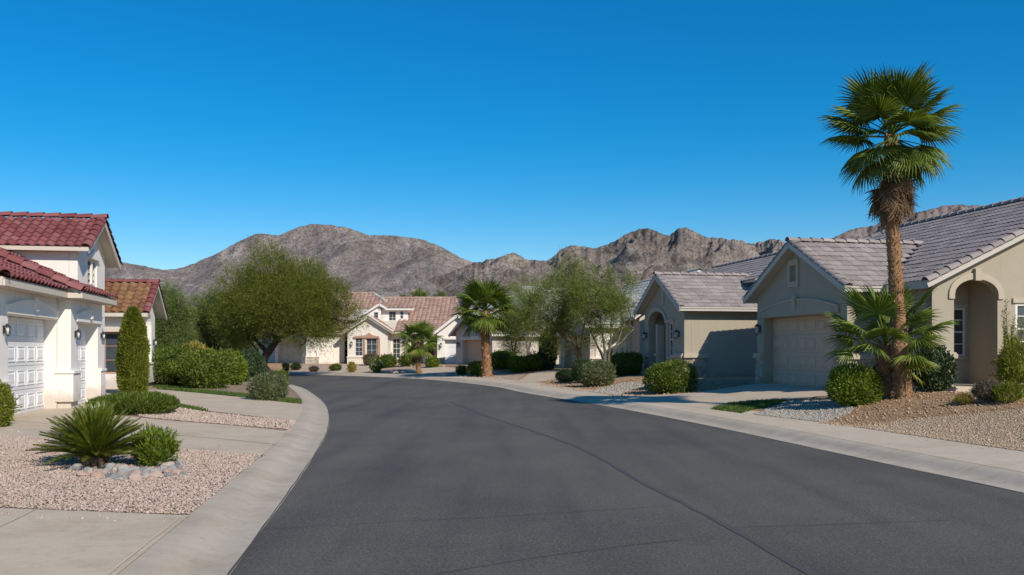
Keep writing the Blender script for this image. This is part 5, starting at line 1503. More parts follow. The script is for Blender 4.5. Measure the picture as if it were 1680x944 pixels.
def house_bend_garage():
    rz = math.atan2(0.6, 0.8)
    h = House('house', 'cream house with a shaded grey garage door half hidden under the mesquite crown', 'house', 0, 0, 0.35, rz, (-16.1, 71.5))
    C = M['cream']; zb = 0.15
    facade(h, 'wall', 's', 0.0, -1, rect(0, 6.2, zb, 3.0), [rect(0.75, 5.6, zb + 0.01, 2.4)], C, 0.3)
    garage_door(h, 's', 0.28, -1, 0.75, 5.6, zb + 0.02, 2.39, 8, 4, M['grey_stucco'], False)
    facade(h, 'wall', 't', 0.0, -1, rect(0.305, 3.3, zb, 3.0), [], C, 0.25)
    facade(h, 'wall', 't', 6.2, 1, rect(0.305, 6.3, zb, 3.0), [], C, 0.25)
    ledge_stones(h, 't', 0.0, -1, 0.02, 1.05, 0.3, 1.05, M['ledge_stone'], 6, None, 0.25, 0.5)
    mb = h.mb(); abox(mb, 't', 0.0, -1, -0.08, 1.1, 1.05, 1.15, 0, 0.12); h.part('wainscot_cap', mb, M['cream_trim'])
    mb = h.mb(); abox(mb, 's', 0.0, -1, -0.1, 0.72, 1.05, 1.15, 0, 0.1); abox(mb, 's', 0.0, -1, -0.08, 0.70, 0.3, 1.049, 0, 0.08); h.part('wainscot_cap', mb, M['cream_trim'])
    g1 = deck(h, [(-0.35, -0.35, 2.98), (6.5, -0.35, 2.98), (6.5, 3.1, 4.6), (-0.35, 3.1, 4.6)], 0.1, M['fascia'])
    far_tiles(h, g1, (-0.35, -0.35, 2.99), (1, 0, 0), (0, 3.45, 1.62), 6.8, 3.8, M['pink_tile'])
    g2 = deck(h, [(-0.35, 6.55, 2.98), (-0.35, 3.1, 4.6), (6.5, 3.1, 4.6), (6.5, 6.55, 2.98)], 0.1, M['fascia'])
    facade(h, 'gable_wall', 's', 0.0, -1, [(0, 3.001), (6.2, 3.001), (3.1, 4.45)], [], C, 0.2)
house_bend_garage()

def house_white_garage():
    h = House('house', 'white gabled house with a plain white garage door beside the young palm', 'house', -5.3, 66.0, 0.4, 0.0, (-0.5, 5.5))
    W = M['white']; zb = 0.2
    gz = lambda x: 2.95 + 0.78 * (1.75 - abs(x + 3.75))
    facade(h, 'wall', 't', 66.0, -1, [(-5.35, zb), (-2.1, zb), (-2.1, gz(-2.1)), (-3.75, gz(-3.75)), (-5.35, gz(-5.35))], [rect(-4.75, -2.45, zb + 0.01, 2.42)], W, 0.3)
    garage_door(h, 't', 66.28, -1, -4.75, -2.45, zb + 0.02, 2.41, 4, 4, M['door_white'], False)
    mb = h.mb(); mb.box(-5.35, -5.1, 66.31, 70.5, zb, 2.95); mb.box(-2.3, -2.1, 66.31, 70.5, zb, 2.95); h.part('wall', mb, W)
    ledge_stones(h, 't', 66.0, -1, -5.33, -4.80, 0.35, 0.98, M['ledge_stone'], 5, None, 0.2, 0.4)
    mb = h.mb(); abox(mb, 't', 66.0, -1, -5.4, -4.77, 0.98, 1.07, 0, 0.11); h.part('wainscot_cap', mb, W)
    mb = h.mb(); abox(mb, 't', 66.0, -1, -4.9, -2.3, 2.44, 2.60, 0, 0.1); h.part('door_trim', mb, M['white_trim'])
    lantern(h, 't', 66.0, -1, -5.05, 2.0, 1.6)
    rt = M['pink_tile']
    g1 = deck(h, [(-5.7, 65.7, 2.88), (-3.75, 65.7, 4.40), (-3.75, 70.8, 4.40), (-5.7, 70.8, 2.88)], 0.1, M['white_trim'])
    far_tiles(h, g1, (-5.7, 70.8, 2.89), (0, -1, 0), (1.95, 0, 1.52), 4.9, 2.4, rt)
    g2 = deck(h, [(-1.8, 65.7, 2.88), (-1.8, 70.8, 2.88), (-3.75, 70.8, 4.40), (-3.75, 65.7, 4.40)], 0.1, M['white_trim'])
    far_tiles(h, g2, (-1.8, 65.75, 2.89), (0, 1, 0), (-1.95, 0, 1.52), 4.9, 2.4, rt)
    boards(h, 'rake_board', [((-5.72, 65.68, 2.80), (-3.75, 65.68, 4.33), 0.05, 0.2), ((-1.78, 65.68, 2.80), (-3.75, 65.68, 4.33), 0.05, 0.2)], M['white_trim'])
house_white_garage()

def house_bend_grey():
    rz = math.atan2(0.6, 0.8)
    h = House('house', 'grey stucco house with pale tiled roof and shaded garage behind the stout palm', 'house', 0, 0, 0.4, rz, (-1.4, 65.0))
    T = M['grey_stucco']; zb = 0.2
    gz = lambda b: 2.78 + 0.70 * (2.75 - abs(b - 2.35)) - 0.05
    facade(h, 'wall', 's', 0.0, -1, [(0, zb), (4.7, zb), (4.7, gz(4.7)), (2.35, gz(2.35)), (0, gz(0))], [rect(0.9, 3.8, zb + 0.01, 2.35)], T, 0.35)
    garage_door(h, 's', 0.33, -1, 0.9, 3.8, zb + 0.02, 2.34, 6, 4, M['taupe_door'], False)
    mb = h.mb(); abox(mb, 's', 0.0, -1, 0.75, 3.95, 2.37, 2.62, 0, 0.08); h.part('door_trim', mb, M['cream_trim'])
    lantern(h, 's', 0.0, -1, 4.25, 2.0, 1.7)
    facade(h, 'wall', 't', 0.0, -1, rect(0.355, 4.2, zb, 2.85), [], T, 0.25)
    facade(h, 'wall', 't', 4.7, 1, rect(0.355, 4.2, zb, 2.85), [], T, 0.25)
    facade(h, 'wall', 't', 1.4, -1, rect(4.21, 18.6, zb, 3.3), [rect(5.0, 5.7, 0.6, 2.4), rect(7.6, 8.3, 0.9, 2.3), rect(10.6, 11.4, 0.45, 2.5)], T, 0.25)
    for a, b, c, d in ((5.0, 5.7, 0.6, 2.4), (7.6, 8.3, 0.9, 2.3)):
        window(h, 't', 1.4, -1, a, b, c, d, 2, 3, 0.08, 0.05, M['frame'], None, False)
    mb = h.mb(); mb.box(10.6, 11.4, 1.48, 1.54, 0.45, 2.5); h.part('door', mb, M['bark_dark'])
    mb = h.mb(); mb.box(3.9, 4.2, 0.02, 1.39, zb, 2.8); mb.box(18.3, 18.6, 1.66, 14.0, zb, 3.0); mb.box(4.21, 4.5, 4.71, 14.0, zb, 3.0); h.part('wall', mb, T)
    for a in (6.5, 9.4):
        mb = h.mb(); mb.box(a - 0.16, a + 0.16, -0.1, 0.22, zb, 2.75); h.part('porch_column', mb, M['white_trim'])
    rt = M['pale_tile']
    g1 = deck(h, [(-0.35, -0.4, 2.75), (5.5, -0.4, 2.75), (5.5, 2.35, 4.68), (-0.35, 2.35, 4.68)], 0.1, M['grey_tile'])
    far_tiles(h, g1, (-0.35, -0.4, 2.76), (1, 0, 0), (0, 2.75, 1.93), 5.8, 3.3, M['grey_tile'])
    g2 = deck(h, [(-0.35, 5.1, 2.75), (-0.35, 2.35, 4.68), (5.5, 2.35, 4.68), (5.5, 5.1, 2.75)], 0.1, M['grey_tile'])
    far_tiles(h, g2, (5.5, 5.1, 2.76), (-1, 0, 0), (0, -2.75, 1.93), 5.8, 3.3, M['grey_tile'])
    m1 = deck(h, [(4.0, -0.5, 2.80), (20.0, -0.5, 2.80), (17.5, 7.5, 6.85), (8.0, 7.5, 6.85)], 0.12, M['white_trim'])
    u = Vector((0, 8.0, 4.05))
    far_tiles(h, m1, (4.0, -0.5, 2.81), (1, 0, 0), u, 16.0, u.length, rt, lambda p: p.x > 4.0 + (p.y + 0.5) * 0.5 and p.x < 20.0 - (p.y + 0.5) * 0.31)
    deck(h, [(4.0, -0.5, 2.80), (8.0, 7.5, 6.85), (4.0, 15.5, 2.80)], 0.12, M['pale_tile'])
    deck(h, [(20.0, -0.5, 2.80), (20.0, 15.5, 2.80), (17.5, 7.5, 6.85)], 0.12, M['pale_tile'])
    deck(h, [(20.0, 15.5, 2.80), (4.0, 15.5, 2.80), (8.0, 7.5, 6.85), (17.5, 7.5, 6.85)], 0.12, M['pale_tile'])
    caps(h, m1, (8.0, 7.5, 6.93), (17.5, 7.5, 6.93), (0, 0, 1), 0.5, 0.13, rt, 'ridge_tile')
    caps(h, m1, (4.0, -0.5, 2.88), (8.0, 7.5, 6.93), (0, 0, 1), 0.5, 0.13, rt, 'hip_tile')
    boards(h, 'fascia', [((4.0, -0.53, 2.72), (20.0, -0.53, 2.72), 0.05, 0.17), ((-0.35, -0.43, 2.68), (4.0, -0.43, 2.68), 0.05, 0.16)], M['white_trim'])
    boards(h, 'rake_board', [((-0.37, -0.43, 2.66), (-0.37, 2.35, 4.60), 0.05, 0.18), ((-0.37, 5.13, 2.66), (-0.37, 2.35, 4.60), 0.05, 0.18)], M['fascia_taupe'])
house_bend_grey()

def house_right_third():
    h = House('house', 'pale stucco house with sunlit white side wall behind the many-stemmed palo verde', 'house', 14.4, 50.2, 0.4)
    T = M['grey_stucco']; zb = 0.2; rt = M['pale_tile']
    gz = lambda t: 3.05 + 0.52 * (3.7 - abs(t - 53.6)) - 0.05
    facade(h, 'wall', 's', 14.4, -1, [(50.2, zb), (57.0, zb), (57.0, gz(57)), (53.6, gz(53.6)), (50.2, gz(50.2))], [rect(51.2, 56.0, zb + 0.01, 2.5)], T, 0.35)
    garage_door(h, 's', 14.73, -1, 51.2, 56.0, zb + 0.02, 2.49, 8, 4, M['taupe_door'], False)
    facade(h, 'wall', 't', 50.2, -1, rect(14.755, 18.5, zb, 3.05), [], M['white'], 0.25)
    facade(h, 'wall', 't', 57.0, 1, rect(14.755, 18.5, zb, 3.05), [], T, 0.25)
    mb = h.mb(); mb.box(16.8, 23.4, 48.6, 60.0, zb, 3.35); h.part('wall', mb, T)
    ledge_stones(h, 't', 50.2, -1, 14.42, 15.3, 0.4, 1.1, M['ledge_stone'], 5, None, 0.25, 0.5)
    mb = h.mb(); abox(mb, 't', 50.2, -1, 14.35, 15.35, 1.1, 1.2, 0, 0.12); h.part('wainscot_cap', mb, M['cream_trim'])
    lantern(h, 's', 14.4, -1, 50.7, 2.1, 1.7)
    g1 = deck(h, [(14.0, 49.85, 3.02), (18.9, 49.85, 3.02), (18.9, 53.6, 5.0), (14.0, 53.6, 5.0)], 0.1, M['white_trim'])
    far_tiles(h, g1, (14.0, 49.85, 3.03), (1, 0, 0), (0, 3.75, 1.98), 4.8, 4.2, rt)
    g2 = deck(h, [(14.0, 57.35, 3.02), (14.0, 53.6, 5.0), (18.9, 53.6, 5.0), (18.9, 57.35, 3.02)], 0.1, M['white_trim'])
    far_tiles(h, g2, (18.9, 57.35, 3.03), (-1, 0, 0), (0, -3.75, 1.98), 4.8, 4.2, rt)
    m1 = deck(h, [(16.4, 48.2, 3.4), (20.2, 48.2, 6.1), (20.2, 60.4, 6.1), (16.4, 60.4, 3.4)], 0.1, M['white_trim'])
    far_tiles(h, m1, (16.4, 60.4, 3.41), (0, -1, 0), (3.8, 0, 2.7), 12.2, 4.6, rt)
    m2 = deck(h, [(24.0, 48.2, 3.4), (24.0, 60.4, 3.4), (20.2, 60.4, 6.1), (20.2, 48.2, 6.1)], 0.1, rt)
    facade(h, 'gable_wall', 't', 48.6, -1, [(16.8, 3.351), (23.6, 3.351), (20.2, 5.85)], [], T, 0.2)
    caps(h, m1, (20.2, 48.2, 6.17), (20.2, 60.4, 6.17), (0, 0, 1), 0.5, 0.13, rt, 'ridge_tile')
    boards(h, 'fascia', [((14.0, 49.83, 2.95), (18.9, 49.83, 2.95), 0.05, 0.16)], M['white_trim'])
    boards(h, 'rake_board', [((13.98, 49.83, 2.93), (13.98, 53.6, 4.92), 0.05, 0.18), ((13.98, 57.37, 2.93), (13.98, 53.6, 4.92), 0.05, 0.18)], M['white_trim'])
house_right_third()

def house_left_far():
    h = House('house', 'white house wall and pink roof glimpsed left of the mesquite trunk', 'house', -24.5, 80.0, 0.4, 0.0)
    mb = h.mb(); mb.box(-31, -19.8, 80, 88, 0.2, 3.0); h.part('wall', mb, M['white'])
    window(h, 't', 80.0, -1, -24.0, -22.8, 1.0, 2.3, 2, 3, -0.02, 0.06, M['frame'], None, False)
    m1 = deck(h, [(-31.4, 79.6, 2.98), (-19.4, 79.6, 2.98), (-21.5, 84.0, 5.1), (-31.4, 84.0, 5.1)], 0.1, M['fascia'])
    far_tiles(h, m1, (-31.4, 79.6, 2.99), (1, 0, 0), (0, 4.4, 2.12), 12, 4.9, M['pink_tile'], lambda p: p.x < -19.4 - (p.y - 79.6) * 0.48)
    deck(h, [(-19.4, 79.6, 2.98), (-19.4, 88.4, 2.98), (-21.5, 84.0, 5.1)], 0.1, M['fascia'])
    deck(h, [(-19.4, 88.4, 2.98), (-31.4, 88.4, 2.98), (-31.4, 84.0, 5.1), (-21.5, 84.0, 5.1)], 0.1, M['fascia'])
house_left_far()

def tv_antenna():
    p = at(707, 545, 82.0)
    r = empty('antenna', (p.x, p.y, 3.4), 0, 'thin television antenna mast with crossed rods above the pink roofs', 'antenna')
    mb = MB(); mb.tube([(0, 0, 0), (0, 0, 5.9)], 0.035, 6); obj('mast', mb.mesh('mast'), M['steel'], r)
    mb = MB(); mb.tube([(-0.95, 0, 2.35), (1.65, 0, 2.42)], 0.022, 6); bo = obj('boom', mb.mesh('boom'), M['steel'], r)
    for i in range(9):
        x = -0.9 + i * 0.31
        mb = MB(); mb.tube([(x, -0.45 + 0.02 * i, 2.36 + 0.008 * i), (x, 0.45 - 0.02 * i, 2.36 + 0.008 * i)], 0.018, 5); obj('rod', mb.mesh('rod'), M['steel'], bo)
tv_antenna()
# ------------------------------------------------------------------ plants
def unit(v):
    return v / np.maximum(np.linalg.norm(v, axis=-1, keepdims=True), 1e-9)
def leaf_quads(P, D, ln, wd, rng):
    """rhombus leaves: base P, axis D, returns vertices and quads"""
    n = len(P)
    D = unit(D); r = rng.normal(size=(n, 3)); Sd = unit(np.cross(D, r))
    ln = np.broadcast_to(ln, (n,))[:, None]; wd = np.broadcast_to(wd, (n,))[:, None]
    mid = P + D * ln * 0.45
    V = np.stack([P, mid + Sd * wd / 2, P + D * ln, mid - Sd * wd / 2], 1).reshape(-1, 3)
    return V, np.arange(4 * n).reshape(-1, 4)
def lumps(D, rng, k=7, amp=0.16):
    a = np.zeros(len(D))
    for _ in range(k):
        c = unit(rng.normal(size=3)); a += np.maximum(D @ c, 0) ** 6 * rng.uniform(-0.5, 1)
    return 1 + amp * a
def plant_root(name, label, cat, loc, group=None):
    return empty(name, loc, 0, label, cat, group)

def shrub(name, label, cat, l, r, top, base, mat, leaf=(0.05, 0.022), dens=1.0, p=2.4, lump=0.16, up=0.35, group=None, depth=None, core=0.80, thin=0.13, seed=None, petals=None, cap=15000):
    rng = np.random.default_rng(seed if seed is not None else int(l * 7 + base))
    f = spot((l + r) / 2, base)
    w = (r - l) / FPX * f.y / 2
    hgt = (base - top) / FPX * f.y * 1.03
    dp = depth if depth else w * 0.85
    c = Vector((f.x * (1 + dp * 0.55 / f.y), f.y + dp * 0.55, 0)); c.z = H(c.x, c.y)
    w *= 1 + dp * 0.55 / f.y
    root = plant_root(name, label, cat, c, group)
    area = 2.6 * math.pi * ((w * hgt / 2) + (w * dp) * 0.5 + hgt * dp / 2)
    n = int(min(cap, dens * 2.6 * area / (leaf[0] * leaf[1])))
    D = unit(rng.normal(size=(n, 3)))
    pn = (np.abs(D) ** p).sum(1) ** (1 / p)
    rad = lumps(D, rng, 9, lump) / pn
    shell = 1 - np.abs(rng.normal(0, thin, n)); shell = np.clip(shell + (rng.random(n) < 0.06) * rng.uniform(0, 0.14, n), 0.3, 1.3)
    sc = np.array([w, dp, hgt / 2])
    P = D * (rad * shell)[:, None] * sc
    P[:, 2] = np.maximum(P[:, 2] + hgt / 2, 0.015 + rng.random(n) * 0.05)
    ax = D * 0.8 + rng.normal(0, 0.65, (n, 3)); ax[:, 2] += up
    V, F = leaf_quads(P, ax, leaf[0] * rng.uniform(0.6, 1.3, n), leaf[1] * rng.uniform(0.7, 1.2, n), rng)
    me = np_mesh('foliage', V, F)
    obj('foliage', me, mat, root)
    if petals:
        k = petals
        D2 = unit(rng.normal(size=(k, 3))); P2 = D2 * sc * 1.02; P2[:, 2] = np.abs(P2[:, 2]) * 0.9 + hgt / 2
        V, F = leaf_quads(P2, rng.normal(size=(k, 3)), 0.09, 0.08, rng)
        obj('blossom', np_mesh('blossom', V, F), M['petal'], root)
    # young shoots breaking the outline
    ns = int(26 + 10 * rng.random()); ds = unit(rng.normal(size=(ns, 3)) + np.array([0, 0, 0.5])); pr = 1 / (np.abs(ds) ** p).sum(1) ** (1 / p)
    q0 = ds * pr[:, None] * sc * 0.95; q0[:, 2] = np.maximum(q0[:, 2] + hgt / 2, 0.1)
    sh_l = rng.uniform(0.10, 0.24, ns) * min(1.0, hgt * 1.1); kk = 9
    tt_ = (np.arange(kk) + 0.5) / kk; sdv = unit(ds + rng.normal(0, 0.35, (ns, 3)) + np.array([0, 0, 0.5]))
    PS = (q0[:, None] + sdv[:, None] * (sh_l[:, None] * tt_)[..., None]).reshape(-1, 3)
    DS = (np.repeat(sdv, kk, 0) + rng.normal(0, 0.6, (ns * kk, 3)))
    V, F = leaf_quads(PS, DS, leaf[0] * 0.9, leaf[1] * 0.9, rng)
    tag(obj('shoots', np_mesh('shoots', V, F), mat, root), None, None, None, 'stuff')
    # stems and inner twigs
    mb = MB()
    for i in range(9):
        t = rng.uniform(0, 6.28); q = rng.uniform(0.3, 0.75); z = rng.uniform(0.45, 0.8) * hgt
        mb.tube([(rng.normal(0, 0.04), rng.normal(0, 0.04), -0.05), (math.cos(t) * w * q * 0.5, math.sin(t) * dp * q * 0.5, z * 0.5), (math.cos(t) * w * q, math.sin(t) * dp * q, z)], [0.025, 0.017, 0.008], 5)
    obj('stem', mb.mesh('stem'), M['bark_brown'], root)
    if core:
        seg, rin = 14, 9
        vs = []; fs = []
        dirs = []
        for i in range(rin + 1):
            a = math.pi * i / rin
            for j in range(seg):
                b = 2 * math.pi * j / seg
                dirs.append((math.sin(a) * math.cos(b), math.sin(a) * math.sin(b), math.cos(a)))
        Dd = np.array(dirs); rr = 1 / (np.abs(Dd) ** p).sum(1) ** (1 / p)
        Q = Dd * rr[:, None] * sc * core * (1 + rng.uniform(-0.06, 0.06, len(Dd)))[:, None]; Q[:, 2] = np.maximum(Q[:, 2] + hgt / 2, 0.03)
        for i in range(rin):
            for j in range(seg):
                fs.append((i * seg + j, i * seg + (j + 1) % seg, (i + 1) * seg + (j + 1) % seg, (i + 1) * seg + j))
        obj('inner_foliage', np_mesh('inner_foliage', Q, np.array(fs), True), mat, root)
    return root

def column_shrub(name, label, cat, l, r, top, base, mat, prof, leaf, n, seed, stems=True):
    rng = np.random.default_rng(seed)
    f = spot((l + r) / 2, base); w = (r - l) / FPX * f.y / 2; hgt = (base - top) / FPX * f.y * 1.02
    c = Vector((f.x, f.y + w * 0.5, 0)); c.z = H(c.x, c.y)
    root = plant_root(name, label, cat, c)
    zz = rng.random(n); th = rng.uniform(0, 2 * np.pi, n)
    rp = np.interp(zz, [p[0] for p in prof], [p[1] for p in prof])
    rad = w * rp * (1 - np.abs(rng.normal(0, 0.10, n))) * (1 + 0.07 * np.sin(th * 5 + zz * 9) + 0.05 * np.sin(th * 3 - zz * 23))
    P = np.stack([np.cos(th) * rad, np.sin(th) * rad, zz * hgt], 1)
    D = np.stack([np.cos(th) * 0.7, np.sin(th) * 0.7, np.full(n, 0.75)], 1) + rng.normal(0, 0.4, (n, 3))
    V, F = leaf_quads(P, D, leaf[0] * rng.uniform(0.6, 1.3, n), leaf[1], rng)
    obj('foliage', np_mesh('foliage', V, F), mat, root)
    m = MB(); k = 10
    ring = []
    for i in range(12):
        z = i / 11; rr = w * float(np.interp(z, [p[0] for p in prof], [p[1] for p in prof])) * 0.80
        ring.append((z * hgt * 0.97 + 0.02, max(rr, 0.01)))
    m.tube([(0, 0, z) for z, _ in ring], [q for _, q in ring], k)
    obj('inner_foliage', m.mesh('inner_foliage', True), mat, root)
    m = MB(); m.tube([(0, 0, -0.1), (0, 0, hgt * 0.3)], [0.05, 0.03], 6); obj('trunk', m.mesh('trunk'), M['bark_brown'], root)
    return root

def clump_mask(P, rng, scale, thr):
    a = np.zeros(len(P))
    for _ in range(6):
        k = rng.normal(size=3) * scale; a += np.sin(P @ k + rng.uniform(0, 6.28))
    return a > thr
def spray_tree(name, label, cat, base, limbs, crown, mat, bark, sprays, strands, leaves, slen, leaf, seed, up=0.5, hollow=0.45, thr=-9, gap=1.3, droop=0.15, group=None, flat_bottom=None, twig_n=26):
    """open-crowned tree: limbs, twigs reaching through the crown, sprays of fine leaflets"""
    rng = np.random.default_rng(seed)
    B = Vector(base)
    root = plant_root(name, label, cat, B, group)
    ends = []
    for i, (pts, rad) in enumerate(limbs):
        m = MB(); pp = [Vector(p) for p in pts]
        # smooth the limb
        fine = catmull([(p.x, p.y) for p in pp], 0.12) if False else None
        q = []
        rr = []
        for a in range(len(pp) - 1):
            for k in range(4):
                t = k / 4; q.append(pp[a].lerp(pp[a + 1], t) + Vector(rng.normal(0, 0.02, 3)) * (1 if (a or k) else 0)); rr.append(rad[a] * (1 - t) + rad[a + 1] * t)
        q.append(pp[-1]); rr.append(rad[-1])
        m.tube(q, rr, 8); obj('trunk' if i == 0 else 'limb', m.mesh('limb', True), bark, root)
        ends.append(pp[-1]); 
        if len(pp) > 2: ends.append(pp[-2])
    allP = []; allD = []; allL = []
    tw = MB()
    for (cx, cy, cz, rx, ry, rz, frac) in crown:
        n = int(sprays * frac)
        D = unit(rng.normal(size=(n * 3, 3)))
        rr = (hollow ** 3 + (1 - hollow ** 3) * rng.random(n * 3)) ** (1 / 3) * lumps(D, rng, 12, 0.34) * 0.95
        C = D * rr[:, None] * np.array([rx, ry, rz]) + np.array([cx, cy, cz])
        keep = clump_mask(C, rng, gap, thr)
        if flat_bottom is not None:
            keep &= C[:, 2] > flat_bottom + rng.normal(0, 0.15, len(C))
        C = C[keep][:n]; D = D[keep][:n]
        n = len(C)
        for i in rng.choice(n, min(n, int(twig_n * max(frac, 0.3))), replace=False):
            e = min(ends, key=lambda q: (q - Vector(C[i])).length)
            mid = (Vector(C[i]) + e) / 2 + Vector(rng.normal(0, 0.12, 3))
            tw.tube([e, mid, Vector(C[i])], [0.035, 0.022, 0.008], 5, False)
        sd = D[:, None, :] * 0.75 + rng.normal(0, 0.55, (n, strands, 3)); sd[..., 2] += up
        sd = unit(sd)
        sl = slen * rng.uniform(0.5, 1.25, (n, strands))
        t = (np.arange(leaves) + 0.5) / leaves
        pts = C[:, None, None, :] + sd[:, :, None, :] * (sl[:, :, None] * t)[..., None]
        pts[..., 2] -= droop * (sl[:, :, None] * t ** 2)
        ld = sd[:, :, None, :] + rng.normal(0, 0.55, pts.shape)
        allP.append(pts.reshape(-1, 3)); allD.append(ld.reshape(-1, 3))
    P = np.concatenate(allP); D = np.concatenate(allD)
    V, F = leaf_quads(P, D, leaf[0] * rng.uniform(0.6, 1.3, len(P)), leaf[1] * rng.uniform(0.7, 1.2, len(P)), rng)
    obj('crown', np_mesh('crown', V, F), mat, root)
    if tw.v:
        tag(obj('twigs', tw.mesh('twigs', True), bark, root), None, None, None, 'stuff')
    return root

# ---- palms
def fan_mesh(name, Rl, nseg, spread, pet, droop, seed, ragged=0.12, width=0.045, fold=0.25):
    rng = np.random.default_rng(seed)
    V = []; F = []
    def add(vs, fs):
        b = len(V); V.extend(vs); F.extend([tuple(i + b for i in f) for f in fs])
    # petiole
    k = 5
    for i in range(k):
        a0, a1 = i / k, (i + 1) / k
        z0, z1 = -0.10 * pet * a0 ** 2, -0.10 * pet * a1 ** 2
        w0, w1 = 0.032 * (1 - 0.45 * a0), 0.032 * (1 - 0.45 * a1)
        add([(pet * a0, -w0, z0), (pet * a0, w0, z0), (pet * a1, w1, z1), (pet * a1, -w1, z1), (pet * a0, 0, z0 - 0.02), (pet * a1, 0, z1 - 0.02)], [(0, 1, 2, 3), (0, 3, 5, 4), (1, 4, 5, 2)])
    hub = (pet, 0, -0.10 * pet)
    dth = spread / nseg
    for i in range(nseg):
        th = -spread / 2 + dth * (i + 0.5)
        L_ = Rl * (0.72 + 0.28 * math.cos(th * 0.75)) * rng.uniform(1 - ragged, 1.0)
        c, s = math.cos(th), math.sin(th)
        def pt(r, side, zz):
            ex = -droop * (r / Rl) ** 2.2 * Rl - fold * abs(s) * r * 0.6
            return (hub[0] + c * r - s * side, hub[1] + s * r + c * side, hub[2] + ex + zz)
        r1, r2, r3 = 0.5 * L_, 0.78 * L_, L_
        w1 = r1 * math.tan(dth / 2) * 1.02; w2 = w1 * 0.62
        sag = rng.uniform(0.0, 0.16) * Rl
        vs = [hub, pt(r1, -w1, -0.012), pt(r1, 0, 0.012), pt(r1, w1, -0.012), pt(r2, -w2, -0.008 - sag * 0.25), pt(r2, 0, 0.006 - sag * 0.25), pt(r2, w2, -0.008 - sag * 0.25), pt(r3, 0, -sag)]
        add(vs, [(0, 1, 2), (0, 2, 3), (1, 4, 5, 2), (2, 5, 6, 3), (4, 7, 5), (5, 7, 6)])
    me = bpy.data.meshes.new(name); me.from_pydata(V, [], F); me.update()
    return me
def frond_matrix(az, el, roll=0.0, off=0.0):
    m = Matrix.Rotation(az, 4, 'Z') @ Matrix.Rotation(-el, 4, 'Y') @ Matrix.Rotation(roll, 4, 'X')
    return m @ Matrix.Translation((off, 0, 0))

def palm_trunk(root, pts, rad, boots, mat=None, boot_len=0.22, seed=1, ring=True):
    rng = np.random.default_rng(seed)
    pts = [Vector(p) for p in pts]
    q = []; rr = []
    n = 26
    for i in range(n + 1):
        t = i / n * (len(pts) - 1); a = min(int(t), len(pts) - 2); f = t - a
        q.append(pts[a].lerp(pts[a + 1], f)); rr.append((rad[a] * (1 - f) + rad[a + 1] * f) * (1 + rng.uniform(-0.05, 0.05)))
    m = MB(); m.tube(q, rr, 14); obj('trunk', m.mesh('trunk', True), mat or M['bark_palm'], root)
    if boots:
        P = []; D = []
        for i in range(boots):
            t = (i + 0.5) / boots; a = min(int(t * n), n - 1); f = t * n - a
            c = q[a].lerp(q[a + 1], f); r_ = rr[a] * 0.96; th = i * 2.39996
            o = Vector((math.cos(th), math.sin(th), 0))
            P.append(c + o * r_); D.append(o * rng.uniform(0.25, 0.6) + Vector((rng.normal(0, 0.2), rng.normal(0, 0.2), 1.0)))
        P = np.array([p[:] for p in P]); D = np.array([d[:] for d in D])
        V, F = leaf_quads(P, D, boot_len * rng.uniform(0.6, 1.2, len(P)), boot_len * 0.55, rng)
        # split husk edges: a second slimmer layer
        V2, F2 = leaf_quads(P + rng.normal(0, 0.03, P.shape), D + rng.normal(0, 0.35, D.shape), boot_len * 0.8, boot_len * 0.2, rng)
        tag(obj('leaf_bases', np_mesh('leaf_bases', np.concatenate([V, V2]), np.concatenate([F, F2 + len(V)])), M['boot'], root), None, None, None, 'stuff')

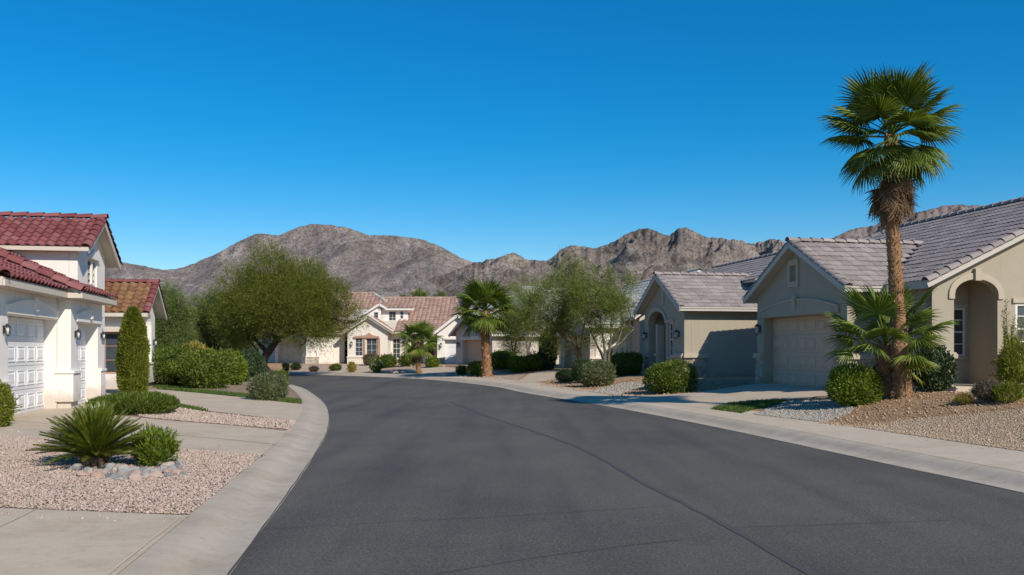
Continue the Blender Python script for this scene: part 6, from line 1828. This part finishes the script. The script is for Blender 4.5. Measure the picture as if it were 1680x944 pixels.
def fan_palm(name, label, base, top, rad, nfr, Rl, pet, seed, dead=0, boots=260, el_rng=(86, -42), nseg=34, gold=0, group=None, boot_len=0.22, spread=R(235), dead_len=0.9, skew=0.9, dead_drop=0.1, jit_el=7):
    rng = random.Random(seed)
    B = Vector(base); T = Vector(top)
    root = plant_root(name, label, 'palm tree', B, group)
    v = T - B
    bend = Vector((rng.uniform(-0.04, 0.04), rng.uniform(-0.04, 0.04), 0)) * v.length * 0.4
    palm_trunk(root, [(0, 0, -0.2), v * 0.33 + bend * 0.7, v * 0.66 + bend, v], rad, boots, None, boot_len, seed)
    ms = [fan_mesh('frond', Rl, nseg, spread, pet, dr, seed + i, 0.14, fold=fo) for i, (dr, fo) in enumerate(((0.10, 0.12), (0.22, 0.30), (0.38, 0.42)))]
    for me in ms:
        me.materials.append(M['leaf_palm'])
    for i in range(nfr):
        t = (i + 0.5) / nfr
        el = el_rng[0] + (el_rng[1] - el_rng[0]) * t ** skew + rng.uniform(-jit_el, jit_el)
        az = i * 2.39996 + rng.uniform(-0.25, 0.25)
        me = ms[0 if t < 0.35 else 1 if t < 0.7 else 2]
        fr = obj('frond', me, None, root)
        sc = rng.uniform(0.9, 1.06) * (0.95 if t < 0.12 else 1.08 if t < 0.65 else 0.95)
        fr.matrix_local = Matrix.Translation(v + Vector((0, 0, 0.12 * (1 - t) - 0.15 * t))) @ frond_matrix(az, R(el), rng.uniform(-0.35, 0.35)) @ Matrix.Scale(sc, 4)
    if gold:
        g = ms[1].copy(); g.materials.clear(); g.materials.append(M['leaf_palm_gold'])
        for i in range(gold):
            fr = obj('frond', g, None, root)
            fr.matrix_local = Matrix.Translation(v + Vector((0, 0, -0.2))) @ frond_matrix(rng.choice((-1.6, -1.2, -0.5, 0.1)) + rng.uniform(-0.4, 0.4), R(rng.uniform(-35, -5)), rng.uniform(-0.4, 0.4)) @ Matrix.Scale(0.85, 4)
    if dead:
        dm = [fan_mesh('dead_frond', Rl * 0.95, 22, R(150), pet * 0.7, 0.25, seed + 60 + i, 0.3, fold=0.5) for i in range(2)]
        for me in dm:
            me.materials.append(M['leaf_dead'])
        for i in range(dead):
            fr = obj('dead_frond', dm[i % 2], None, root)
            az = i * 2.39996; q = rad[-1] * 0.85
            fr.matrix_local = Matrix.Translation(v + Vector((math.cos(az) * q, math.sin(az) * q, -dead_drop - 0.5 * rng.random()))) @ frond_matrix(az, R(rng.uniform(-84, -56)), rng.uniform(-0.5, 0.5)) @ Matrix.Scale(dead_len * rng.uniform(0.7, 1.05), 4)
    return root

# tall palm in front of the near right house
tb = spot(1484, 652)
tt = at(1462, 222, tb.y)
fan_palm('fan_palm', 'tall shaggy fan palm with brown skirt of dead fronds before the taupe house', tb, (tt.x, tt.y, tt.z), [0.19, 0.145, 0.135, 0.14], 46, 0.84, 0.74, 21, dead=56, boots=950, el_rng=(86, -38), gold=1, nseg=38, boot_len=0.075, dead_len=0.82, dead_drop=0.62, jit_el=12)
# short palm growing at its foot
sb = spot(1448, 654)
st_ = at(1450, 566, sb.y)
fan_palm('fan_palm', 'squat multi-leaf fan palm crowding the foot of the tall palm', sb, (st_.x, st_.y - 0.1, st_.z), [0.15, 0.16, 0.16, 0.15], 24, 0.72, 0.85, 33, dead=7, boots=200, el_rng=(78, 4), gold=2, nseg=30, boot_len=0.13, dead_len=0.5)
# palm at the bend, right
pb = spot(800, 612); pt_ = at(795, 510, pb.y)
fan_palm('fan_palm', 'stout fan palm with rough brown trunk between the bend and the grey house', pb, (pt_.x, pt_.y, pt_.z), [0.30, 0.21, 0.20, 0.22], 48, 1.05, 0.95, 55, dead=14, boots=300, el_rng=(86, -36), gold=4, nseg=26, boot_len=0.15, dead_len=0.7)
yb = spot(686, 607); yt = at(686, 560, yb.y)
fan_palm('fan_palm', 'young fan palm with slim orange-brown trunk before the cream house', yb, (yt.x, yt.y, yt.z), [0.17, 0.13, 0.13, 0.14], 26, 0.85, 0.75, 77, dead=3, boots=160, el_rng=(84, -28), gold=2, nseg=24, boot_len=0.14)

# ---- sago palm in the foreground bed
def sago_mesh(name, Ln, arch, seed):
    rng = np.random.default_rng(seed)
    V = []; F = []
    def P(t):
        a = arch * t
        return np.array([Ln * t * (1 - 0.18 * arch * t), 0, -Ln * 0.42 * arch * t * t + 0.10 * Ln * math.sin(math.pi * t) * 0.3])
    N = 12
    for i in range(N):
        p, q = P(i / N), P((i + 1) / N); w = 0.008
        b = len(V); V += [tuple(p + (0, -w, 0)), tuple(p + (0, w, 0)), tuple(q + (0, w, 0)), tuple(q + (0, -w, 0)), tuple(p - (0, 0, w)), tuple(q - (0, 0, w))]
        F += [(b, b + 1, b + 2, b + 3), (b, b + 3, b + 5, b + 4), (b + 1, b + 4, b + 5, b + 2)]
    K = 44
    for i in range(K):
        t = 0.10 + 0.90 * i / K
        p = P(t); d = P(min(t + 0.02, 1.0)) - P(t - 0.02); d /= np.linalg.norm(d)
        ll = 0.105 * math.sin(math.pi * (0.14 + 0.80 * t)) ** 0.7 * rng.uniform(0.9, 1.08)
        for sgn in (-1, 1):
            side = np.array([0, sgn, 0]); upv = np.cross(d, np.array([0, 1, 0])); upv = upv if upv[2] > 0 else -upv
            ax = side * 0.62 + d * 0.78 + upv * 0.38 + rng.normal(0, 0.05, 3); ax /= np.linalg.norm(ax)
            wv = d * 0.0048
            tip = p + ax * ll + np.array([0, 0, -0.012])
            m = p + ax * ll * 0.5
            b = len(V); V += [tuple(p - wv), tuple(p + wv), tuple(m + wv), tuple(m - wv), tuple(tip)]
            F += [(b, b + 1, b + 2, b + 3), (b + 3, b + 2, b + 4)]
    me = bpy.data.meshes.new(name); me.from_pydata(V, [], F); me.update(); me.materials.append(M['leaf_sago'])
    return me
def sago():
    b = spot(156, 766)
    root = plant_root('sago_palm', 'dense dark green sago palm spreading over the stone-edged gravel bed', 'sago palm', b)
    rng = random.Random(4)
    pal = [(0, 0, -0.05), (0, 0, 0.10), (0, 0, 0.15)]
    m = MB(); m.tube(pal, [0.15, 0.13, 0.09], 12); obj('trunk', m.mesh('trunk', True), M['bark_brown'], root)
    rg = np.random.default_rng(5); n = 150
    th = np.arange(n) * 2.39996; P = np.stack([np.cos(th) * 0.13, np.sin(th) * 0.13, rg.uniform(0, 0.22, n)], 1)
    D = np.stack([np.cos(th), np.sin(th), np.full(n, 0.8)], 1) + rg.normal(0, 0.3, (n, 3))
    V, F = leaf_quads(P, D, 0.08 * rg.uniform(0.6, 1.3, n), 0.025, rg); tag(obj('leaf_bases', np_mesh('leaf_bases', V, F), M['boot'], root), None, None, None, 'stuff')
    ms = [sago_mesh('frond', 0.74, a, i) for i, a in enumerate((0.06, 0.20, 0.36, 0.12))]
    n = 210
    for i in range(n):
        t = (i + 0.5) / n
        el = 78 - 76 * t ** 0.9 + rng.uniform(-5, 5)
        fr = obj('frond', ms[(0 if t < 0.3 else rng.choice((1, 2, 3)))], None, root)
        fr.matrix_local = Matrix.Translation((0, 0, 0.15 - 0.05 * t)) @ frond_matrix(i * 2.39996 + rng.uniform(-0.2, 0.2), R(el + 6), rng.uniform(-0.3, 0.3), 0.03) @ Matrix.Scale(rng.uniform(0.9, 1.1) * (0.80 + 0.22 * t), 4)
sago()
shrub('shrub', 'small bright green shrub tucked against the right side of the sago palm', 'shrub', 218, 289, 712, 768, M['leaf_bright'], (0.09, 0.016), 1.0, 1.9, 0.45, 1.0, cap=9000, seed=3, core=0.6, thin=0.2)

# ring of border stones
def border_stones():
    rng = random.Random(9)
    lab = 'small grey or pink stone in the border under the sago palm'
    proto = []
    for k in range(5):
        bm = bmesh.new(); bmesh.ops.create_icosphere(bm, subdivisions=2, radius=1.0)
        sd = rng.random() * 9
        for v in bm.verts:
            c = v.co; f = 1 + 0.16 * math.sin(c.x * 2.6 + sd) * math.cos(c.y * 2.2 - sd) + 0.10 * math.sin(c.z * 4 + sd * 2) + rng.uniform(-0.10, 0.10)
            v.co = c * f
            if v.co.z < -0.55: v.co.z = -0.55
        me = bpy.data.meshes.new('stone'); bm.to_mesh(me); bm.free(); me.materials.append(M['cobble']); proto.append(me)
    line = [(120, 775), (150, 779), (180, 783), (212, 786), (240, 785), (262, 781), (283, 776), (300, 774)]
    pts = []
    for a in range(len(line) - 1):
        for k in range(6):
            t = k / 6
            pts.append((line[a][0] * (1 - t) + line[a + 1][0] * t, line[a][1] * (1 - t) + line[a + 1][1] * t))
    for i, (x, y) in enumerate(pts):
        for rep in range(2 if i > 10 else 1):
            p = spot(x + rng.uniform(-5, 5), y + rng.uniform(-5, 6) - rep * 7)
            o = obj('stone', rng.choice(proto), None)
            s = rng.uniform(0.042, 0.078)
            o.scale = (s * rng.uniform(0.9, 1.5), s * rng.uniform(0.8, 1.1), s * rng.uniform(0.6, 0.85))
            o.rotation_euler = (rng.uniform(-0.25, 0.25), rng.uniform(-0.25, 0.25), rng.uniform(0, 6.28))
            o.location = (p.x, p.y, p.z + s * 0.40)
            tag(o, lab, 'stone', 'stones edging the sago palm bed')
border_stones()

# ---- left side planting
shrub('shrub', 'reddish green rounded bush at the left edge beside the first garage door', 'shrub', -44, 15, 634, 703, M['leaf_cypress'], (0.07, 0.024), 1.0, 2.2, 0.25, 0.5, depth=0.42, seed=12)
shrub('ground_cover', 'low spreading dark green shrub between the two left driveways', 'shrub', 166, 284, 651, 681, M['leaf_green'], (0.10, 0.022), 1.2, 2.2, 0.35, 1.2, depth=0.8, core=0.7, seed=14)
column_shrub('cypress', 'tall clipped cypress column beside the arched niche of the small house', 'cypress', 190, 237, 508, 648, M['leaf_cypress'], [(0, 0.80), (0.15, 0.92), (0.35, 1.0), (0.6, 0.92), (0.8, 0.68), (0.93, 0.42), (1.0, 0.12)], (0.09, 0.032), 15000, 17)
shrub('hedge', 'broad clipped green hedge right of the small white house', 'hedge', 252, 320, 578, 634, M['leaf_green'], (0.14, 0.045), 0.9, 2.4, 0.7, 0.4, depth=1.4, seed=21, core=0.58, thin=0.25)
shrub('hedge', 'bushy bright green hedge in the middle before the feathery trees', 'hedge', 296, 382, 582, 638, M['leaf_green'], (0.15, 0.05), 0.9, 2.2, 0.85, 0.3, depth=1.5, seed=22, core=0.55, thin=0.26)
shrub('hedge', 'smaller rounded hedge bush left of the mesquite trunk', 'hedge', 362, 402, 586, 632, M['leaf_bright'], (0.12, 0.05), 1.0, 2.2, 0.5, 0.3, depth=1.0, seed=23, core=0.62, thin=0.2)
shrub('shrub', 'dark leafy bush against the mesquite trunk', 'shrub', 386, 432, 578, 626, M['leaf_dark'], (0.12, 0.055), 1.0, 2.1, 0.35, 0.3, depth=1.0, core=0.7, seed=24)
shrub('shrub', 'round grey green bush at the kerb before the mesquite', 'shrub', 414, 471, 616, 658, M['leaf_grey'], (0.085, 0.028), 1.0, 2.3, 0.35, 0.6, seed=25, core=0.68, thin=0.2)
shrub('shrub', 'small yellow green bush peeping over the grey kerb bush', 'shrub', 448, 473, 611, 640, M['leaf_bright'], (0.07, 0.03), 1.0, 2.1, 0.3, 0.5, seed=26)
shrub('shrub', 'orange leaved plant rising behind the hedge', 'shrub', 294, 342, 568, 628, M['leaf_yellow'], (0.22, 0.05), 0.5, 2.0, 0.4, 1.4, depth=0.5, core=0, seed=27)

mb_ = spot(428, 622)
mq = Vector((mb_.x, mb_.y + 3.0, H(mb_.x, mb_.y + 3.0)))
k = mq.y / FPX
def rel(px, py, dy=0.0):
    return Vector(((px - CX) * (mq.y + dy) / FPX - mq.x, dy, CAM_H + (CY - py) * (mq.y + dy) / FPX - mq.z))
limbs = [([(0, 0, -0.2), rel(430, 600), rel(436, 583), rel(452, 562)], [0.30, 0.26, 0.24, 0.20]),
         ([rel(452, 562), rel(470, 545, 0.4), rel(500, 520, 0.6), rel(530, 490, 0.5)], [0.18, 0.13, 0.08, 0.04]),
         ([rel(452, 562), rel(450, 535, -0.5), rel(440, 500, -0.8), rel(430, 460, -0.8)], [0.17, 0.12, 0.08, 0.04]),
         ([rel(438, 580), rel(415, 552, 0.4), rel(395, 520, 0.8), rel(380, 490, 0.9)], [0.14, 0.10, 0.07, 0.03]),
         ([rel(430, 600), rel(422, 575, -0.2), rel(408, 556, -0.3)], [0.10, 0.07, 0.04]),
         ([rel(452, 562), rel(475, 548, -0.8), rel(520, 540, -1.2), rel(555, 525, -1.2)], [0.13, 0.09, 0.05, 0.03])]
cc = rel(458, 500)
spray_tree('mesquite_tree', 'broad olive green mesquite with dark leaning trunk at the bend kerb', 'tree', mq, limbs,
           [(rel(462, 502).x, 0, rel(462, 502).z, 3.1, 2.8, 1.95, .42)] + [(rel(x, y).x, dy, rel(x, y).z, rx_, rx_ * 1.05, rz_, f_ * 0.75) for x, y, dy, rx_, rz_, f_ in ((398, 478, 0.6, 1.35, 1.25, .10), (446, 455, -0.4, 1.5, 1.35, .13), (498, 468, 0.5, 1.45, 1.25, .12), (540, 497, -0.3, 1.2, 1.0, .09), (562, 520, 0.4, 0.95, 0.8, .06), (384, 528, -0.3, 1.25, 1.25, .09), (456, 505, -1.2, 1.9, 1.4, .17), (408, 550, 0.9, 1.1, 0.8, .06), (515, 545, -0.7, 1.5, 0.9, .10), (455, 505, 1.5, 2.3, 1.6, .16))],
           M['leaf_mesquite'], M['bark_dark'], 3900, 6, 9, 1.0, (0.13, 0.026), 41, up=0.6, hollow=0.30, thr=-2.0, gap=1.0, flat_bottom=rel(450, 574).z)

def simple_limbs(rng, hgt, spread, n, r0):
    out = [([(0, 0, -0.2), (rng.uniform(-0.1, 0.1), 0, hgt * 0.25), (rng.uniform(-0.2, 0.2), 0.1, hgt * 0.42)], [r0, r0 * 0.8, r0 * 0.65])]
    for i in range(n):
        a = 6.28 * i / n + rng.uniform(-0.4, 0.4); s = spread * rng.uniform(0.5, 0.9)
        out.append(([(0, 0, hgt * 0.25), (math.cos(a) * s * 0.4, math.sin(a) * s * 0.4, hgt * 0.5), (math.cos(a) * s, math.sin(a) * s, hgt * rng.uniform(0.7, 0.9))], [r0 * 0.6, r0 * 0.4, r0 * 0.15]))
    return out
rl = random.Random(3)
def blobs(seed, cx, cz, rx, rz, n=8):
    rg = random.Random(seed * 3 + 1); out = []
    for i in range(n):
        a = 6.283 * (i + rg.uniform(-0.3, 0.3)) / n; q = rg.uniform(0.42, 0.68) if i else 0
        s = rg.uniform(0.36, 0.58)
        out.append((cx + math.cos(a) * rx * q, rg.uniform(-0.45, 0.45) * rx, cz + math.sin(a) * rz * q, rx * s, rx * s, rz * s * 1.05, 1.0 / n))
    return out
def feather(label, px, base, Yd, top, wpx, seed, mat='leaf_feather', dens=1500, low=0.18, name='acacia_tree', thr=-2.0, leaf=(0.17, 0.024), up=0.35, sl=0.8, droop=0.25):
    p = at(px, base, Yd); p.z = H(p.x, p.y)
    zt = CAM_H + (CY - top) * Yd / FPX - p.z; rx = wpx * Yd / FPX / 2
    cz = zt * (1 + low) / 2 - 0.2; rz = zt * (1 - low) / 2 - 0.25
    spray_tree(name, label, 'tree', p, simple_limbs(rl, zt, rx, 6, 0.14), blobs(seed, 0, cz, rx - 0.2, rz), M[mat], M['bark_grey'], dens, 6, 7, sl, leaf, seed, up=up, hollow=0.35, thr=thr, gap=1.1, droop=droop)
feather('feathery grey green acacia behind the hedge, nearest the small white house', 278, 628, 56, 464, 92, 51, dens=1700, low=0.10)
feather('pale feathery acacia between the hedge and the mesquite', 345, 628, 60, 468, 96, 52, dens=1700, low=0.08)
feather('olive tree crown filling the gap behind the small house roof', 235, 620, 70, 470, 100, 53, 'leaf_mesquite', 900, 0.2)
feather('dull green acacia behind the mesquite on its left', 392, 612, 68, 500, 80, 54, dens=900, low=0.1)
feather('low bushy tree standing far behind the acacias', 310, 604, 82, 520, 150, 56, 'leaf_green', 1100, 0.0)
# distant crowns over the pink roofs
feather('distant dark tree crown over the pink ridge, left of the antenna', 690, 560, 120, 478, 44, 57, 'leaf_green', 380, 0.3, 'distant_tree', -3, (0.3, 0.09), 0.3, 0.9)
feather('distant dark tree crown over the pink ridge, right of the antenna', 724, 560, 125, 480, 36, 58, 'leaf_green', 330, 0.3, 'distant_tree', -3, (0.3, 0.09), 0.3, 0.9)
feather('distant bush crown at the end of the pink ridge', 660, 560, 130, 481, 24, 59, 'leaf_green', 240, 0.3, 'distant_tree', -3, (0.3, 0.09), 0.3, 0.9)

# ---- right side trees
def verde(label, px, base, Yd, top, l, r, stems, seed, dens, bottom, mat='leaf_verde', thr=-0.6, bark='bark_grey', up=0.4, leaf=(0.12, 0.016), name='palo_verde_tree', stem_r=0.09, fork=0.3):
    p = at(px, base, Yd); p.z = H(p.x, p.y)
    q = lambda x, y, dy=0.0: (((x - CX) * (Yd + dy) / FPX - p.x), dy, CAM_H + (CY - y) * (Yd + dy) / FPX - p.z)
    limbs = []
    rg = random.Random(seed)
    for i, (ax, ay, bx, by) in enumerate(stems):
        dy = rg.uniform(-0.9, 0.9)
        limbs.append(([(rg.uniform(-0.08, 0.08), rg.uniform(-0.08, 0.08), -0.15), q(ax, ay, dy * 0.3), q(bx, by, dy)], [stem_r, stem_r * 0.75, stem_r * 0.3]))
    cx, cz = q((l + r) / 2, (top + bottom) / 2)[0], q(px, (top + bottom) / 2)[2]
    rx = (r - l) / 2 * Yd / FPX - 0.3; rz = (bottom - top) / 2 * Yd / FPX - 0.2
    spray_tree(name, label, 'tree', p, limbs, blobs(seed, cx, cz, rx, rz), M[mat], M[bark], dens, 5, 8, 0.75, leaf, seed, up=up, hollow=0.2, thr=thr, gap=1.5, droop=0.2)
verde('many-stemmed palo verde before the sunlit white wall', 996, 610, 47, 424, 920, 1062, [(985, 580, 968, 540), (992, 575, 985, 520), (1000, 572, 1005, 510), (1008, 575, 1025, 530), (1004, 578, 1040, 540), (990, 585, 975, 555)], 61, 1050, 574, leaf=(0.14, 0.022), thr=0.5)
verde('slim palo verde with brown trunk left of the clipped bush pair', 951, 611, 48, 432, 858, 985, [(948, 580, 942, 540), (952, 570, 960, 520), (948, 575, 925, 545)], 62, 1150, 582, thr=0.3, leaf=(0.14, 0.022), bark='bark_brown')
verde('sparse palo verde with pale peeling trunk before the grey house', 866, 612, 55, 446, 815, 925, [(866, 580, 862, 550), (868, 575, 876, 540)], 63, 950, 578, thr=0.3)
verde('thin olive palo verde crowding the right side of the stout palm', 842, 610, 57, 484, 810, 880, [(842, 585, 838, 550), (843, 580, 850, 545)], 64, 800, 590, thr=-0.8)

# ---- right side shrubs (near to far)
G2 = None
shrub('shrub', 'round bright green ball bush by the white gravel, left of the palms', 'shrub', 1360, 1443, 606, 668, M['leaf_bright'], (0.075, 0.030), 1.1, 2.1, 0.30, 0.5, seed=71, core=0.72, thin=0.17)
shrub('shrub', 'dark round leafed shrub under the sill right of the tall palm', 'shrub', 1497, 1566, 578, 646, M['leaf_dark'], (0.08, 0.05), 1.0, 2.0, 0.35, 0.3, core=0.7, depth=0.42, seed=72)
shrub('shrub', 'wide flat topped box bush casting shade on the second driveway', 'shrub', 1064, 1137, 600, 646, M['leaf_green'], (0.085, 0.035), 1.2, 2.7, 0.26, 0.4, seed=73, core=0.74, thin=0.15)
shrub('shrub', 'clipped rounded green bush at the sidewalk, larger of the touching pair', 'shrub', 953, 1008, 596, 635, M['leaf_grey'], (0.085, 0.036), 1.2, 2.6, 0.24, 0.5, seed=74, core=0.74, thin=0.15)
shrub('shrub', 'dark smaller bush tucked behind the left of the clipped pair', 'shrub', 941, 972, 594, 629, M['leaf_dark'], (0.085, 0.034), 1.1, 2.2, 0.3, 0.4, seed=75)
shrub('hedge', 'square clipped hedge against the wall left of the second taupe house', 'hedge', 1004, 1052, 582, 616, M['leaf_green'], (0.085, 0.036), 1.2, 3.6, 0.12, 0.4, seed=76)
shrub('shrub', 'small dark bush alone in the soil left of the clipped pair', 'shrub', 912, 948, 608, 628, M['leaf_dark'], (0.08, 0.03), 1.0, 2.0, 0.3, 0.8, seed=77)
shrub('hedge', 'rounded green hedge bush right of the stout palm trunk', 'hedge', 803, 846, 584, 611, M['leaf_green'], (0.11, 0.045), 1.2, 2.5, 0.2, 0.4, depth=1.0, seed=78)
shrub('hedge', 'light green hedge bush in the middle of the row by the grey house', 'hedge', 834, 872, 588, 611, M['leaf_bright'], (0.11, 0.045), 1.2, 2.5, 0.2, 0.4, depth=0.9, seed=79)
shrub('hedge', 'hedge bush at the right end of the row by the grey house', 'hedge', 864, 896, 582, 609, M['leaf_green'], (0.11, 0.045), 1.2, 2.3, 0.25, 0.4, depth=0.9, seed=80)
shrub('shrub', 'tall dark bush standing in the shade beside the third house garage', 'shrub', 888, 912, 548, 608, M['leaf_dark'], (0.13, 0.06), 1.0, 2.4, 0.25, 0.4, depth=0.7, seed=81)
shrub('shrub', 'round green bush left of the stout palm trunk', 'shrub', 769, 797, 591, 613, M['leaf_green'], (0.10, 0.042), 1.1, 2.2, 0.25, 0.4, seed=82)
shrub('shrub', 'small ball bush at the driveway edge, leftmost by the stout palm', 'shrub', 749, 766, 602, 616, M['leaf_green'], (0.08, 0.034), 1.1, 2.1, 0.2, 0.5, seed=83)
shrub('shrub', 'round bush before the white garage house, right of the young palm', 'shrub', 699, 720, 587, 603, M['leaf_bright'], (0.12, 0.045), 1.0, 2.1, 0.25, 0.6, seed=84)
shrub('shrub', 'green bush under the porch just left of the young palm', 'shrub', 655, 682, 584, 602, M['leaf_green'], (0.12, 0.05), 1.0, 2.1, 0.3, 0.5, seed=85)
shrub('shrub', 'rounded dark green bush below the cream house window', 'shrub', 621, 650, 582, 602, M['leaf_green'], (0.12, 0.05), 1.1, 2.1, 0.25, 0.5, seed=86)
shrub('rose_bush', 'rose bush with white blossoms before the cream house bay', 'rose bush', 607, 627, 585, 608, M['leaf_green'], (0.12, 0.05), 0.8, 1.9, 0.4, 0.6, seed=87, petals=260)
shrub('shrub', 'greyish dry bush under the bay window', 'shrub', 597, 621, 582, 600, M['leaf_purple'], (0.12, 0.04), 1.0, 2.6, 0.25, 0.6, depth=0.5, seed=88)
shrub('shrub', 'golden yellow bush at the left corner of the cream bay', 'shrub', 571, 583, 590, 605, M['leaf_yellow'], (0.11, 0.04), 1.0, 2.0, 0.3, 0.7, seed=89)
shrub('shrub', 'small green kerbside bush before the cream recess', 'shrub', 542, 560, 599, 609, M['leaf_green'], (0.10, 0.04), 1.0, 1.9, 0.4, 0.6, seed=90)
shrub('shrub', 'blue green bush in the far bed near the shaded garage', 'shrub', 478, 493, 597, 608, M['leaf_dark'], (0.10, 0.04), 1.0, 1.9, 0.35, 0.6, seed=91)
shrub('shrub', 'yellow green upright plant before the shaded garage door', 'shrub', 464, 474, 592, 604, M['leaf_yellow'], (0.16, 0.04), 0.8, 1.9, 0.3, 1.2, seed=92)
shrub('shrub', 'low brown bush by the stone pillar of the shaded garage', 'shrub', 508, 522, 598, 606, M['leaf_purple'], (0.10, 0.03), 1.0, 1.9, 0.3, 0.6, seed=93)
shrub('shrub', 'purple and green grassy plant in the soil before the porch', 'shrub', 1600, 1645, 634, 662, M['leaf_purple'], (0.13, 0.016), 1.0, 1.8, 0.4, 1.6, core=0, seed=94, cap=5000)
shrub('shrub', 'yellow green grassy plant at the right edge of the soil mound', 'shrub', 1636, 1676, 636, 663, M['leaf_cypress'], (0.13, 0.018), 1.0, 1.8, 0.4, 1.6, core=0, seed=95, cap=5000)
shrub('shrub', 'tiny yellow tuft on the soil mound', 'shrub', 1570, 1592, 652, 666, M['leaf_yellow'], (0.07, 0.014), 0.7, 1.9, 0.4, 1.2, core=0, seed=96, cap=2500)
shrub('shrub', 'bushy yellow green shrub below the tall stems at the right edge', 'shrub', 1642, 1690, 572, 648, M['leaf_cypress'], (0.12, 0.026), 0.9, 2.0, 0.35, 0.9, core=0.6, depth=0.4, seed=97)

def stem_plant(name, label, px, base, top, wpx, n, seed, mat):
    rng = np.random.default_rng(seed)
    b = spot(px, base); k = b.y / FPX; hgt = (base - top) * k
    root = plant_root(name, label, 'shrub', b)
    P = []; D = []
    st = MB()
    for i in range(n):
        e = Vector((rng.normal(0, wpx * 0.28 * k), rng.normal(0, 0.12), hgt * rng.uniform(0.55, 1.02)))
        s0 = Vector((rng.normal(0, 0.06), rng.normal(0, 0.05), 0))
        st.tube([s0, s0.lerp(e, 0.5) + Vector((0, 0, 0.03)), e], [0.012, 0.009, 0.004], 5)
        m = 90
        for j in range(m):
            t = 0.12 + 0.88 * j / m; c = s0.lerp(e, t); th = j * 2.39996
            P.append(c); D.append((math.cos(th), math.sin(th), 0.9))
    obj('stem', st.mesh('stem'), M['bark_brown'], root)
    P = np.array([tuple(p) for p in P]); D = np.array(D)
    V, F = leaf_quads(P, D + rng.normal(0, 0.2, D.shape), 0.11 * rng.uniform(0.6, 1.2, len(P)), 0.022, rng)
    obj('foliage', np_mesh('foliage', V, F), mat, root)
stem_plant('shrub', 'tall upright leafy stems against the wall right of the arch', 1655, 646, 492, 42, 20, 98, M['leaf_cypress'])
stem_plant('weed', 'thin lone green weed on the porch edge', 1628, 642, 618, 14, 3, 99, M['leaf_cypress'])

# ---- boulders in the bend bed
def boulders():
    rng = random.Random(31)
    spec = [(644, 606, 22, 'wide flat pink boulder, largest in the bed before the cream house'), (660, 605, 15, 'pink boulder beside the young palm, right of the largest'), (674, 602, 10, 'small pink boulder behind the young palm'),
            (726, 602, 9, 'pink boulder under the white garage house wall'), (767, 615, 8, 'pale boulder right of the ball bush by the stout palm'), (780, 612, 9, 'pale boulder between ball bush and stout palm'), (812, 611, 12, 'buff boulder at the foot of the stout palm'), (822, 611, 9, 'buff rock in the hedge bed, just right of the stout palm')]
    for x, y, w, lab in spec:
        p = spot(x, y); s = w * p.y / FPX / 2
        bm = bmesh.new(); bmesh.ops.create_icosphere(bm, subdivisions=3, radius=1.0); sd = rng.random() * 20
        for v in bm.verts:
            c = v.co
            v.co = c * (1 + 0.18 * math.sin(c.x * 3 + sd) + 0.14 * math.sin(c.y * 4 + 2 * sd) + 0.10 * math.cos(c.z * 5 + sd))
            if v.co.z > 0.6: v.co.z = 0.6 + (v.co.z - 0.6) * 0.3
        me = bpy.data.meshes.new('boulder'); bm.to_mesh(me); bm.free()
        o = obj('boulder', me, M['boulder']); o.scale = (s, s * 0.8, s * 0.55); o.location = (p.x, p.y + s * 0.5, p.z + s * 0.12); o.rotation_euler = (0, 0, rng.random() * 3)
        tag(o, lab, 'boulder', 'boulders in the beds at the bend')
boulders()
